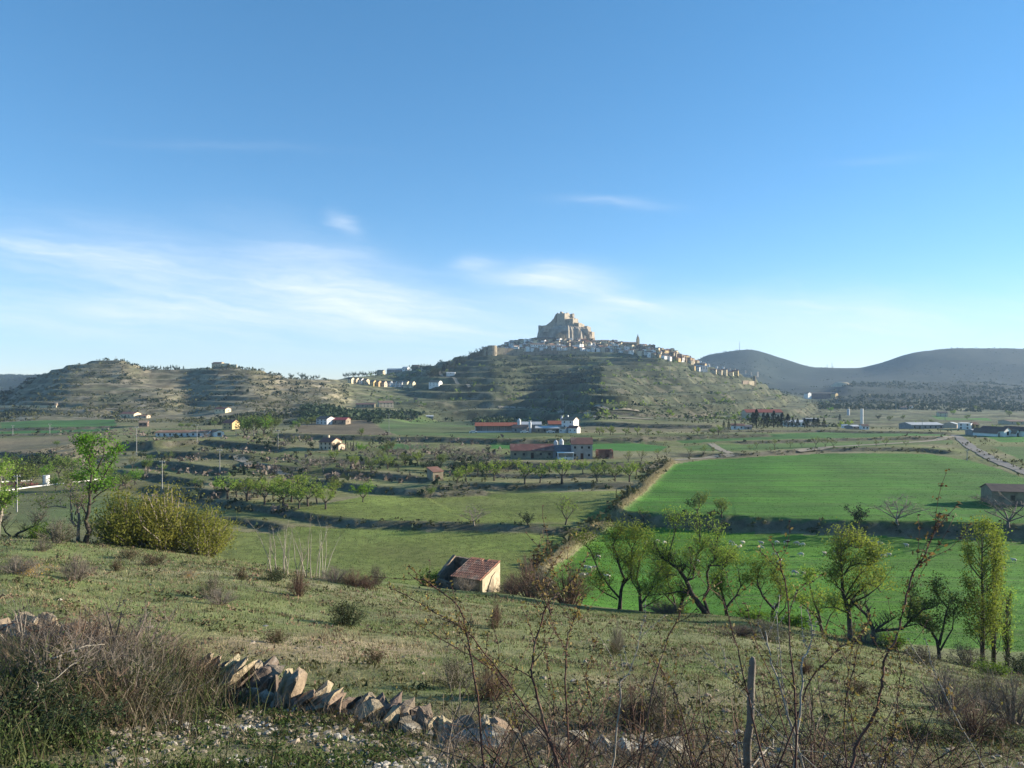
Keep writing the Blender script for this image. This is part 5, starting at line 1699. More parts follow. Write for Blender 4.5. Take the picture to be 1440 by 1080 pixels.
# --- upper farm, in front of the castle hill
Yf = 392
def fx(px, Y): return (px - 720) / F * Y
k = mpx(Yf)
gable_house('cow_shed', 'long open fronted shed with a red roof, left end of the white farm', 'shed', fx(698, Yf), Yf + 4, 60 * k, 10, 3.6, 1.5, M_WHITE, M_REDSHEET, .02, open_front=True, posts=8)
gable_house('hay_shed', 'grey shed with a pale sheet roof behind the farm silo', 'shed', fx(748, Yf), Yf + 10, 28 * k, 8, 4.2, 1.2, M_GREYW, M_GREYSHEET, 0, wins=2)
gable_house('stable', 'small low shed with tiled roof under the slim white silo', 'shed', fx(733, Yf), Yf - 2, 22 * k, 7, 2.6, 1.4, M_GREYW, M_TILEB, -.3, wins=2, door=True)
gable_house('low_shed', 'long low shed with pale sheet roof left of the white farmhouse', 'shed', fx(770, Yf), Yf - 3, 34 * k, 8, 2.6, .9, M_STONE, M_GREYSHEET, -.05, wins=4)
gable_house('red_shed', 'red roofed shed behind the white farmhouse', 'shed', fx(784, Yf), Yf + 12, 24 * k, 8, 4.4, 1.6, M_GREYW, M_REDSHEET, .05, wins=3)
gable_house('farmhouse', 'tall white three storey farmhouse with a sunlit gable', 'house', fx(802, Yf), Yf + 1, 7.0, 7.0, 6.8, 1.5, M_WHITE, M_TILEB, -.5, wins=2, floors=3, side_wins=1, ww=.7, wh=.9, chim=1)
gable_house('farm_wing', 'low white wing in front of the tall white farmhouse', 'house', fx(806, Yf), Yf - 7, 5.0, 4.5, 2.8, 1.0, M_WHITE, M_TILE, -.5, wins=2, side_wins=1, ww=.6, wh=.7)
gable_house('farm_wing', 'white lean-to left of the tall white farmhouse', 'house', fx(790, Yf), Yf - 6, 4.5, 4.0, 2.4, .8, M_WHITE, M_TILEB, -.5, wins=1, ww=.6, wh=.7)
silo('silo', 'slim pale silo at the right end of the long open shed', fx(730, Yf), Yf - 1, 1.0, 7.4)
silo('silo', 'very slim white silo standing before the grey farm shed', fx(745, Yf), Yf - 5, .8, 6.2, False)
silo('silo', 'small white tank on the roof line behind the white farmhouse', fx(793, Yf), Yf + 16, .8, 8.6, False)
for px, lab in [(667, 'white van parked at the left end of the long open shed'), (737, 'white car parked before the slim silo'), (773, 'white car parked before the long low shed')]:
    x, y = fx(px, Yf), Yf - 10
    e = empty('parked_car', (x, y, float(ground(x, y))), .15)
    tag(e, lab, 'van' if 'van' in lab else 'car')
    b = MB()
    b.box((0, 0, .62), (4.2, 1.75, .65))
    b.box((-.2, 0, 1.2), (2.4, 1.6, .62), 0, .82)
    b.build('body', M_WHITE, e)
    for sx in (-1.3, 1.3):
        for sy in (-.8, .8):
            w = MB()
            w.tube([(sx, sy - .1, .32), (sx, sy + .1, .32)], .32, 10)
            w.build('wheel', M_GLASS, e)
    g = MB()
    g.box((-.2, 0, 1.2), (2.46, 1.64, .38), 0, .86)
    g.build('window', M_GLASS, e)

# --- the barn and its house in the middle of the valley
Yb = 262
k = mpx(Yb)
gable_house('long_barn', 'long barn with a clay red roof in the middle of the valley', 'barn', fx(748, Yb), Yb + 3, 60 * k, 8, 2.9, 1.9, M_STONE, M_TILE, .03, wins=5, door=True, ww=.8, wh=.8)
gable_house('barn_link', 'dull purple roofed shed between the long barn and the grey house', 'shed', fx(790, Yb), Yb + 3.2, 25 * k, 8, 2.7, 1.8, M_GREYW, M_SHADE, 0, wins=2)
gable_house('grey_house', 'two storey grey house with a red roof at the right end of the long barn', 'house', fx(818, Yb), Yb + 1, 29 * k, 7.5, 5.4, 1.9, M_GREYW, M_TILE, -.04, wins=3, floors=2, side_wins=1, door=True, ww=.7, wh=.8)
e = gable_house('porch', 'white porch slab before the purple roofed shed', 'porch', fx(794, Yb), Yb - 4, 22 * k, 3, 2.3, .2, M_WHITE, M_WHITE, 0, flat=True, open_front=True, posts=3)
silo('silo', 'left one of two pale feed silos behind the barn', fx(785, Yb), Yb + 14, .8, 5.6)
silo('silo', 'right one of two pale feed silos behind the barn', fx(793, Yb), Yb + 13, .85, 6.2)
x, y = fx(851, Yb), Yb + 2
e = empty('ruined_shed', (x, y, float(ground(x, y))), .05)
tag(e, 'roofless reddish ruined shed right of the grey house', 'ruin')
b = MB()
for cx, cy, sx, sy, hh in [(0, 2.4, 5.6, .4, 3.0), (-2.6, 0, .4, 4.4, 2.6), (2.6, 0, .4, 4.4, 3.2), (-1.4, -2.4, 2.4, .4, 2.0), (1.9, -2.4, 1.2, .4, 2.6)]:
    b.box((cx, cy, hh / 2 - .3), (sx, sy, hh + .6), 0, 1, .12)
b.build('wall', M_TILE, e)
for i in range(9):
    s = MB()
    s.box((0, 0, 0), (random.uniform(.4, .9), random.uniform(.4, .7), random.uniform(.3, .6)), random.random(), .8, .1)
    o = s.build('stone', M_STONE, e)
    o.location = (random.uniform(-2.6, 2.6), random.uniform(-3.6, -2.7), .1)

# --- small buildings of the valley
x, y = spot(611, 676, 150)
k = mpx(y)
e = empty('stone_hut', (x, y + 1.5, float(ground(x, y))), .55)
tag(e, 'small stone hut with a mono pitch tiled roof and one sunlit wall', 'hut')
b = MB()
b.prism([(-2.0, -.5), (2.0, -.5), (2.0, 3.4), (-2.0, 2.5)], -1.6, 1.6)
b.v = [(v[1], v[0], v[2]) for v in b.v]
b.f = [tuple(reversed(f)) for f in b.f]
b.build('wall', M_STONE, e)
r = MB()
r.prism([(-2.25, 2.5), (2.1, 3.45), (2.1, 3.6), (-2.25, 2.65)], -1.75, 1.75)
r.v = [(v[1], v[0], v[2]) for v in r.v]
r.build('roof', M_TILE, e)
add_window(e, -.3, -2.0, .85, .8, 1.7, 0, M_DOOR, 'door')


def valley_house(px, py, wp, hp, d, wall, roof, rz, name, label, cat='house', ymin=220, ridge='x', wins=3, floors=1, side=1, door=False, rh=None, group=None, chim=0, flat=False, ww=.8, wh=1.0):
    x, y = spot(px, py, ymin)
    k = y / F
    w = wp * k
    tot = hp * k
    rh = rh if rh is not None else min(.3 * tot, d * .28)
    return gable_house(name, label, cat, x, y + d / 2, w, d, max(1.6, tot - rh), rh, wall, roof, rz, group, None, ridge, wins=wins, floors=floors, side_wins=side, door=door, chim=chim, flat=flat, ww=ww, wh=wh)


valley_house(462, 633, 22, 16, 6, M_CREAM, M_TILE, -.45, 'farmhouse', 'cream two storey farmhouse beside the dark cypresses', wins=3, floors=2, side=2, chim=1, ww=.6, wh=.8)
valley_house(475, 633, 10, 9, 4, M_CREAM, M_TILEB, -.45, 'farm_wing', 'low cream wing at the right of the cream farmhouse', wins=1, side=1, ww=.6, wh=.7)
valley_house(255, 614, 72, 8, 8, M_WHITE, M_TILE, .03, 'long_farmhouse', 'long low white farmhouse with an orange tiled roof', wins=9, side=0)
valley_house(300, 614, 13, 9, 9, M_WHITE, M_TILE, .6, 'porch_house', 'white gable with an open arch at the right end of the long farmhouse', ridge='y', wins=1, ww=1.6, wh=1.6)
valley_house(322, 604, 16, 13, 7, M_OCHRE, M_TILE, -.3, 'ochre_house', 'orange walled house before the clump of tall green trees', wins=2, floors=2, ymin=300)
valley_house(180, 588, 22, 8, 8, M_CREAM, M_TILE, -.2, 'white_house', 'pale farmhouse above the left green strips', wins=4, ymin=380)
valley_house(200, 588, 14, 4, 5, M_CREAM, M_TILE, -.1, 'long_shed', 'low pale shed right of the pale farmhouse above the strips', wins=2, ymin=380, cat='shed')
valley_house(199, 600, 11, 8, 6, M_TILEB, M_TILEB, .3, 'ruined_house', 'dark red brick ruin below the pale farmhouse', wins=2, ymin=330, cat='ruin', ww=1.2, wh=1.4)
valley_house(311, 581, 18, 7, 7, M_CREAM, M_TILE, -.3, 'hill_house', 'small house with bright trees at its left, low on the dry hill', wins=3, ymin=420)
valley_house(456, 597, 20, 11, 8, M_WHITE, M_TILEB, -.5, 'roadside_house', 'white roadside house below the dry hill', wins=3, floors=2, ymin=380, side=2)
valley_house(478, 597, 20, 9, 9, M_STONE, M_REDSHEET, -.15, 'red_roofed_house', 'red roofed low house right of the white roadside house', wins=2, ymin=380)
valley_house(604, 588, 10, 4, 5, M_GREYW, M_GREYSHEET, .1, 'white_shed', 'small pale roofed shed on the green strip below the castle hill', wins=1, ymin=380, cat='shed')
valley_house(541, 573, 20, 9, 9, M_CREAM, M_TILEB, .35, 'yellow_house', 'pale yellow house where the road enters the shaded valley', wins=4, floors=2, ymin=480)
valley_house(513, 573, 26, 6, 8, M_STONE, M_TILEB, .1, 'stone_house', 'low stone house left of the pale yellow house', wins=4, ymin=480)
valley_house(612, 544, 16, 8, 9, M_WHITE, M_TILEB, -.4, 'white_house', 'white house alone in the shade right of the terraced cottages', wins=3, floors=2, ymin=500)
valley_house(634, 529, 12, 3, 6, M_WHITE, M_GREYSHEET, -.1, 'white_shed', 'tiny white shed on the shaded shoulder of the castle hill', wins=1, ymin=600, cat='shed')
valley_house(584, 566, 5, 8, 5, M_STONE, M_STONE, .2, 'stone_tower', 'small stone tower like shed on the terraces above the green strip', wins=1, ymin=480, flat=True, side=0, cat='tower')
valley_house(535, 524, 10, 7, 8, M_CREAM, M_TILEB, -.3, 'ridge_house', 'pale house half hidden by trees on the saddle ridge', wins=2, floors=2, ymin=850)
valley_house(556, 522, 24, 6, 9, M_GREYW, M_GREYSHEET, -.2, 'ridge_hall', 'long grey building on the saddle ridge', wins=6, ymin=900, cat='hall')
valley_house(570, 520, 8, 6, 9, M_WHITE, M_GREYSHEET, -.2, 'ridge_house', 'small white building at the right end of the long grey one', wins=2, ymin=900)
valley_house(584, 520, 10, 6, 8, M_GREYW, M_TILEB, -.1, 'ridge_house', 'dim grey house right of the small white ridge building', wins=2, ymin=900)
# terraced cottages on the saddle
i = 0
for px, py, col in [(493, 539, 'c'), (500, 539.5, 'c'), (507, 540, 'w'), (514, 541, 'c'), (524, 543, 'o'), (531, 543.5, 'o'), (539, 544, 'c'), (547, 544, 'w'), (555, 544, 'w'), (563, 544.5, 'w'), (571, 545, 'c'), (579, 545.5, 'c')]:
    wall = {'c': M_CREAM, 'w': M_WHITE, 'o': M_OCHRE}[col]
    ordn = ['first', 'second', 'third', 'fourth', 'fifth', 'sixth', 'seventh', 'eighth', 'ninth', 'tenth', 'eleventh', 'twelfth'][i]
    valley_house(px, py, 6.2, 8, 8, wall, M_TILEB, -.35, 'row_cottage', '%s cottage from the left in the row on the sunlit saddle, %s' % (ordn, {'c': 'cream', 'w': 'whitish', 'o': 'ochre'}[col]), wins=2, floors=2, ymin=700, group='row of cottages on the saddle', ww=1.0, wh=1.2)
    i += 1
# chapel and wall on top of the dry hill
valley_house(305, 515.5, 14, 7, 9, M_CREAM, M_TILEB, -.2, 'hill_chapel', 'pale flat topped building on the crest of the dry hill', wins=3, ymin=760, cat='building')
x0, y0 = at(262, 842)
b = MB()
for px, h in [(262, 1.6), (275, 1.8), (288, 2.2), (316, 3.4), (326, 3.2)]:
    x, y = at(px, 838)
    b.box((x, y, float(ground(x, y)) + h / 2 - .6), (11.6, 1.0, h + 1.2), 0)
tag(b.build('crest_wall', M_CREAM), 'long low pale wall on the crest of the dry hill', 'wall')
b = MB()
for i, px in enumerate(np.linspace(-60, 74, 14)):
    x, y = spot(px, 573, 480)
    b.box((x, y, float(ground(x, y)) + .6), (6.7, .8, 2.2), 0)
tag(b.build('roadside_wall', M_CREAM), 'long pale retaining wall across the foot of the dry hill at left', 'wall')
x, y = spot(79, 571, 480)
silo('gate_tower', 'small round stone hut at the right end of the long pale wall', x, y, 1.4, 2.6, False, True, M_STONE)
# white wall, pink hedge and tank of the garden at the far left
b = MB()
Wl = [spot(px, py, 120) for px, py in [(-30, 698), (5, 691), (40, 686), (80, 681), (120, 677), (150, 673)]]
for (ax, ay), (bx, by) in zip(Wl[:-1], Wl[1:]):
    L = math.hypot(bx - ax, by - ay)
    mx_, my_ = (ax + bx) / 2, (ay + by) / 2
    b.box((mx_, my_, float(ground(mx_, my_)) - .1), (L, .25, .8), atan2(by - ay, bx - ax))
tag(b.build('garden_wall', M_WHITE), 'low white wall slanting up behind the crooked tree', 'wall')
b = MB()
Wl = [spot(px, py, 120) for px, py in [(-30, 681), (10, 678), (45, 676)]]
for (ax, ay), (bx, by) in zip(Wl[:-1], Wl[1:]):
    L = math.hypot(bx - ax, by - ay)
    mx_, my_ = (ax + bx) / 2, (ay + by) / 2
    b.box((mx_, my_, float(ground(mx_, my_)) - .1), (L, .25, .8), atan2(by - ay, bx - ax))
tag(b.build('garden_wall', M_WHITE), 'short white wall above the pink hedge at the left edge', 'wall')
x, y = spot(65, 680, 120)
silo('water_tank', 'white cylindrical water tank in the leafy hollow', x, y, .85, 2.2, False, False, M_WHITE)
M_PINK = leafy('pink_hedge', (.30, .08, .08), (.2, .06, .05), .2)
proto_shrub('pink', 33, 1.6, 3, M_BARK, M_PINK, 300, .24, .16)
for px in (4, 20, 34, 46):
    x, y = spot(px, 684, 120)
    plant('pink_bush', 'pink', x, y, 1.6, {4: 'reddish pink bush at the left edge by the white garden wall', 20: 'second reddish pink bush from the left by the garden wall', 34: 'third reddish pink bush from the left by the garden wall', 46: 'reddish pink bush nearest the white water tank'}[px], 'bush', 'pink hedge at the garden', parts=('stems', 'crown'))

# barn of brown roof at the right edge
x, y = spot(1428, 711, 150)
gable_house('brown_barn', 'stone barn with a dull brown roof at the right edge of the green field', 'barn', x, y + 3, 8.4, 6.5, 3.2, 1.2, M_STONE, M_TILEB, -.22, wins=1, side_wins=0, ww=.9, wh=1.2)

# --- right side: hall, works and warehouses
valley_house(1075, 590, 52, 17, 12, M_CREAM, M_REDSHEET, .03, 'red_hall', 'long two storey hall with a red roof above the pines', wins=8, floors=2, side=2, ymin=420, cat='hall', rh=2.4)
valley_house(1040, 604, 18, 8, 7, M_WHITE, M_TILE, -.25, 'low_house', 'low house with a red roof left of the dark pines', wins=2, side=1, ymin=360)
valley_house(1054, 604, 10, 6, 7, M_GREYW, M_SHADE, -.2, 'grey_shed', 'grey shed right of the low red roofed house', wins=1, ymin=360, cat='shed')
valley_house(1119, 600, 26, 9, 7, M_WHITE, M_GREYSHEET, .0, 'arched_shed', 'white shed with a row of dark openings right of the pines', wins=5, ymin=400, cat='shed', ww=1.4, wh=1.6)
valley_house(1143, 593, 18, 6, 9, M_SHADE, M_GREYSHEET, .05, 'dark_shed', 'dark open shed with a pale roof edge behind the white shed', wins=2, ymin=440, cat='shed', flat=True, ww=2.6, wh=1.8)
valley_house(1145, 600, 40, 3, 3, M_CREAM, M_CREAM, .0, 'yard_wall', 'long cream yard wall right of the white shed with openings', wins=0, side=0, ymin=400, cat='wall', flat=True)
e = valley_house(1137, 561, 8, 9, 10, M_WHITE, M_TILEB, .6, 'white_gable', 'white gabled block at the left end of the brown roofed barn', ridge='y', wins=1, ymin=650, cat='barn')
valley_house(1157, 561, 34, 8, 11, M_TILEB, M_TILEB, -.1, 'brown_roofed_barn', 'long dark barn with a brown roof between two pale gables', wins=5, ymin=650, cat='barn')
valley_house(1175, 561, 7, 9, 10, M_OCHRE, M_TILEB, .6, 'pink_gable', 'pinkish gabled block at the right end of the brown roofed barn', ridge='y', wins=1, ymin=650, cat='barn')
x, y = spot(1193, 584, 450)
silo('silo', 'pale squat silo left of the tall white tower', x, y, 1.6, 9 * y / F, False)
x, y = spot(1212, 602, 420)
silo('mill_tower', 'tall slender white tower of the works', x, y, 1.0, 27 * y / F, False, False, M_WHITE)
valley_house(1219, 604, 9, 7, 7, M_WHITE, M_TILEB, -.2, 'white_house', 'white house at the foot of the tall white tower', wins=2, ymin=420)
valley_house(1203, 603, 12, 5, 7, M_GREYW, M_GREYSHEET, .2, 'works_shed', 'low grey works shed left of the tall white tower', wins=2, ymin=420, cat='shed')
valley_house(1190, 602, 8, 5, 5, M_WHITE, M_GREYSHEET, -.3, 'works_shed', 'small white works shed left of the low grey one', wins=1, ymin=420, cat='shed')
valley_house(1328, 586, 12, 7, 9, M_CREAM, M_TILEB, -.3, 'cream_house', 'cream house on the green patch among the warehouses', wins=2, floors=2, ymin=600)
valley_house(1304, 603, 46, 9, 14, M_GREYW, M_GREYSHEET, .05, 'grey_warehouse', 'long grey warehouse left of the white block', wins=6, ymin=430, cat='warehouse')
valley_house(1343, 602, 10, 8, 9, M_CREAM, M_GREYSHEET, .7, 'cream_shed', 'small cream shed beside the long grey warehouse', wins=1, ymin=430, cat='shed')
valley_house(1366, 604, 16, 12, 10, M_WHITE, M_GREYSHEET, -.75, 'white_block', 'bright white flat roofed block among the warehouses', wins=2, floors=2, ymin=430, cat='building', flat=True)
valley_house(1376, 604, 6, 10, 9, M_OCHRE, M_TILE, -.2, 'ochre_house', 'narrow ochre building right of the white block', wins=1, floors=2, ymin=430)
valley_house(1386, 612, 30, 8, 8, M_GREYW, M_GREYSHEET, .02, 'blue_grey_warehouse', 'blue grey warehouse left of the cream gabled warehouses', wins=4, ymin=350, cat='warehouse')
for px, w_, lab in [(1399, 9, 'small cream gable at the left of the gabled warehouses'), (1411, 17, 'largest cream gabled warehouse with a dark door'), (1425, 9, 'small cream gable at the right of the largest one'), (1443, 16, 'cream gabled warehouse cut by the right edge')]:
    valley_house(px, 614, w_, 13 if w_ > 10 else 10, 12, M_WHITE, M_TILEB, .45, 'gabled_warehouse', lab, ridge='y', wins=1, ymin=350, cat='warehouse', side=0, rh=1.7, group='cream gabled warehouses', ww=1.5, wh=1.8)
valley_house(1436, 597, 34, 6, 14, M_CREAM, M_TILEB, .05, 'brown_warehouse', 'long brown warehouse behind the cream gables', wins=5, ymin=450, cat='warehouse')
valley_house(1280, 575, 9, 5, 9, M_WHITE, M_TILEB, -.2, 'far_house', 'tiny pale house in the haze below the far hills', wins=2, ymin=900)
valley_house(1272, 576, 9, 4, 9, M_GREYW, M_TILEB, -.2, 'far_house', 'tiny grey house left of the pale one in the haze', wins=2, ymin=900)
x, y = spot(1185, 543, 1300)
b = MB()
n = 16
ring = [(cos(2 * pi * i / n), sin(2 * pi * i / n)) for i in range(n)]
for zz, rr_ in [(-4, 1.0), (5, .92), (14, .62), (20, .3), (21, .05)]:
    for cx, cy in ring:
        j = random.uniform(.92, 1.06)
        b.v.append((x + cx * rr_ * 17 * y / F * j, y + cy * rr_ * 12 * j, float(ground(x, y)) + zz * .5))
for r_ in range(4):
    for i in range(n):
        j = (i + 1) % n
        b.face((r_ * n + i, r_ * n + j, (r_ + 1) * n + j, (r_ + 1) * n + i))
tag(b.build('sand_heap', mottled('quarry_sand', (.48, .39, .25), (.36, .29, .19), .15), None, True), 'pale sandy quarry heap at the foot of the far hills', 'heap')

# ------------------------------------------------------------------ castle
def rock_mass(name, cx, cy, z0, rings, lab, mat, seed, flute=.12, n=88, squash=1.0, corner=0.0):
    """cliff built of rings: each ring is (height, half width left, half width right, half depth); vertical flutes carved in"""
    r = np.random.default_rng(seed)
    ph = r.uniform(0, 6.28, 6)
    V = []
    for li, (z, wl, wr, d) in enumerate(rings):
        for i in range(n):
            a = 2 * pi * i / n
            ca, sa = cos(a), sin(a)
            # a superellipse between an oval and a diamond gives the cliff its front edge
            p = 2.0 - corner
            m = (abs(ca) ** p + abs(sa) ** p) ** (-1 / p)
            fl = 1 + flute * (.5 * sin(11 * a + ph[0]) + .3 * sin(23 * a + ph[1]) + .35 * sin(5 * a + ph[2]) + .2 * sin(41 * a + ph[3])) * (1 if 0 < li < len(rings) - 1 else .6)
            fl += r.uniform(-.02, .02)
            V.append((cx + (wr if ca > 0 else wl) * ca * m * fl, cy + d * sa * m * fl, z0 + z + r.uniform(-.6, .6)))
    m_ = len(rings)
    Fq = []
    for l in range(m_ - 1):
        for i in range(n):
            j = (i + 1) % n
            Fq.append((l * n + i, l * n + j, (l + 1) * n + j, (l + 1) * n + i))
    me = bpy.data.meshes.new(name)
    me.from_pydata(V, [], Fq + [tuple((m_ - 1) * n + i for i in range(n))])
    me.materials.append(mat)
    me.update()
    return link(name, me)


YC = 1415.0
kc = YC / F
def cw(px): return (px - 720) * kc
def czp(py): return CZ + (540 - py) * kc
crock = rock_mass('castle_rock', cw(797), YC, czp(484), [(-6, 60, 58, 48), (4, 57, 55, 46), (14, 54, 53, 43), (22, 53, 50, 41), (27, 51, 44, 38), (31, 44, 38, 33), (34, 26, 30, 26), (35, 10, 12, 10)], '', M_ROCK, 3, .085, corner=.55)
tag(crock, 'sheer fluted cliff that carries the castle above the town', 'cliff', None, 'structure')
ce = empty('castle', (cw(796), YC, czp(463)))
tag(ce, 'ruined stone castle stepping up the cliff above the town', 'castle')
def cast(name, boxes, mat=M_PALEST, rz=.9):
    b = MB()
    for px0, px1, py0, py1, dy, dep in boxes:
        w = (px1 - px0) * kc
        b.box((cw((px0 + px1) / 2) - cw(796), dy, (czp(py0) + czp(py1)) / 2 - czp(463)), ((w - dep * abs(sin(rz))) / abs(cos(rz)) if w > dep * 1.2 else w * .8, dep if w > dep * 1.2 else w * .75, (py1 - py0) * kc), rz, .96, .7)
    return b.build(name, mat, ce)


cast('keep', [(783, 808, 441.5, 466, 4, 17)], rz=.92)
cast('keep_turret', [(788, 793, 438, 444, 4, 7)])
cast('keep_turret', [(796, 800, 439.5, 444, 0, 6)])
cast('keep_turret', [(802, 808, 441, 446, 6, 8)])
cast('keep_turret', [(783, 787, 440, 446, 8, 6)])
cast('upper_court', [(795, 812, 449, 470, -8, 20)], rz=.92)
cast('gatehouse', [(806, 818, 455, 472, -12, 16)], rz=.92)
cast('round_tower', [(812, 821, 456, 474, -6, 14)], rz=.92)
cast('rampart', [(818, 830, 459.5, 475, -4, 26)], rz=.92)
cast('rampart', [(822, 829, 458.5, 464, 4, 10)], rz=.92)
cast('rampart', [(826, 835, 467, 480, -6, 22)], rz=.92)
crag = rock_mass('upper_crag', 0, 6, czp(466) - czp(463), [(-14, 36, 34, 26), (4, 33, 31, 23), (10, 28, 27, 20), (16, 23, 23, 17), (19, 20, 20, 15), (20, 6, 6, 5)], '', M_ROCK, 9, .07, corner=.5)
crag.parent = ce
def silhouette(pts, dy, dep, rz, name='rampart'):
    """jagged wall following the outline of the ruin"""
    b = MB()
    top = []
    for (ax, ay), (bx, by) in zip(pts[:-1], pts[1:]):
        n = max(2, int(abs(bx - ax) / 1.2))
        for q in range(n):
            t = q / n
            top.append(((ax + (bx - ax) * t), ay + (by - ay) * t + random.uniform(-.55, .35)))
    top.append(pts[-1])
    prof = [((px - 796) * kc / cos(rz), (463 - py) * kc) for px, py in [(pts[0][0], 479), (pts[-1][0], 479)] + top[::-1]]
    b.prism(prof, -dep / 2, dep / 2)
    o = b.build(name, M_PALEST, ce)
    o.location = (0, dy, 0)
    o.rotation_euler = (0, 0, rz)
    return o
silhouette([(757.5, 457), (763, 458), (769, 456.5), (774, 453), (779, 447.5), (782, 442)], 3, 9, -.12)
silhouette([(782, 441), (785, 439.5), (788, 441.5), (794, 440), (797, 443)], 8, 8, -.15, 'keep_wall')
silhouette([(808, 447), (812, 452.5), (818, 454.5), (821, 458), (829, 458.5), (831, 463), (835, 468), (836.5, 475)], 2, 9, .55)
cast('curtain_wall', [(764, 792, 460, 468, -16, 5)], rz=.12)
cast('curtain_wall', [(792, 826, 463.5, 472, -22, 5)], rz=-.1)
for px, py, dy in [(798, 455, -19), (803, 455, -19), (808, 459, -21), (800, 446, -9), (805, 447, -9), (815, 463, -17), (830, 471, -18)]:
    add_window(ce, cw(px) - cw(796), dy, czp(py) - czp(463), 1.8, 2.6, .5)

# ------------------------------------------------------------------ town
def town_proto(w, d, h, rh, wall, roof, ridge='x'):
    b = MB()
    if ridge == 'x':
        b.prism([(-d / 2, -4), (d / 2, -4), (d / 2, h), (0, h + rh), (-d / 2, h)], -w / 2, w / 2)
        b.v = [(v[1], v[0], v[2]) for v in b.v]
        b.f = [tuple(reversed(f)) for f in b.f]
        W, D = w, d
    else:
        b.prism([(-w / 2, -4), (w / 2, -4), (w / 2, h), (0, h + rh), (-w / 2, h)], -d / 2, d / 2)
        W, D = d, w
    r = MB()
    o, s = .5, rh / (D / 2)
    for A in ([(-D / 2 - o, h - s * o + .05), (0, h + rh + .05), (0, h + rh + .4), (-D / 2 - o, h - s * o + .4)], [(0, h + rh + .05), (D / 2 + o, h - s * o + .05), (D / 2 + o, h - s * o + .4), (0, h + rh + .4)]):
        r.prism(A, -W / 2 - .4, W / 2 + .4)
    if ridge == 'x':
        r.v = [(v[1], v[0], v[2]) for v in r.v]
    return b.mesh('town_wall', wall), r.mesh('town_roof', roof), w, d, h


TP = []
for wi, (wall, nm) in enumerate([(M_WHITE, 'white'), (M_CREAM, 'cream'), (M_OCHRE, 'ochre'), (M_STONE, 'brown stone')]):
    for j, (w, d, h, rh) in enumerate([(9, 9, 8.5, 2.0), (12, 10, 7, 2.2), (7.5, 9, 10.5, 1.8)]):
        TP.append((nm, town_proto(w, d, h, rh, wall, M_TILEB if j != 1 else M_TILE, 'x' if j < 2 else 'y')))
tw_mesh = window_mesh(1.5, 2.0, M_GLASS)


def town_house(px, py, ymin, kinds, where, group, scale=1.0, rz=None):
    x, y = spot(px, py, ymin)
    nm, (bm_, rm_, w, d, h) = random.choice([t for t in TP if t[0] in kinds])
    e = empty('town_house', (x, y, float(ground(x, y))), random.choice((random.uniform(-.5, .3), random.uniform(.5, 1.1), random.uniform(.5, 1.1))) if rz is None else rz, (scale, scale, scale * random.uniform(.65, .95)))
    tag(e, '%s house %s' % (nm, where), 'house', group + ', ' + nm)
    link('wall', bm_, e)
    link('roof', rm_, e)
    for fl in (.3, .72):
        for xx in (-.27, .27):
            if random.random() < .75:
                o = link('window', tw_mesh, e)
                o.location = (w * xx, -d / 2, h * fl)


def lerp_tab(t, x):
    return float(np.interp(x, [p[0] for p in t], [p[1] for p in t]))


TOP = [(690, 489), (710, 483), (740, 480), (760, 479), (790, 480), (830, 480), (860, 481), (880, 484), (900, 487), (930, 493), (960, 501), (1000, 514)]
BOT = [(690, 492), (720, 494), (760, 495), (800, 495), (840, 495), (870, 496), (900, 500), (930, 504), (960, 509), (1000, 517)]
ntown = 0
px = 694.0
rows_ = 6
for j in range(rows_):
    px = 692.0 + random.uniform(0, 4)
    while px < 1000:
        t_, b_ = lerp_tab(TOP, px), lerp_tab(BOT, px)
        py = t_ + (b_ - t_) * (j + .5) / rows_ + random.uniform(-.7, .7)
        skip = (b_ - t_) < 5 and j not in (1, 3)
        if not skip and random.random() < .93:
            if px < 735:
                kinds, where, g = ('white', 'brown stone', 'white', 'cream'), 'at the walled left end of the town', 'left end of the town'
            elif px < 790:
                kinds, where, g = ('white', 'brown stone', 'white', 'white', 'cream'), 'below the shaded left cliff of the castle', 'town below the left cliff'
            elif px < 850:
                kinds, where, g = ('white', 'cream', 'brown stone', 'white', 'white'), 'below the sunlit right cliff of the castle', 'town below the right cliff'
            elif px < 925:
                kinds, where, g = ('white', 'cream', 'white', 'white', 'brown stone'), 'in the middle of the town around the church spire', 'town around the spire'
            else:
                kinds, where, g = ('cream', 'white', 'white', 'white', 'ochre', 'brown stone'), 'on the slope of the town running down to the right', 'town slope at right'
            town_house(px, py, 1150, kinds, where, g, random.uniform(.66, .92))
            ntown += 1
        px += random.uniform(5.0, 7.6)
# last houses of the town, larger and lower on the right
for px, py, kd, lab in [(973, 519, 'ochre', None), (981, 521, 'white', None), (990, 521, 'cream', None), (1003, 524, 'cream', None), (1011, 525, 'cream', None), (1019, 526, 'cream', None), (1027, 527, 'cream', None), (1034, 526, 'ochre', None), (1008, 518, 'white', None), (1017, 519, 'white', None), (1025, 520, 'brown stone', None), (997, 516, 'white', None), (987, 514, 'white', None), (1032, 521, 'cream', None)]:
    town_house(px, py, 1050, (kd,), 'in the last block at the lower right end of the town', 'lower right end of the town', .8, -.4)
# larger buildings that stand out
def big(px, py, wp, hp, d, wall, roof, rz, name, label, **kw):
    x, y = spot(px, py, 1150)
    k_ = y / F
    return gable_house(name, label, kw.pop('cat', 'building'), x, y, wp * k_, d, hp * k_ * .78, hp * k_ * .22, wall, roof, rz, None, None, kw.pop('ridge', 'x'), wins=kw.pop('wins', 4), floors=kw.pop('floors', 2), ww=1.4, wh=1.8, **kw)


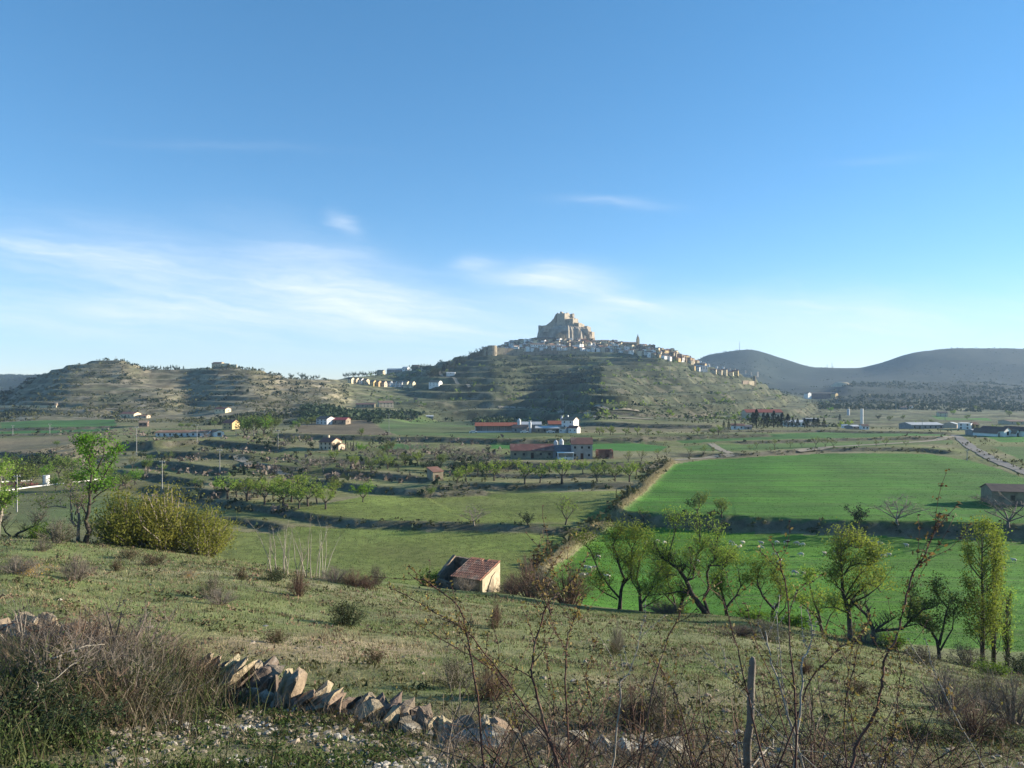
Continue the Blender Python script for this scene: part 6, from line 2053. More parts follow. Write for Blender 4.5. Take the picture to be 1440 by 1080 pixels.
big(788, 483, 11, 13, 18, M_STONE, M_TILEB, -.1, 'convent_church', 'brown stone church front with a gable under the castle cliff', ridge='y', wins=1, cat='church')
big(766, 481, 28, 6, 12, M_STONE, M_TILEB, .03, 'convent', 'long brown building left of the gabled church front', wins=7, floors=1)
big(813, 487, 14, 7, 14, M_CREAM, M_TILEB, -.2, 'school', 'cream block below the sunlit castle cliff', wins=4)
big(844, 484, 24, 7, 12, M_CREAM, M_TILEB, -.15, 'barracks', 'long cream building right of the castle cliff', wins=7)
big(730, 482, 26, 5, 12, M_CREAM, M_TILEB, .12, 'long_house', 'long pale roofed building on the left skyline of the town', wins=6, floors=1)
big(756, 490, 20, 8, 12, M_WHITE, M_TILEB, .05, 'white_terrace', 'bluish white terrace in the shade below the long brown building', wins=6)
big(775, 491, 15, 7, 12, M_WHITE, M_TILEB, .05, 'white_terrace', 'second bluish white terrace, right of the longer one', wins=4)
big(881, 487, 28, 7, 16, M_STONE, M_TILEB, -.12, 'church_nave', 'long dark roofed church nave left of the spire', wins=5, floors=1, cat='church')
big(905, 489, 16, 6, 14, M_STONE, M_TILEB, -.2, 'church_hall', 'dark roofed hall right of the spire', wins=3, floors=1, cat='hall')
big(985, 517, 15, 9, 14, M_OCHRE, M_TILEB, -.45, 'ochre_block', 'large ochre block near the lower right end of the town', wins=4, floors=3)
big(986, 522, 16, 6, 10, M_WHITE, M_GREYSHEET, -.1, 'grey_block', 'bluish shaded block below the large ochre one', wins=5)
x, y = spot(897, 489, 1150)
z = float(ground(x, y))
e = empty('church_tower', (x, y, z))
tag(e, 'slender church tower with a pointed spire rising above the town', 'church tower')
b = MB()
b.box((0, 0, 7), (4.6, 4.6, 20), .4)
b.build('shaft', M_STONE, e)
b = MB()
b.box((0, 0, 18.5), (3.6, 3.6, 3.0), .4)
b.build('belfry', M_STONE, e)
b = MB()
b.tube([(0, 0, 20), (0, 0, 21), (0, 0, 26)], [1.7, 1.3, .12], 8)
b.build('spire', M_TILEB, e)
for px, py, rr_, lab in [(862, 484, 4.2, 'dark domed tower on the skyline left of the church nave'), (914, 491, 3.6, 'dark pyramid roofed tower right of the spire')]:
    x, y = spot(px, py, 1150)
    e = empty('domed_tower', (x, y, float(ground(x, y))))
    tag(e, lab, 'tower')
    b = MB()
    b.cyl((0, 0, -2), rr_, 7.5, 10)
    b.build('drum', M_STONE, e)
    b = MB()
    b.tube([(0, 0, 5.5), (0, 0, 7.2), (0, 0, 8.4), (0, 0, 9)], [rr_ * 1.05, rr_ * .85, rr_ * .45, .1], 10)
    b.build('dome', M_TILEB, e)


def rampart_wall(pts, h, label, ymin, mat=M_STONE, towers=()):
    W = [spot(px, py, ymin) for px, py in pts]
    x0, y0 = W[0]
    z0 = float(ground(x0, y0))
    e = empty('town_wall', (x0, y0, z0))
    tag(e, label, 'town wall')
    for (ax, ay), (bx, by) in zip(W[:-1], W[1:]):
        L = math.hypot(bx - ax, by - ay)
        mx_, my_ = (ax + bx) / 2, (ay + by) / 2
        b = MB()
        b.box((0, 0, h / 2 - 2), (L + .3, 1.6, h + 4), 0, 1, .25)
        o = b.build('wall_section', mat, e)
        o.location = (mx_ - x0, my_ - y0, float(ground(mx_, my_)) - z0)
        o.rotation_euler = (0, 0, atan2(by - ay, bx - ax))
    for px, py, r, hh in towers:
        x, y = spot(px, py, ymin)
        b = MB()
        b.tube([(0, 0, -4), (0, 0, hh), (0, 0, hh + .2)], [r * 1.06, r, r * .9], 12)
        o = b.build('tower', mat, e)
        o.location = (x - x0, y - y0, float(ground(x, y)) - z0)


rampart_wall([(684, 498), (697, 498.5), (710, 498), (722, 499), (736, 500)], 11, 'grey town wall with a round tower at its left end, below the left houses', 1050, M_STONE, [(692, 498.5, 8, 15), (683, 498, 4, 12)])
rampart_wall([(736, 498.5), (760, 498.5), (785, 498), (810, 498), (826, 498)], 6, 'low shaded town wall below the middle of the town', 1100)
rampart_wall([(1034, 527), (1044, 527.5), (1053, 528)], 4.5, 'ruined town wall at the right end of the town', 1050, M_PALEST, [(1048, 527, 2.4, 13), (1056, 528, 2.0, 11)])
rampart_wall([(1044, 540), (1052, 540.5), (1060, 541)], 5, 'lower ruined wall with a lit corner tower below the right end of the town', 950, M_STONE, [(1061, 541, 2.2, 13)])
x, y = spot(1065, 530, 1050)
e = empty('watch_tower', (x, y, float(ground(x, y))))
tag(e, 'square sunlit watch tower standing alone right of the town', 'tower')
b = MB()
b.box((0, 0, 7), (5.2, 5.2, 18), .5, .95)
b.build('shaft', M_PALEST, e)
for sx in (-1, 1):
    for sy in (-1, 1):
        b = MB()
        b.box((sx * 1.9, sy * 1.9, 16.6), (1.2, 1.2, 1.4), 0)
        b.build('merlon', M_PALEST, e)

# ------------------------------------------------------------------ the ruined hut at the foot of the slope
def roman_tiles(mb, w, d, nc, nr, z0, z1, miss=()):
    """rows of half round tiles on a slope: local x across, y up the slope"""
    cw_ = w / nc
    for c in range(nc):
        for r in range(nr):
            if (c, r) in miss:
                continue
            y0, y1 = d * r / nr - .05, d * (r + 1) / nr + .04
            xc = cw_ * (c + .5) + random.uniform(-.02, .02)
            jz = random.uniform(-.012, .014)
            ra = cw_ * .52
            b = len(mb.v)
            for yy, lift, sc in ((y0, .032, 1.0), (y1, .008, .9)):
                zz = z0 + (z1 - z0) * yy / d + lift + jz
                for q in range(5):
                    a = pi * q / 4
                    mb.v.append((xc + ra * sc * cos(a), yy, zz + ra * sc * .62 * sin(a)))
            for q in range(4):
                mb.face((b + q, b + q + 1, b + 6 + q, b + 5 + q))
            mb.face((b, b + 1, b + 2, b + 3, b + 4))


YH = 93.0
xh = (676.5 - 720) / F * YH
zh = CZ + (540 - 834) / F * YH
ah = radians(62)
hut = empty('ruined_hut', (xh, YH, zh), ah - pi / 2)
tag(hut, 'ruined stone hut with a red tiled roof and one sunlit cream wall', 'hut')
# local frame: +y runs back along the lit right wall, -x runs left along the shaded front
HW, HD, HF, HB = 4.2, 4.6, 1.7, 2.9
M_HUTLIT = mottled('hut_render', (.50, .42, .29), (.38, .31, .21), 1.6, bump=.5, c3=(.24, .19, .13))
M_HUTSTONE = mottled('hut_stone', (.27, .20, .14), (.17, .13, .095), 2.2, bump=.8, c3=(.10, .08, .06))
def hut_wall(name, p0, p1, h0, h1, mat, th=.42, base=-1.2):
    (ax, ay), (bx, by) = p0, p1
    L = math.hypot(bx - ax, by - ay)
    b = MB()
    n = max(3, int(L / .5))
    prof = [(0, base)] + [(L, base)] + [(L * i / n, h0 + (h1 - h0) * i / n + random.uniform(-.06, .06)) for i in range(n, -1, -1)]
    b.prism(prof, -th / 2, th / 2)
    o = b.build(name, mat, hut)
    o.location = (ax, ay, 0)
    o.rotation_euler = (0, 0, atan2(by - ay, bx - ax))
    return o


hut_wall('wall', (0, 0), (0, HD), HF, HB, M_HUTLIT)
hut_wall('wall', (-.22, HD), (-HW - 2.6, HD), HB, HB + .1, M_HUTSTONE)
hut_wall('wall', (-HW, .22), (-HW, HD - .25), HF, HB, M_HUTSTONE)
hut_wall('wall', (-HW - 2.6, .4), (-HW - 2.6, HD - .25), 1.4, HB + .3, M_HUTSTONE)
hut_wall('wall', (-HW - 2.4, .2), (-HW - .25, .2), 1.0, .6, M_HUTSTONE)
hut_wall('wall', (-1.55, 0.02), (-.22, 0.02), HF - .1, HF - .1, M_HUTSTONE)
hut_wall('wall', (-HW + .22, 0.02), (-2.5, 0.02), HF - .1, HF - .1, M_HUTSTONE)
b = MB()
b.box((-2.02, 0, HF - .2), (1.05, .3, .22), 0)
b.build('lintel', M_DOOR, hut)
b = MB()
b.box((-2.02, .25, .2), (.94, .08, 2.4))
b.build('door', M_DOOR, hut)
for cx_, zz, sz in [(-.6, HF - .25, 0)]:
    pass
b = MB()
b.prism([(-.45, HF + .02 - .12), (HD + .1, HB + .06), (HD + .1, HB + .14), (-.45, HF + .1 - .12)], -.2, HW + .1)
b.v = [(-v[1] + .0, v[0], v[2]) for v in b.v]
ro = b.build('roof', mottled('roof_boards', (.10, .07, .05), (.07, .05, .04), 3), hut)
t = MB()
roman_tiles(t, HW + .35, HD + .6, 15, 9, 0, (HB - HF) * (HD + .6) / HD, {(8, 8), (7, 8)})
to = t.build('roof_tiles', mottled('old_clay_tiles', (.42, .19, .115), (.31, .14, .09), 1.3, bump=.3, c3=(.46, .29, .19)), ro)
to['kind'] = 'stuff'
to.location = (-HW - .15, -.5, HF + .0)
b = MB()
b.tube([(.28, .9, -.5), (.3, 1.5, .6), (.26, 1.9, 1.0), (.27, 2.3, 1.6), (.26, 3.3, 2.0)], [.07, .06, .05, .04, .03], 5)
b.build('dead_branch', M_BARK, hut)
for i in range(14):
    s = MB()
    s.box((0, 0, 0), (random.uniform(.25, .5), random.uniform(.2, .4), random.uniform(.15, .3)), random.random() * 3, .8, .05)
    o = s.build('stone', M_HUTSTONE, hut)
    o.location = (-HW - 2.6 + random.uniform(0, 2.4), random.uniform(-.5, .2), random.uniform(-.1, .9))

# ------------------------------------------------------------------ poles, masts and lanes
def pole(px, py, top, label, group=None, ymin=100, w=.16, name='utility_pole', arm=True, mat=None, Y=None):
    x, y = spot(px, py, ymin) if Y is None else at(px, Y)
    k_ = y / F
    z = float(ground(x, y))
    h = (py - top) * k_
    r = max(w, .36 * k_)
    e = empty(name, (x, y, z))
    tag(e, label, 'pole', group)
    b = MB()
    b.box((0, 0, h / 2 - .2), (r * 1.3, r, h + .4), 0, .6)
    b.build('shaft', mat or M_CONC, e)
    if arm:
        a = MB()
        a.box((0, 0, h - .3), (1.5 + .8 * k_, .12, .12))
        a.build('crossarm', M_CONC, e)
        for s in (-.6, 0, .6):
            i_ = MB()
            i_.cyl((s, 0, h - .24), .06, .28, 6)
            i_.build('insulator', M_METAL, e)
    return e


for px, py, top, lab in [(228, 690, 648, 'concrete power pole on the shaded terraces, the lower of two'), (309, 667, 632, 'concrete power pole on the lit terrace right of the lower one'), (192, 640, 600, 'power pole rising at the plateau edge'),
                         (118, 650, 612, 'power pole behind the bright green tree top'), (277, 622, 597, 'thin power pole before the long white farmhouse'), (357, 614, 593, 'power pole among the clump of tall green trees'), (391, 632, 605, 'power pole with a white box right of the tall clump'),
                         (332, 614, 600, 'short pole by the ochre house'), (547, 612, 582, 'power pole on the green strip below the castle hill'), (70, 612, 596, 'thin pole on the left green strips'), (18, 612, 598, 'thin pole at the far left strips'),
                         (792, 588, 554, 'tall pole behind the white farmhouse'), (942, 530, 497, 'lattice mast on the right shoulder of the castle hill'), (1329, 592, 563, 'tall pole on the green patch by the cream house'), (1297, 605, 590, 'short pole before the grey warehouse'),
                         (1218, 602, 572, 'slim pole right of the tall white tower'), (1260, 580, 562, 'far pylon below the wooded hill'), (24, 720, 668, 'pole with white bands at the left edge'), (630, 529, 514, 'thin pole on the shaded shoulder'), (593, 528, 516, 'thin pole on the saddle'), (1170, 517, 509, 'mast in the gap between the far hills'), (1163, 518, 512, 'smaller mast in the gap between the far hills'), (1360, 648, 632, 'short pole beside the grey lane')]:
    pole(px, py, top, lab, None, 1500 if px in (1170, 1163) else (800 if top < 520 else (450 if py < 592 else 110)), mat=M_CONC, arm=px not in (942,))
# antenna on the far hill, post on the knoll of the dry hill
pole(1040, 492, 480, 'radio mast on top of the far hill', None, 2500, w=1.2, name='radio_mast', arm=False, Y=2990)
pole(163, 507, 501, 'tiny post on the top of the dry knoll', None, 700, name='summit_post', Y=846)


def strip(name, pts, width, mat, label, ymin, lift=.12, Ws=None, cat='track'):
    W = Ws or [spot(px, py, ymin) for px, py in pts]
    P = []
    for a, b in zip(W[:-1], W[1:]):
        n = max(2, int(math.hypot(b[0] - a[0], b[1] - a[1]) / 3))
        P += [(a[0] + (b[0] - a[0]) * i / n, a[1] + (b[1] - a[1]) * i / n) for i in range(n)]
    P.append(W[-1])
    V = []
    for i, p in enumerate(P):
        q0, q1 = P[max(0, i - 1)], P[min(len(P) - 1, i + 1)]
        dx, dy = q1[0] - q0[0], q1[1] - q0[1]
        L = math.hypot(dx, dy) + 1e-9
        w = width * random.uniform(.9, 1.1) * .5
        for s in (1, 0, -1):
            x, y = p[0] - dy / L * w * s, p[1] + dx / L * w * s
            zz = max(float(ground(x, y)), float(ground(p[0], p[1])) - .3) + lift
            V.append((x, y, zz))
    n = len(P)
    Fq = []
    for i in range(n - 1):
        for s in (0, 1):
            a = i * 3 + s
            Fq.append((a, a + 1, a + 4, a + 3))
    o = link(name, mesh_np(name, V, np.array(Fq), mat, True))
    tag(o, label, cat, None, 'structure')


strip('lane', [(1340, 612), (1352, 618), (1366, 630), (1388, 642), (1412, 653), (1450, 668), (1500, 690)], 4.2, M_ROAD, 'grey gravel lane curving down past the green field', 200, .15, cat='lane')
strip('track', [(1000, 624), (1012, 632), (1028, 640), (1000, 644), (950, 647)], 3.2, M_TRACK, 'pale track by the upper left corner of the green field', 190)
strip('track', [(1120, 634), (1180, 628), (1250, 624), (1320, 619), (1345, 614)], 3.5, M_TRACK, 'pale dirt track along the far edge of the green field', 220)
strip('track', [(701, 574), (755, 574), (784, 577), (793, 582)], 5, M_TRACK, 'pale track crossing the shaded foot of the castle hill', 480, .5)
strip('track', [(900, 579), (857, 577), (831, 577), (817, 581), (838, 587), (875, 588), (920, 590)], 5, M_TRACK, 'pale hairpin track on the castle hill foot', 470, .5)
strip('track', [(335, 640), (352, 652), (385, 662), (402, 668)], 3.5, M_TRACK, 'pale track winding through the rough ground at left', 160)
strip('track', [(120, 578), (165, 575), (205, 571)], 6, M_TRACK, 'pale road along the foot of the dry hill', 480, .5)
strip('track', [(590, 520), (620, 527), (660, 545)], 4, M_TRACK, 'path on the lit spur of the castle hill', 600, .5)

# ------------------------------------------------------------------ sheep
M_WOOL = mottled('wool', (.62, .55, .44), (.48, .42, .33), 8, bump=.5, per_obj=.12)


def sheep_mesh(head_down):
    V = [(0, 0, .68), (-.42, 0, .66), (.40, 0, .70), (.62, 0, .62 if head_down else .84), (.80, 0, .30 if head_down else .92), (.90, 0, .16 if head_down else .86), (-.56, 0, .56)]
    R = [.25, .235, .22, .13, .105, .06, .05]
    E = [(0, 1), (0, 2), (2, 3), (3, 4), (4, 5), (1, 6)]
    for sx in (.33, -.38):
        for sy in (-.12, .12):
            i = len(V)
            V += [(sx, sy, .48), (sx + (.03 if sx < 0 else 0), sy, .24), (sx, sy, .0)]
            R += [.085, .045, .04]
            E += [(2 if sx > 0 else 1, i), (i, i + 1), (i + 1, i + 2)]
    me = bpy.data.meshes.new('sheep_skeleton')
    me.from_pydata(V, E, [])
    o = bpy.data.objects.new('sheep_build', me)
    COL.objects.link(o)
    md = o.modifiers.new('skin', 'SKIN')
    for i, sv in enumerate(me.skin_vertices[0].data):
        sv.radius = (R[i], R[i])
        sv.use_root = i == 0
    o.modifiers.new('sub', 'SUBSURF').levels = 1
    dg = bpy.context.evaluated_depsgraph_get()
    out = bpy.data.meshes.new_from_object(o.evaluated_get(dg))
    bpy.data.objects.remove(o)
    out.materials.clear()
    out.materials.append(M_WOOL)
    out.polygons.foreach_set('use_smooth', np.full(len(out.polygons), True))
    return out


SH = [sheep_mesh(True), sheep_mesh(False)]
PL = ('sheep standing near the left end of the pasture behind the feathery willow', 'sheep by the dry balk')
flock = [(823, 800), (829, 801), (835, 800), (819, 811), (826, 810), (841, 785), (854, 813), (909, 764), (924, 762), (934, 764), (957, 806), (981, 791), (1028, 764), (1032, 768), (1041, 770), (1045, 764), (1071, 765), (1069, 771), (1092, 764), (1105, 764), (1121, 765), (1129, 767),
         (1089, 781), (1127, 781), (1160, 780), (1174, 778), (1226, 764), (1237, 765), (1275, 768), (1250, 781), (1242, 783), (1130, 808), (1117, 807), (1406, 778), (1426, 789), (1411, 801), (1404, 798), (1097, 790)]
for i, (px, py) in enumerate(flock):
    x, y = spot(px, py + 1.5, 86)
    o = link('sheep', SH[0 if random.random() < .75 else 1])
    o.location = (x, y, float(ground(x, y)))
    o.rotation_euler = (0, 0, random.choice((0, pi)) + random.uniform(-.7, .7))
    s = random.uniform(.74, .9)
    o.scale = (s, s * 1.1, s)
    if px < 860:
        lab, g = 'white sheep in the close bunch by the dry balk, left of the willows', 'sheep bunched by the balk'
    elif px < 1000:
        lab, g = 'white sheep half seen through the willow branches', 'sheep behind the willows'
    elif px < 1200:
        lab, g = 'white sheep grazing in the loose flock in the middle of the pasture', 'sheep in the middle of the pasture'
    elif px < 1300:
        lab, g = 'white sheep grazing right of the round crowned tree', 'sheep right of the round tree'
    else:
        lab, g = 'white sheep grazing at the right beside the tall poplar', 'sheep by the poplar'
    tag(o, lab, 'sheep', g)
# ------------------------------------------------------------------ the foreground
def attr_leaf(name, trans=.3, rough=.85):
    m, t, b = new_mat(name, rough, .15)
    at_ = t.node('ShaderNodeAttribute', attribute_name='Col').outputs[0]
    t.l.new(at_, b.inputs['Base Color'])
    tr = t.node('ShaderNodeBsdfTranslucent')
    t.l.new(at_, tr.inputs[0])
    mx = t.node('ShaderNodeMixShader')
    mx.inputs[0].default_value = trans
    t.l.new(b.outputs[0], mx.inputs[1])
    t.l.new(tr.outputs[0], mx.inputs[2])
    t.l.new(mx.outputs[0], t.n['Material Output'].inputs[0])
    return m


M_BLADE = attr_leaf('grass_blade')


def blades(name, pts, hh, width, tints, lean, label, cat, per=5, spread=.05, seed=0):
    """tufts of curved blades, each of three vertices; tints are (colour, weight)"""
    r = np.random.default_rng(seed)
    n = len(pts)
    z = ground(pts[:, 0], pts[:, 1])
    P = np.repeat(np.column_stack([pts, z]), per, 0)
    H = np.repeat(hh, per) * r.uniform(.45, 1.15, n * per)
    Wd = np.repeat(width, per)
    sp = np.repeat(hh, per)[:, None] * spread * 10
    P[:, :2] += r.normal(size=(n * per, 2)) * sp
    P[:, 2] = ground(P[:, 0], P[:, 1]) - .01
    a = r.uniform(0, 2 * pi, n * per)
    le = r.uniform(.1, lean, n * per)
    d = np.column_stack([np.cos(a) * le, np.sin(a) * le, np.ones(n * per)])
    d /= np.linalg.norm(d, axis=1, keepdims=True)
    w = np.column_stack([np.cos(a + 1.3), np.sin(a + 1.3), np.zeros(n * per)]) * Wd[:, None]
    tip = P + d * H[:, None]
    tip[:, 2] -= .15 * H * le
    V = np.stack([P - w, P + w, tip], 1).reshape(-1, 3)
    tc = np.array([t[0] for t in tints])
    wt = np.array([t[1] for t in tints], float)
    # tuft colour follows patches of ground, so that green and straw lie in drifts
    nz = .5 + .5 * fbm(pts[:, 0] / 2.2, pts[:, 1] / 2.2, seed + 5, 3) + r.normal(size=n) * .22
    cum = np.cumsum(wt / wt.sum())
    order = np.clip(np.searchsorted(cum, np.clip(nz, 0, .999)), 0, len(tc) - 1)
    c = np.repeat(tc[order], per, 0) * r.uniform(.7, 1.3, (n * per, 1))
    o = link(name, mesh_np(name, V, np.arange(3 * n * per).reshape(-1, 3), M_BLADE, False, np.repeat(c, 3, 0)))
    return tag(o, label, cat, None, 'stuff')


G_GREEN, G_OLIVE, G_STRAW, G_BROWN = (.11, .155, .048), (.145, .155, .062), (.30, .25, .145), (.13, .09, .058)
r_ = np.random.default_rng(5)


def slope_pts(n, y0, y1, px0=-120, px1=1560):
    y = np.exp(r_.uniform(log(y0), log(y1), n))
    x = (r_.uniform(px0, px1, n) - 720) / F * y
    return np.column_stack([x, y])


p = slope_pts(36000, 4.2, 62)
yy = p[:, 1]
blades('grass', p, .035 + .0032 * yy, .0016 + .00042 * yy, [(G_STRAW, .24), (G_OLIVE, .30), (G_GREEN, .46)], .9, 'thin spring grass mixed with straw covering the near slope', 'grass', 5, .09, 1)
p = slope_pts(9000, 7, 60)
m = fbm(p[:, 0] / 1.4, p[:, 1] / 1.4, 301, 3) > .12
p = p[m]
blades('dry_grass', p, .05 + .0058 * p[:, 1], .002 + .0005 * p[:, 1], [(G_BROWN, .5), (G_STRAW, .3), (G_OLIVE, .2)], 1.3, 'brown dry tufts and heath dotted over the near slope', 'dry grass', 8, .09, 2)


def clumps(name, n, y0, y1, thr, sc, hlo, hhi, mat, label, seed, per=9):
    pts = slope_pts(n, y0, y1)
    pts = pts[fbm(pts[:, 0] / sc, pts[:, 1] / sc, seed, 3) > thr]
    h = np.random.default_rng(seed).uniform(hlo, hhi, len(pts)) * (.5 + pts[:, 1] / 30)
    z = ground(pts[:, 0], pts[:, 1])
    P = np.repeat(np.column_stack([pts, z]), per, 0)
    H = np.repeat(h, per)
    q = np.random.default_rng(seed + 1)
    P = P + np.column_stack([q.normal(size=len(P)) * H * .6, q.normal(size=len(P)) * H * .6, H * q.uniform(0, .6, len(P))])
    v, f = cards(P, 1.0, .45, True)
    c = np.repeat(P, 3, 0)
    v = c + (v - c) * np.repeat(H, 3)[:, None] * .7
    tag(link(name, mesh_np(name, v, f, mat)), label, 'scrub', None, 'stuff')


clumps('heath_clumps', 3800, 7.5, 60, .1, 1.6, .05, .16, M_TWIG_RED, 'low reddish heath clumps scattered on the near slope', 61)
clumps('heath_clumps', 4200, 7.5, 62, .1, 2.2, .05, .17, M_LEAF_OLIVE, 'low olive heath clumps scattered on the near slope', 71)
clumps('heath_clumps', 2200, 7.5, 62, .18, 1.3, .05, .15, M_LEAF_DARK, 'dark low cushions scattered on the near slope', 81)

# meadow and pasture grass beyond, coarse tufts
def field_pts(n, rids, y0, y1, seed):
    r = np.random.default_rng(seed)
    y = np.exp(r.uniform(log(y0), log(y1), n))
    x = (r.uniform(-40, 1480, n) - 720) / F * y
    u = x / y
    i = np.clip(np.searchsorted(UC, u) - 1, 0, NU - 1)
    j = np.clip(np.searchsorted(YR, y) - 1, 0, NY - 1)
    m = np.isin(RID[i, j], rids)
    return np.column_stack([x, y])[m]


p = field_pts(30000, (7,), 86, 190, 3)
blades('meadow_grass', p, np.full(len(p), .22), np.full(len(p), .05), [((.15, .15, .06), .4), ((.10, .14, .04), .6)], .9, 'short tufty grass of the olive meadows', 'grass', 3, .14, 4)
p = field_pts(30000, (5, 6), 84, 290, 4)
blades('crop_blades', p, np.full(len(p), .2), np.full(len(p), .05), [((.04, .11, .02), .5), ((.055, .15, .025), .5)], .8, 'young green blades of the big fields', 'crop', 3, .14, 5)
bpts = []
for (ax, ay), (bx, by) in zip(BALK[:-1], BALK[1:]):
    n = int(math.hypot(bx - ax, by - ay) * 26)
    t = r_.random(n)
    bpts.append(np.column_stack([ax + (bx - ax) * t + r_.normal(size=n) * .55, ay + (by - ay) * t + r_.normal(size=n) * .5]))
p = np.concatenate(bpts)
blades('balk_grass', p, np.full(len(p), .55), np.full(len(p), .05), [((.36, .30, .17), .6), ((.26, .23, .12), .4)], .7, 'tall pale dry grass on the balk between the fields', 'dry grass', 4, .08, 6)

# --- broken dry stone wall: a line of leaning slabs
M_SLAB = mottled('lichen_slab', (.34, .265, .175), (.19, .145, .10), 4.5, bump=1.0, bscale=14, dist=.035, c3=(.50, .47, .42), per_obj=.22)
M_SLABD = mottled('dark_slab', (.20, .155, .115), (.105, .082, .062), 4.5, bump=1.0, bscale=14, dist=.035, c3=(.33, .30, .26), per_obj=.25)


from mathutils import noise as mnoise


def rock_mesh(name, w, d, h, seed, mat, lumps=20):
    """slab of layered rock: a blunt hull split along its beds and broken at the edges"""
    r = random.Random(seed)
    bm = bmesh.new()
    for i in range(lumps):
        a, b_ = r.uniform(0, 2 * pi), r.uniform(-1, 1)
        ca, sa, sb = cos(a), sin(a), b_
        cb = sqrt(max(0, 1 - sb * sb))
        q = Vector((ca * cb, sa * cb, sb))
        m_ = max(abs(q.x), abs(q.y), abs(q.z)) ** 1.0
        q = q / m_ * r.uniform(.9, 1.06)
        bm.verts.new((q.x * w / 2, q.y * d / 2, q.z * h / 2))
    bmesh.ops.convex_hull(bm, input=bm.verts)
    bmesh.ops.delete(bm, geom=[v for v in bm.verts if not v.link_faces], context='VERTS')
    bmesh.ops.triangulate(bm, faces=bm.faces)
    bmesh.ops.subdivide_edges(bm, edges=bm.edges, cuts=3, use_grid_fill=True)
    nb = r.randint(3, 5)
    off = [r.uniform(-1, 1) for _ in range(nb + 3)]
    sd = Vector((seed * 3.1, seed * 1.7, 0))
    for v in bm.verts:
        p = v.co.copy()
        k = int((p.x / w + .5) * nb + .8 * mnoise.noise(p * 5 / h + sd)) % len(off)
        n1 = mnoise.fractal(p * (2.6 / h) + sd, 1.0, 2.0, 4)
        v.co.z += off[k] * .03 * h + n1 * .04 * h
        v.co.y += off[(k + 1) % len(off)] * .07 * d + n1 * .05 * d
        v.co.x += mnoise.noise(p * (6 / h) + sd * 2) * .06 * w
    me = bpy.data.meshes.new(name)
    bm.to_mesh(me)
    bm.free()
    me.materials.append(mat)
    return me


wall_c = spot(430, 985)
wroot = empty('stone_wall', (wall_c[0], wall_c[1], float(ground(*wall_c))))
tag(wroot, 'broken dry stone wall of leaning slabs crossing the foreground', 'stone wall')


def wY(px):
    return float(np.interp(px, [0, 90, 270, 420, 600, 900, 1000], [10.6, 10.2, 9.3, 8.5, 7.9, 6.9, 6.6]))


STONES = [  # centre x, top, bottom, width, lean in degrees (top to the right), depth, dark
    (14, 868, 905, 40, 10, .3, 0), (50, 858, 905, 46, 15, .35, 0), (78, 876, 905, 34, 40, .25, 0), (108, 884, 912, 50, 70, .3, 0), (30, 890, 918, 50, 80, .3, 1),
    (280, 914, 962, 17, 38, .45, 0), (294, 922, 968, 15, 40, .45, 0), (309, 924, 972, 17, 42, .5, 0), (325, 926, 972, 17, 45, .5, 0), (340, 930, 980, 17, 44, .5, 1),
    (352, 936, 986, 26, 60, .5, 1), (364, 940, 990, 24, 25, .45, 1), (382, 946, 992, 22, 15, .45, 1), (290, 962, 985, 34, 60, .5, 1), (405, 937, 1006, 27, 12, .42, 0), (330, 972, 996, 40, 75, .5, 1), (370, 984, 1002, 36, 80, .45, 1),
    (424, 962, 1006, 15, 50, .5, 0), (438, 966, 1008, 15, 52, .5, 0), (452, 966, 1012, 16, 48, .5, 0), (463, 972, 1014, 22, 32, .42, 0), (492, 976, 1020, 34, 48, .5, 1), (509, 982, 1024, 18, 55, .4, 0),
    (528, 978, 1030, 36, 46, .5, 1), (548, 990, 1032, 18, 40, .4, 0), (574, 985, 1038, 44, 12, .5, 1), (592, 996, 1040, 18, 5, .4, 0), (618, 1004, 1036, 28, 10, .35, 0),
    (646, 1018, 1046, 30, 60, .35, 0), (690, 1006, 1040, 36, 20, .35, 0), (730, 1036, 1062, 34, 70, .35, 0), (668, 1040, 1066, 40, 80, .35, 1),
    (870, 1052, 1084, 28, 20, .3, 1), (912, 1046, 1086, 28, 10, .35, 1), (935, 1054, 1086, 26, 30, .3, 0)]
si = 0
for (cx, top, bot, wp, lean, dep, dark) in STONES:
    pieces = [(0, 0, 1.0, 1.0, 0)]
    if wp > 24 and (bot - top) > 30:
        # the thick ones are packs of split slabs
        pieces = [(-.26, 1.5, .96, .62, random.uniform(-4, 4)), (.28, 1, .9, .66, random.uniform(-5, 5))]
    elif wp > 14:
        pieces = [(-.1, 0, 1.0, .85, 0), (.42, 3, .8, .5, random.uniform(-5, 5))]
    for ox, oy, sh, sw_, dl in pieces:
        Y = wY(cx) + (.25 if dark else 0) + random.uniform(-.08, .08)
        k_ = Y / F
        c_ = cx + ox * wp
        L = (bot - top) * k_ * sh
        me = rock_mesh('stone', max(wp * k_ * 1.2 * sw_, .09), dep * random.uniform(.8, 1.1), L / max(.45, cos(radians(lean))) * 1.02, 100 + si, M_SLABD if (dark or random.random() < .25) else M_SLAB, 20)
        si += 1
        o = link('stone', me, wroot)
        zc = CZ + (540 - (top + bot) / 2 - oy) * k_
        o.location = ((c_ - 720) * k_ - wroot.location.x, Y - wroot.location.y, zc - wroot.location.z - .03)
        o.rotation_euler = (random.uniform(-.3, .1), radians(lean + dl), random.uniform(-.35, .35))
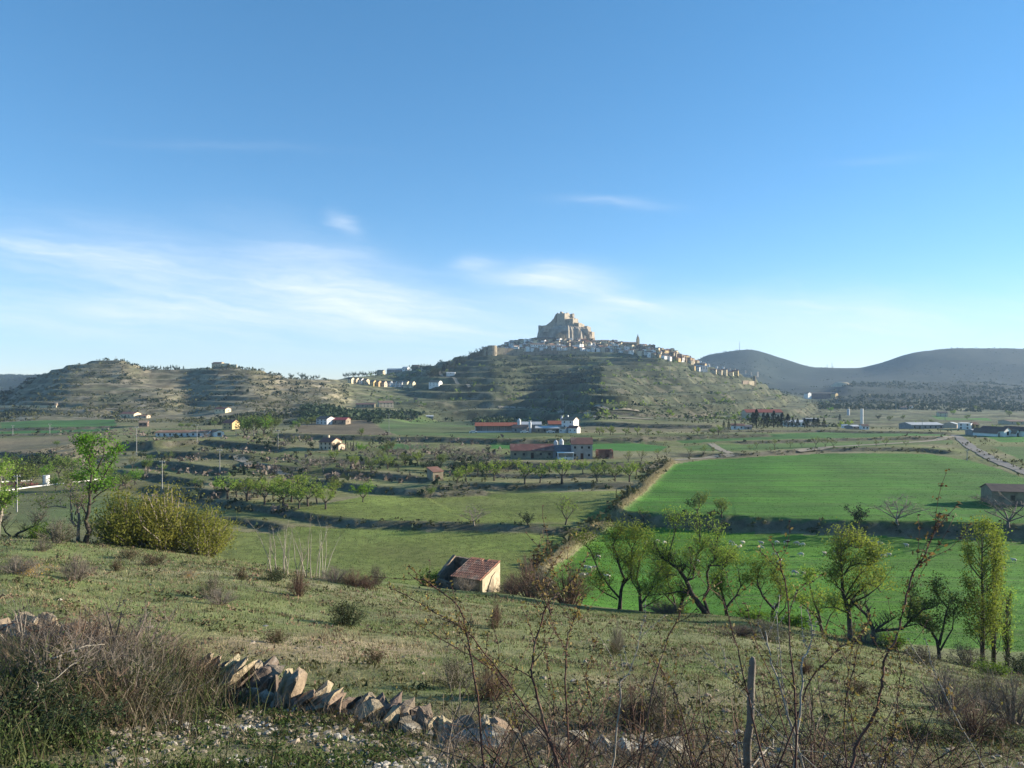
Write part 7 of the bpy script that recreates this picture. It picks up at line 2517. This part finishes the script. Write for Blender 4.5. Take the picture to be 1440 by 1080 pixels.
# fallen stones and the fill of the wall, too small to pick apart
def pebbles(name, pts, lo, hi, mat, label, seed, flat=.6, zoff=0.0):
    r = np.random.default_rng(seed)
    ph = (1 + 5 ** .5) / 2
    iv = np.array([(-1, ph, 0), (1, ph, 0), (-1, -ph, 0), (1, -ph, 0), (0, -1, ph), (0, 1, ph), (0, -1, -ph), (0, 1, -ph), (ph, 0, -1), (ph, 0, 1), (-ph, 0, -1), (-ph, 0, 1)]) / 1.9
    fc = np.array([(0, 11, 5), (0, 5, 1), (0, 1, 7), (0, 7, 10), (0, 10, 11), (1, 5, 9), (5, 11, 4), (11, 10, 2), (10, 7, 6), (7, 1, 8), (3, 9, 4), (3, 4, 2), (3, 2, 6), (3, 6, 8), (3, 8, 9), (4, 9, 5), (2, 4, 11), (6, 2, 10), (8, 6, 7), (9, 8, 1)])
    n = len(pts)
    s = lo + (hi - lo) * r.random(n) ** 3
    z = ground(pts[:, 0], pts[:, 1]) + zoff
    J = iv[None] * r.uniform(.65, 1.3, (n, 12, 1)) * np.stack([r.uniform(.7, 1.4, n), r.uniform(.7, 1.3, n), r.uniform(.35, .9, n) * flat / .6], 1)[:, None, :]
    a = r.uniform(0, 6.28, n)[:, None]
    X = J[..., 0] * np.cos(a) - J[..., 1] * np.sin(a)
    Yv = J[..., 0] * np.sin(a) + J[..., 1] * np.cos(a)
    V = np.stack([X * s[:, None] + pts[:, 0][:, None], Yv * s[:, None] + pts[:, 1][:, None], J[..., 2] * s[:, None] + z[:, None] + s[:, None] * .15], -1).reshape(-1, 3)
    Fc = (fc[None] + (np.arange(n) * 12)[:, None, None]).reshape(-1, 3)
    return tag(link(name, mesh_np(name, V, Fc, mat)), label, 'stones', None, 'stuff')


def pix_pts(n, px0, px1, y0, y1, f=None):
    y = r_.uniform(y0, y1, n)
    x = (r_.uniform(px0, px1, n) - 720) / F * y
    p_ = np.column_stack([x, y])
    return p_


M_PEB = mottled('pale_pebble', (.30, .25, .19), (.19, .155, .115), 2.5, bump=0, c3=(.36, .33, .28))
wline = np.array([(-12, 0)])
pp = []
for i in range(620):
    px = random.uniform(-40, 1010) if i % 4 == 0 else random.uniform(-40, 700)
    Y = wY(px) + random.gauss(0, .16) + .05
    pp.append(((px - 720) / F * Y, Y))
o = pebbles('wall_rubble', np.array(pp), .04, .17, M_SLABD, 'small broken stones filling the foot of the wall', 8, .7)
pp = pix_pts(3800, 150, 760, 4.7, 8.1)
pp = pp[fbm(pp[:, 0] / .7, pp[:, 1] / .7, 15, 3) > -.05]
pebbles('pebbles', pp, .006, .045, M_PEB, 'pale limestone chips strewn before the wall', 9)
pp = pix_pts(1000, 760, 1450, 4.6, 8.5)
pebbles('pebbles', pp, .01, .05, M_PEB, 'few pale chips among the briars', 10)
pp = slope_pts(900, 9, 45)
pp = pp[fbm(pp[:, 0] / 3, pp[:, 1] / 3, 19, 3) > .05]
pebbles('slope_stones', pp, .012, .075, M_PEB, 'pale stones lying about the near slope', 11)

# --- fresh weeds among the chips
M_WEED = attr_leaf('weed_leaf', .3, .6)


def rosettes(name, pts, size, per, tints, label, cat, seed, up=.5):
    r = np.random.default_rng(seed)
    n = len(pts)
    z = ground(pts[:, 0], pts[:, 1])
    P = np.repeat(np.column_stack([pts, z]), per, 0)
    s = np.repeat(r.uniform(.5, 1.4, n) * size, per)
    P = P + np.column_stack([r.normal(size=len(P)) * s * 1.1, r.normal(size=len(P)) * s * 1.1, np.abs(r.normal(size=len(P))) * s * up * 2])
    v, f = cards(P, 1.0, .6)
    c = np.repeat(P, 4, 0)
    v = c + (v - c) * np.repeat(s, 4)[:, None]
    tc = np.array(tints)[r.integers(0, len(tints), n)]
    col = np.repeat(np.repeat(tc, per, 0) * r.uniform(.7, 1.35, (n * per, 1)), 4, 0)
    return tag(link(name, mesh_np(name, v, f, M_WEED, False, col)), label, cat, None, 'stuff')


pp = pix_pts(5200, 20, 660, 4.6, 8.2)
pp = pp[fbm(pp[:, 0] / .55, pp[:, 1] / .55, 25, 3) > -.12]
rosettes('weeds', pp, .026, 14, [(.06, .095, .024), (.08, .11, .032), (.04, .065, .022), (.12, .10, .055)], 'low green weeds among the chips before the wall', 'weeds', 3)
pp = pix_pts(900, 640, 1460, 4.6, 9)
pp = pp[fbm(pp[:, 0] / .6, pp[:, 1] / .6, 27, 3) > .05]
rosettes('weeds', pp, .028, 12, [(.055, .10, .025), (.08, .12, .035)], 'low green weeds under the briars', 'weeds', 4)

# --- tangle of dead stems over the left part of the wall
def tangle(name, pts, hlo, hhi, width, tints, lean, label, cat, seed, bend=.35):
    r = np.random.default_rng(seed)
    n = len(pts)
    z = ground(pts[:, 0], pts[:, 1])
    P0 = np.column_stack([pts, z - .02])
    H = r.uniform(hlo, hhi, n)
    a = r.uniform(0, 2 * pi, n)
    le = np.abs(r.normal(size=n)) * lean
    D = np.column_stack([np.cos(a) * le, np.sin(a) * le, np.ones(n)])
    D /= np.linalg.norm(D, axis=1, keepdims=True)
    B = rand_dirs(n) * H[:, None] * bend
    B[:, 2] = -np.abs(B[:, 2]) * .8
    wv = np.cross(D, rand_dirs(n))
    wv /= np.linalg.norm(wv, axis=1, keepdims=True)
    wv *= (width * r.uniform(.6, 1.5, n))[:, None]
    rows = []
    for t in (0, .35, .7, 1.0):
        c = P0 + D * (H * t)[:, None] + B * (t * t)
        s = 1 - .75 * t
        rows += [c - wv * s, c + wv * s]
    V = np.stack(rows, 1).reshape(-1, 3)
    b = (np.arange(n) * 8)[:, None]
    Fq = np.concatenate([b + np.array([[2 * i, 2 * i + 1, 2 * i + 3, 2 * i + 2]]) for i in range(3)])
    tc = np.array([t[0] for t in tints])
    wt = np.array([t[1] for t in tints], float)
    col = tc[r.choice(len(tc), n, p=wt / wt.sum())] * r.uniform(.65, 1.35, (n, 1))
    return tag(link(name, mesh_np(name, V, Fq, M_BLADE, False, np.repeat(col, 8, 0))), label, cat, None, 'stuff')


def blob_pts(n, cx, cy, rx, ry, seed):
    r = np.random.default_rng(seed)
    p_ = r.normal(size=(n, 2)) * .5
    return np.column_stack([cx + p_[:, 0] * rx, cy + p_[:, 1] * ry])


T_DEAD = [((.14, .11, .075), .35), ((.20, .17, .115), .2), ((.075, .055, .042), .25), ((.33, .28, .21), .08), ((.095, .10, .045), .12)]
T_GREEN = [((.06, .08, .025), .35), ((.10, .115, .045), .25), ((.035, .05, .02), .25), ((.15, .11, .07), .15)]
for cx, cy, rx, ry, n, h, sd in [(150, 8.6, 1.1, .8, 1900, .8, 31), (215, 8.3, .8, .7, 1300, .7, 32), (60, 8.0, .9, .8, 1200, .65, 33), (120, 7.0, 1.1, .7, 1200, .55, 34), (180, 9.6, .9, .5, 800, .65, 37)]:
    xx = (cx - 720) / F * cy
    tangle('dead_stems', blob_pts(n, xx, cy, rx, ry, sd), h * .35, h, .0035, T_DEAD, .5, {31: 'main tangle of dead reddish stems over the left wall', 32: 'dead stems at the right end of the left tangle', 33: 'dead stems at the far left over the wall', 34: 'dead stems in front of the left tangle', 37: 'dead stems behind the wall line at left'}[sd], 'dead stems', sd)
for cx, cy, rx, ry, n, h, sd in [(35, 7.0, .8, .8, 900, .6, 41), (55, 7.4, .3, .3, 350, .8, 42), (175, 7.9, 1.0, .7, 1100, .75, 43), (230, 8.4, .4, .4, 400, .6, 44), (20, 5.6, .5, .6, 350, .45, 46), (300, 5.4, .9, .4, 400, .25, 47)]:
    xx = (cx - 720) / F * cy
    tangle('green_stems', blob_pts(n, xx, cy, rx, ry, sd), h * .3, h, .005, T_GREEN, .45, {41: 'dark green stems at the bottom left corner', 42: 'bluish green upright shoots in the left tangle', 43: 'green stems on the right side of the left tangle', 44: 'green shoots close to the first leaning slabs', 46: 'green stems at the left bottom edge', 47: 'low green stems at the bottom left of the chips'}[sd], 'weeds', sd)
    rosettes('weeds', blob_pts(int(n * .3), xx, cy, rx, ry, sd + 50), .024, 9, [(.05, .08, .022), (.075, .105, .03)], {41: 'leaves of the dark weeds in the bottom left corner', 42: 'leaves of the upright shoots in the left tangle', 43: 'leaves on the right side of the left tangle', 44: 'leaves by the first leaning slabs', 46: 'leaves at the left bottom edge', 47: 'leaves at the bottom left of the chips'}[sd], 'weeds', sd + 60, 3.0)
for key, cx, Y, h, w, nm, lab in [
    ('near_dry', 30, 8.6, .75, 1.2, 'dead_bush', 'dead grey bush at the left end of the wall'), ('near_red', 95, 8.4, .8, 1.3, 'dead_bush', 'dead reddish bush in the left tangle under the wall end stones'),
    ('near_dry', 160, 8.8, .95, 1.5, 'dead_bush', 'tallest dead grey bush in the middle of the left tangle'), ('near_olive', 205, 8.2, .7, 1.1, 'olive_bush', 'olive bush at the right side of the left tangle'),
    ('near_red', 240, 8.7, .6, .9, 'dead_bush', 'dead reddish bush just left of the first leaning slabs'), ('near_olive', 60, 7.2, .65, 1.3, 'olive_bush', 'dark olive bush low in the left tangle'),
    ('near_heath', 140, 7.0, .45, 1.1, 'heath_bush', 'low brown heath bush in front of the left tangle'), ('near_ever', 20, 6.3, .55, 1.1, 'juniper_bush', 'dark evergreen bush at the bottom left corner'),
    ('near_dry', 110, 7.6, .7, 1.2, 'dead_bush', 'dead grey bush behind the curled stem'), ('near_olive', 175, 7.4, .55, 1.0, 'olive_bush', 'olive bush between the tangle and the chips'),
    ('near_ever', 95, 6.2, .4, .9, 'juniper_bush', 'low dark evergreen bush right of the corner one')]:
    x, y = at(cx, Y)
    w0 = {'near_ever': 1.6, 'near_olive': 1.5, 'near_dry': 1.3, 'near_red': 1.3, 'near_heath': 1.2}[key]
    plant(nm, key, x, y, h, lab, 'bush', None, wide=w / (w0 * h / PROTO[key][2]), parts=('stems', 'crown'))
# dry grass along the foot of the wall and under the briars
pp = []
for i in range(2200):
    px = random.uniform(240, 1040)
    Y = wY(px) - abs(random.gauss(0, .35)) - .1
    pp.append(((px - 720) / F * Y, Y))
tangle('dead_stems', np.array(pp), .08, .34, .0022, T_DEAD, .6, 'thin dead stems along the foot of the wall', 'dead stems', 35)
pp = pix_pts(5200, 620, 1480, 4.8, 8.6)
pp = pp[fbm(pp[:, 0] / .6, pp[:, 1] / .6, 45, 3) > -.12]
tangle('dead_stems', pp, .12, .5, .0024, [((.19, .12, .085), .4), ((.26, .2, .14), .3), ((.10, .07, .05), .2), ((.09, .11, .04), .1)], .8, 'dead reddish stems matted under the briars', 'dead stems', 36, .6)
M_WHITESTEM = mottled('bleached_stem', (.36, .315, .25), (.24, .205, .16), 6, bump=.3)
M_BRIAR = mottled('briar_bark', (.115, .06, .045), (.075, .042, .033), 9, bump=.4, c3=(.20, .13, .09))
M_BUD = leafy('briar_bud', (.26, .17, .05), (.15, .15, .04), .3)


def briar(name, pts, r0, r1, Y, label, mat=None, side=7, buds=True, cat='briar', group=None, seedk=0, to_ground=True):
    """one arching stem given by pixels at its own distance, with side shoots, thorns and opening buds"""
    rnd = random.Random(int(pts[0][0] * 13 + pts[0][1] + seedk))
    k_ = Y / F
    P = []
    n = len(pts)
    for i, (px, py) in enumerate(pts):
        t = i / max(1, n - 1)
        P.append(Vector(((px - 720) * k_, Y + .35 * t + rnd.uniform(-.03, .03), CZ + (540 - py) * k_)))
    if to_ground:
        g = float(ground(P[0].x, P[0].y))
        if P[0].z > g:
            d = (P[0] - P[1]).normalized()
            s = min((P[0].z - g + .08) / max(.35, -d.z), 1.6)
            q = P[0] + d * s
            q.z = float(ground(q.x, q.y)) - .08
            P.insert(0, q)
    # smooth
    Q = []
    m = len(P)
    for i in range(m - 1):
        p0, p1, p2, p3 = P[max(0, i - 1)], P[i], P[i + 1], P[min(m - 1, i + 2)]
        for s in range(4):
            t = s / 4
            v = .5 * ((2 * p1) + (p2 - p0) * t + (2 * p0 - 5 * p1 + 4 * p2 - p3) * t * t + (3 * p1 - p0 - 3 * p2 + p3) * t ** 3)
            Q.append(v + Vector((rnd.uniform(-1, 1), rnd.uniform(-1, 1), rnd.uniform(-1, 1))) * .006)
    Q.append(P[-1])
    base = Q[0].copy()
    e = empty(name, base)
    tag(e, label, cat, group)
    Q = [q - base for q in Q]
    m = len(Q)
    b = MB()
    rad = [(r0 + (r1 - r0) * i / (m - 1)) * k_ * .4 for i in range(m)]
    b.tube(Q, rad, 6)
    nodes = [(q, (Q[min(i + 1, m - 1)] - Q[max(i - 1, 0)]).normalized(), rad[i]) for i, q in enumerate(Q)]
    for s in range(side):
        i = rnd.randrange(int(m * .3), m - 1)
        q, d, rr = nodes[i]
        a = rnd.uniform(0, 2 * pi)
        nd = (d * .55 + Vector((cos(a), .6 * sin(a), rnd.uniform(-.1, .6))) * .6).normalized()
        L = rnd.uniform(.1, .42)
        pts2 = [q]
        for u in range(4):
            nd = (nd + Vector((rnd.uniform(-.25, .25), rnd.uniform(-.25, .25), rnd.uniform(-.1, .25)))).normalized()
            pts2.append(pts2[-1] + nd * L / 4)
        b.tube(pts2, [max(.0018, rr * .5 * (1 - .2 * u)) for u in range(5)], 4)
        for u in range(1, 5):
            nodes.append((pts2[u], nd, .003))
    b.build('stem', mat or M_BRIAR, e, True)
    th = MB()
    for q, d, rr in nodes:
        for u in range(2):
            a = rnd.uniform(0, 2 * pi)
            o_ = Vector((cos(a), sin(a), rnd.uniform(-.2, .4)))
            w_ = d.cross(o_).normalized()
            L = rnd.uniform(.012, .026)
            th.poly([q + d * .006, q - d * .006, q + o_ * L])
            th.poly([q + w_ * .005, q - w_ * .005, q + o_ * L])
    t_ = th.build('thorns', mat or M_BRIAR, e)
    t_['kind'] = 'stuff'
    if buds:
        C_ = []
        for q, d, rr in nodes[int(m * .25):]:
            if rnd.random() < .75:
                for u in range(rnd.randint(2, 4)):
                    C_.append(q + Vector((rnd.gauss(0, .014), rnd.gauss(0, .014), rnd.gauss(.008, .014))))
        if C_:
            v, f = cards(np.array([list(c) for c in C_]), .028, .5)
            l_ = link('leaves', mesh_np('briar_leaves', v, f, M_BUD), e)
            l_['kind'] = 'stuff'
    return e


L9 = lambda *p_: [(960 + x / 3, 760 + y / 3) for x, y in p_]
L8 = lambda *p_: [(560 + x / 3.27, 800 + y / 3.27) for x, y in p_]
briar('long_briar', L9((700, 985), (760, 880), (830, 760), (872, 640), (900, 550), (960, 440), (1010, 310), (1080, 190), (1130, 100), (1195, 5), (1224, -70)), 6.5, 1.8, 4.2, 'longest thorny briar arching up to the right before the poplar', side=9)
briar('briar', L9((478, 960), (485, 700), (490, 480), (496, 250), (480, 130), (455, 55)), 4.6, 1.6, 4.3, 'straight upright briar ending before the pasture', side=6)
briar('white_briar', L9((500, 940), (450, 700), (436, 580), (437, 470)), 5, 2.2, 4.6, 'bleached straight dead stem beside the upright briar', M_WHITESTEM, 3, False)
briar('white_briar', L9((482, 800), (530, 650), (545, 560), (600, 510), (626, 440), (630, 375)), 4.6, 1.6, 4.5, 'bleached forked dead stem curving up to the right', M_WHITESTEM, 4, False)
briar('white_briar', L9((470, 900), (455, 640), (462, 420), (462, 330)), 2.4, 1.2, 4.7, 'thin pale dead stem between the bleached ones', M_WHITESTEM, 2, False)
briar('briar', L9((322, 860), (300, 680), (270, 500), (240, 350), (214, 285)), 4.2, 1.6, 4.5, 'thorny briar leaning on the wooden post', side=6)
briar('briar', L9((420, 760), (400, 620), (368, 500), (335, 335)), 2.6, 1.2, 4.8, 'thin briar right of the wooden post', side=4)
briar('briar', L9((470, 800), (560, 610), (650, 520), (720, 490), (800, 470), (850, 450), (905, 385)), 3.2, 1.4, 4.6, 'arched briar reaching right across the slope', side=7)
briar('briar', L9((1300, 1000), (1278, 920), (1200, 760), (1165, 620), (1160, 500)), 3.0, 1.4, 4.8, 'thin pale briar at the right, bending left', M_WHITESTEM, 3)
briar('briar', L9((830, 990), (890, 900), (940, 800), (985, 680), (1012, 560), (985, 460)), 2.8, 1.2, 4.7, 'thin briar right of the longest one', side=7)
briar('briar', L9((690, 960), (715, 800), (770, 640), (830, 540), (880, 440)), 2.8, 1.2, 4.6, 'thin budding briar left of the longest one', side=7)
briar('briar', L9((740, 880), (735, 700), (760, 560), (700, 440)), 2.2, 1.0, 5.0, 'very thin briar behind the arched one', side=6)
briar('briar', L9((52, 990), (20, 860), (-2, 730), (10, 690)), 3, 1.4, 4.8, 'dark briar at the left of the wooden post', side=5)
briar('briar', L9((860, 980), (900, 920), (970, 905), (990, 870)), 3, 1.2, 4.6, 'low hooked briar at the bottom right', side=5)
briar('briar', L9((330, 900), (420, 935), (470, 960)), 3, 1.6, 4.5, 'low bleached stem lying at the foot of the post', M_WHITESTEM, 3, False)
briar('briar', L9((380, 790), (300, 700), (200, 600), (140, 530)), 2, 1, 4.7, 'thin bleached stem bending left across the post', M_WHITESTEM, 3, False)
briar('briar', L8((398, 930), (360, 600), (330, 420), (300, 300), (255, 205), (165, 145), (100, 110), (45, 118)), 4.6, 1.6, 4.5, 'briar bowed over to the left before the ruined hut', side=7)
briar('briar', L8((735, 930), (690, 790), (560, 640), (430, 480), (300, 325), (150, 265), (0, 190), (-80, 150)), 4.2, 1.4, 4.6, 'long briar slanting far up to the left below the hut', side=6)
briar('briar', L8((560, 640), (420, 480), (260, 400), (120, 345), (50, 320)), 2.4, 1.0, 4.9, 'thin briar reaching left below the long slanting one', side=4)
briar('briar', L8((745, 930), (670, 720), (620, 520), (626, 420), (660, 310), (702, 205), (780, 150), (835, 105), (880, 28)), 6, 1.5, 4.4, 'thick dark briar in the middle with a forked top', side=9)
briar('briar', L8((702, 205), (660, 120), (640, 50), (650, -20)), 2.4, 1.2, 4.75, 'left fork at the top of the thick dark briar', side=5, to_ground=False)
briar('briar', L8((700, 205), (690, 130), (720, 60), (715, -20)), 2.2, 1.1, 4.75, 'middle fork at the top of the thick dark briar', side=4, to_ground=False)
briar('briar', L8((785, 930), (776, 600), (780, 400), (810, 310), (840, 265), (878, 195)), 4.2, 1.6, 4.6, 'upright briar right of the thick dark one', side=8)
briar('briar', L8((780, 400), (740, 340), (700, 290)), 2, 1, 4.75, 'short fork of the upright briar', side=3, to_ground=False)
briar('briar', L8((1105, 930), (1165, 650), (1230, 470), (1290, 350), (1340, 265), (1392, 175)), 4.0, 1.4, 4.5, 'dark briar leaning right above the large olive bush', side=5)
briar('white_briar', L8((990, 860), (1030, 640), (1040, 560), (1090, 520), (1140, 390), (1180, 295)), 3.4, 1.3, 4.7, 'pale forked stem left of the dark leaning briar', M_WHITESTEM, 5, False)
briar('briar', L8((1365, 930), (1310, 650), (1270, 570), (1235, 520)), 3.2, 1.4, 4.7, 'bare briar curving left below the slope edge', side=4)
briar('briar', L8((630, 930), (540, 720), (480, 600), (400, 510)), 3, 1.2, 4.8, 'briar behind the bowed one', side=6)
briar('briar', L8((720, 930), (720, 640), (690, 480), (680, 360)), 2.4, 1, 4.9, 'thin straight briar behind the thick dark one', side=6)
briar('briar', L8((850, 930), (900, 700), (880, 560), (940, 420)), 2.4, 1, 4.9, 'thin reddish briar between the upright one and the pale fork', side=7)
ids = 0
POS = ['left of the thick dark briar', 'under the thick dark briar', 'left of the large olive bush', 'below the pale forked stem', 'under the dark leaning briar', 'left of the wooden post', 'right of the wooden post', 'under the bleached stems', 'left of the longest briar', 'under the longest briar', 'right of the longest briar', 'at the lower right corner']
for i, cx in enumerate([640, 735, 830, 895, 960, 1010, 1080, 1125, 1170, 1215, 1270, 1330]):
    Y = random.uniform(4.7, 5.6)
    x0 = (cx - 720) / F * Y
    z0 = float(ground(x0, Y))
    e = empty('bramble', (x0, Y, z0))
    tag(e, 'low matted bramble of thin reddish stems ' + POS[i], 'bramble', 'low brambles along the bottom')
    rnd = random.Random(900 + i)
    b = MB()
    tips = []
    for s in range(15):
        a = rnd.uniform(0, 2 * pi)
        d = Vector((cos(a) * .7, sin(a) * .5, rnd.uniform(.5, 1.1)))
        grow(b, (rnd.uniform(-.3, .3), rnd.uniform(-.25, .25), -.05), d, rnd.uniform(.4, 1.0), .0055, 2, 3, tips, rnd, .7, .1, 3, .38, .55, .3, .0016)
    b.build('stems', M_BRIAR if i % 3 else M_TWIG_GREY, e)
    T = np.array([list(t[0]) for t in tips])
    T = T[rng.random(len(T)) < .4]
    v, f = cards(T, .022, .5)
    o = link('leaves', mesh_np('bramble_leaves', v, f, M_BUD), e)
    o['kind'] = 'stuff'

# bleached curl of bark and twigs in the left tangle
L6 = lambda *p_: [(x / 4, 820 + y / 4) for x, y in p_]
briar('curled_stem', L6((160, 650), (185, 610), (175, 590), (130, 588), (100, 605), (95, 630), (120, 642), (160, 640)), 2.6, 2.0, 6.4, 'bleached stem curled into a loop in the left tangle', M_WHITESTEM, 0, False, 'stem', to_ground=False)
briar('bleached_stem', L6((90, 740), (165, 650), (230, 590), (270, 545)), 2.6, 1.4, 6.4, 'bleached straight stem beside the curled loop', M_WHITESTEM, 1, False, 'stem')
briar('bleached_stem', L6((300, 420), (360, 405), (410, 400), (470, 420)), 2.4, 1.2, 7.2, 'bleached bent stem across the left tangle', M_WHITESTEM, 2, False, 'stem', to_ground=False)
briar('dead_branch', L6((-40, 300), (60, 230), (150, 300), (210, 270), (270, 240)), 3, 1.6, 8.6, 'dark dead branch lying over the left end of the wall', M_BRIAR, 5, False, 'branch', to_ground=False)
briar('dead_branch', L6((640, 640), (720, 655), (800, 690), (900, 690), (990, 680)), 2.6, 1.4, 7.4, 'bleached dead branch lying at the foot of the first slabs', M_WHITESTEM, 3, False, 'branch', to_ground=False)

# weathered wooden post
Yp = 5.0
xp = (1057 - 720) / F * Yp
zp = float(ground(xp, Yp))
e = empty('wooden_post', (xp, Yp, zp))
tag(e, 'weathered grey wooden fence post among the briars', 'post')
hp_ = CZ + (540 - 924) / F * Yp - zp
b = MB()
b.tube([(-.035, 0, -.3), (-.028, 0, .0), (-.03, 0, hp_ * .4), (-.008, .0, hp_ * .55), (-.004, 0, hp_ * .8), (.006, 0, hp_ * .97), (.01, 0, hp_)], [.031, .03, .028, .025, .026, .023, .012], 9)
b.build('shaft', mottled('weathered_wood', (.24, .205, .165), (.13, .11, .09), 9, bump=.9, dist=.01), e, True)

# ------------------------------------------------------------------ labels: tell the members of small groups apart by their order
ORD = ['first', 'second', 'third', 'fourth', 'fifth', 'sixth', 'seventh', 'eighth', 'ninth', 'tenth', 'eleventh', 'twelfth', 'thirteenth', 'fourteenth', 'fifteenth', 'sixteenth', 'seventeenth']
WHERE = {
    'orchard grove left of the meadow': 'leafy tree from the left in the grove above the low stone bank',
    'almond rows below the barn': 'almond tree from the left in the rows below the long red barn',
    'pine plantation before the red hall': 'dark pine from the left in the plantation before the red hall',
    'clump beside the white farmhouse': 'tall green tree from the left in the clump beside the long white farmhouse',
    'dark trees of the hollow': 'dark tree from the left in the hollow behind the white water tank',
    'green trees of the hollow': 'green tree from the left in the hollow around the white water tank',
    'bare trees of the copse': 'bare grey tree from the left in the copse above the little stone hut',
    'green trees of the copse': 'green tree from the left among the bare ones above the little stone hut',
    'row of small trees beyond the green field': 'small tree from the left along the far edge of the green field',
    'row of small trees by the white farm': 'small tree from the left in the row right of the white farm',
    'thin trees at the lane corner': 'thin tree from the left by the pale track corner',
    'lone trees by the left farms': 'lone small tree from the left by the farms at left',
    'trees among the warehouses': 'small green tree from the left among the warehouses',
    'sparse terrace trees': 'sparse tree from the left on the shaded terraces',
    'small terrace trees': 'small tree from the left on the shaded terraces below the plateau',
    'cypresses by the cream farmhouse': 'dark cypress from the left beside the cream farmhouse',
    'trees by the white roadside house': 'green tree from the left beside the white roadside house',
    'dark hedge below the barn': 'dark hedge bush from the left under the bank before the barn',
    'dark trees on the saddle': 'dark tree from the left on the saddle ridge between the two hills',
    'dark trees at the low red house': 'dark tree from the left beside the low red roofed house',
    'sheep behind the willows': 'white sheep from the left among those seen through the willow branches',
    'sheep right of the round tree': 'white sheep from the left among those right of the round crowned tree',
    'sheep by the poplar': 'white sheep from the left among those beside the tall poplar',
    'sheep bunched by the balk': 'white sheep from the left in the bunch by the dry balk',
    'sheep in the middle of the pasture': 'white sheep from the left in the loose flock mid pasture',
    'dark trees on the dry hill crest': 'dark tree from the left on the crest of the dry hill',
}
def ordinal(n):
    if n <= 17:
        return ORD[n - 1]
    ones = ['', 'first', 'second', 'third', 'fourth', 'fifth', 'sixth', 'seventh', 'eighth', 'ninth']
    if n < 20:
        return ['eighteenth', 'nineteenth'][n - 18]
    t, o_ = divmod(n, 10)
    return ['', '', 'twentieth', 'thirtieth', 'fortieth', 'fiftieth'][t] if o_ == 0 else ['', '', 'twenty', 'thirty', 'forty', 'fifty'][t] + '-' + ones[o_]


ZONE = {'left end of the town': 'at the walled left end of the town', 'town below the left cliff': 'in the town below the shaded left cliff', 'town below the right cliff': 'in the town below the sunlit right cliff',
        'town around the spire': 'in the town around the church spire', 'town slope at right': 'on the right slope of the town', 'lower right end of the town': 'in the lowest block of the town at right'}
mem = {}
for o in S.objects:
    g = o.get('group')
    if o.parent is None and g:
        z_ = g.rsplit(', ', 1)
        if g in WHERE or z_[0] in ZONE:
            mem.setdefault(g, []).append(o)
for g, L in mem.items():
    L.sort(key=lambda o: o.location.x / max(1, o.location.y))
    z_ = g.rsplit(', ', 1)
    for i, o in enumerate(L):
        if z_[0] in ZONE:
            o['label'] = '%s %s house from the left %s' % (ordinal(i + 1), z_[1].replace('brown stone', 'stone'), ZONE[z_[0]])
            o['group'] = z_[0]
        else:
            o['label'] = ordinal(i + 1) + ' ' + WHERE[g]
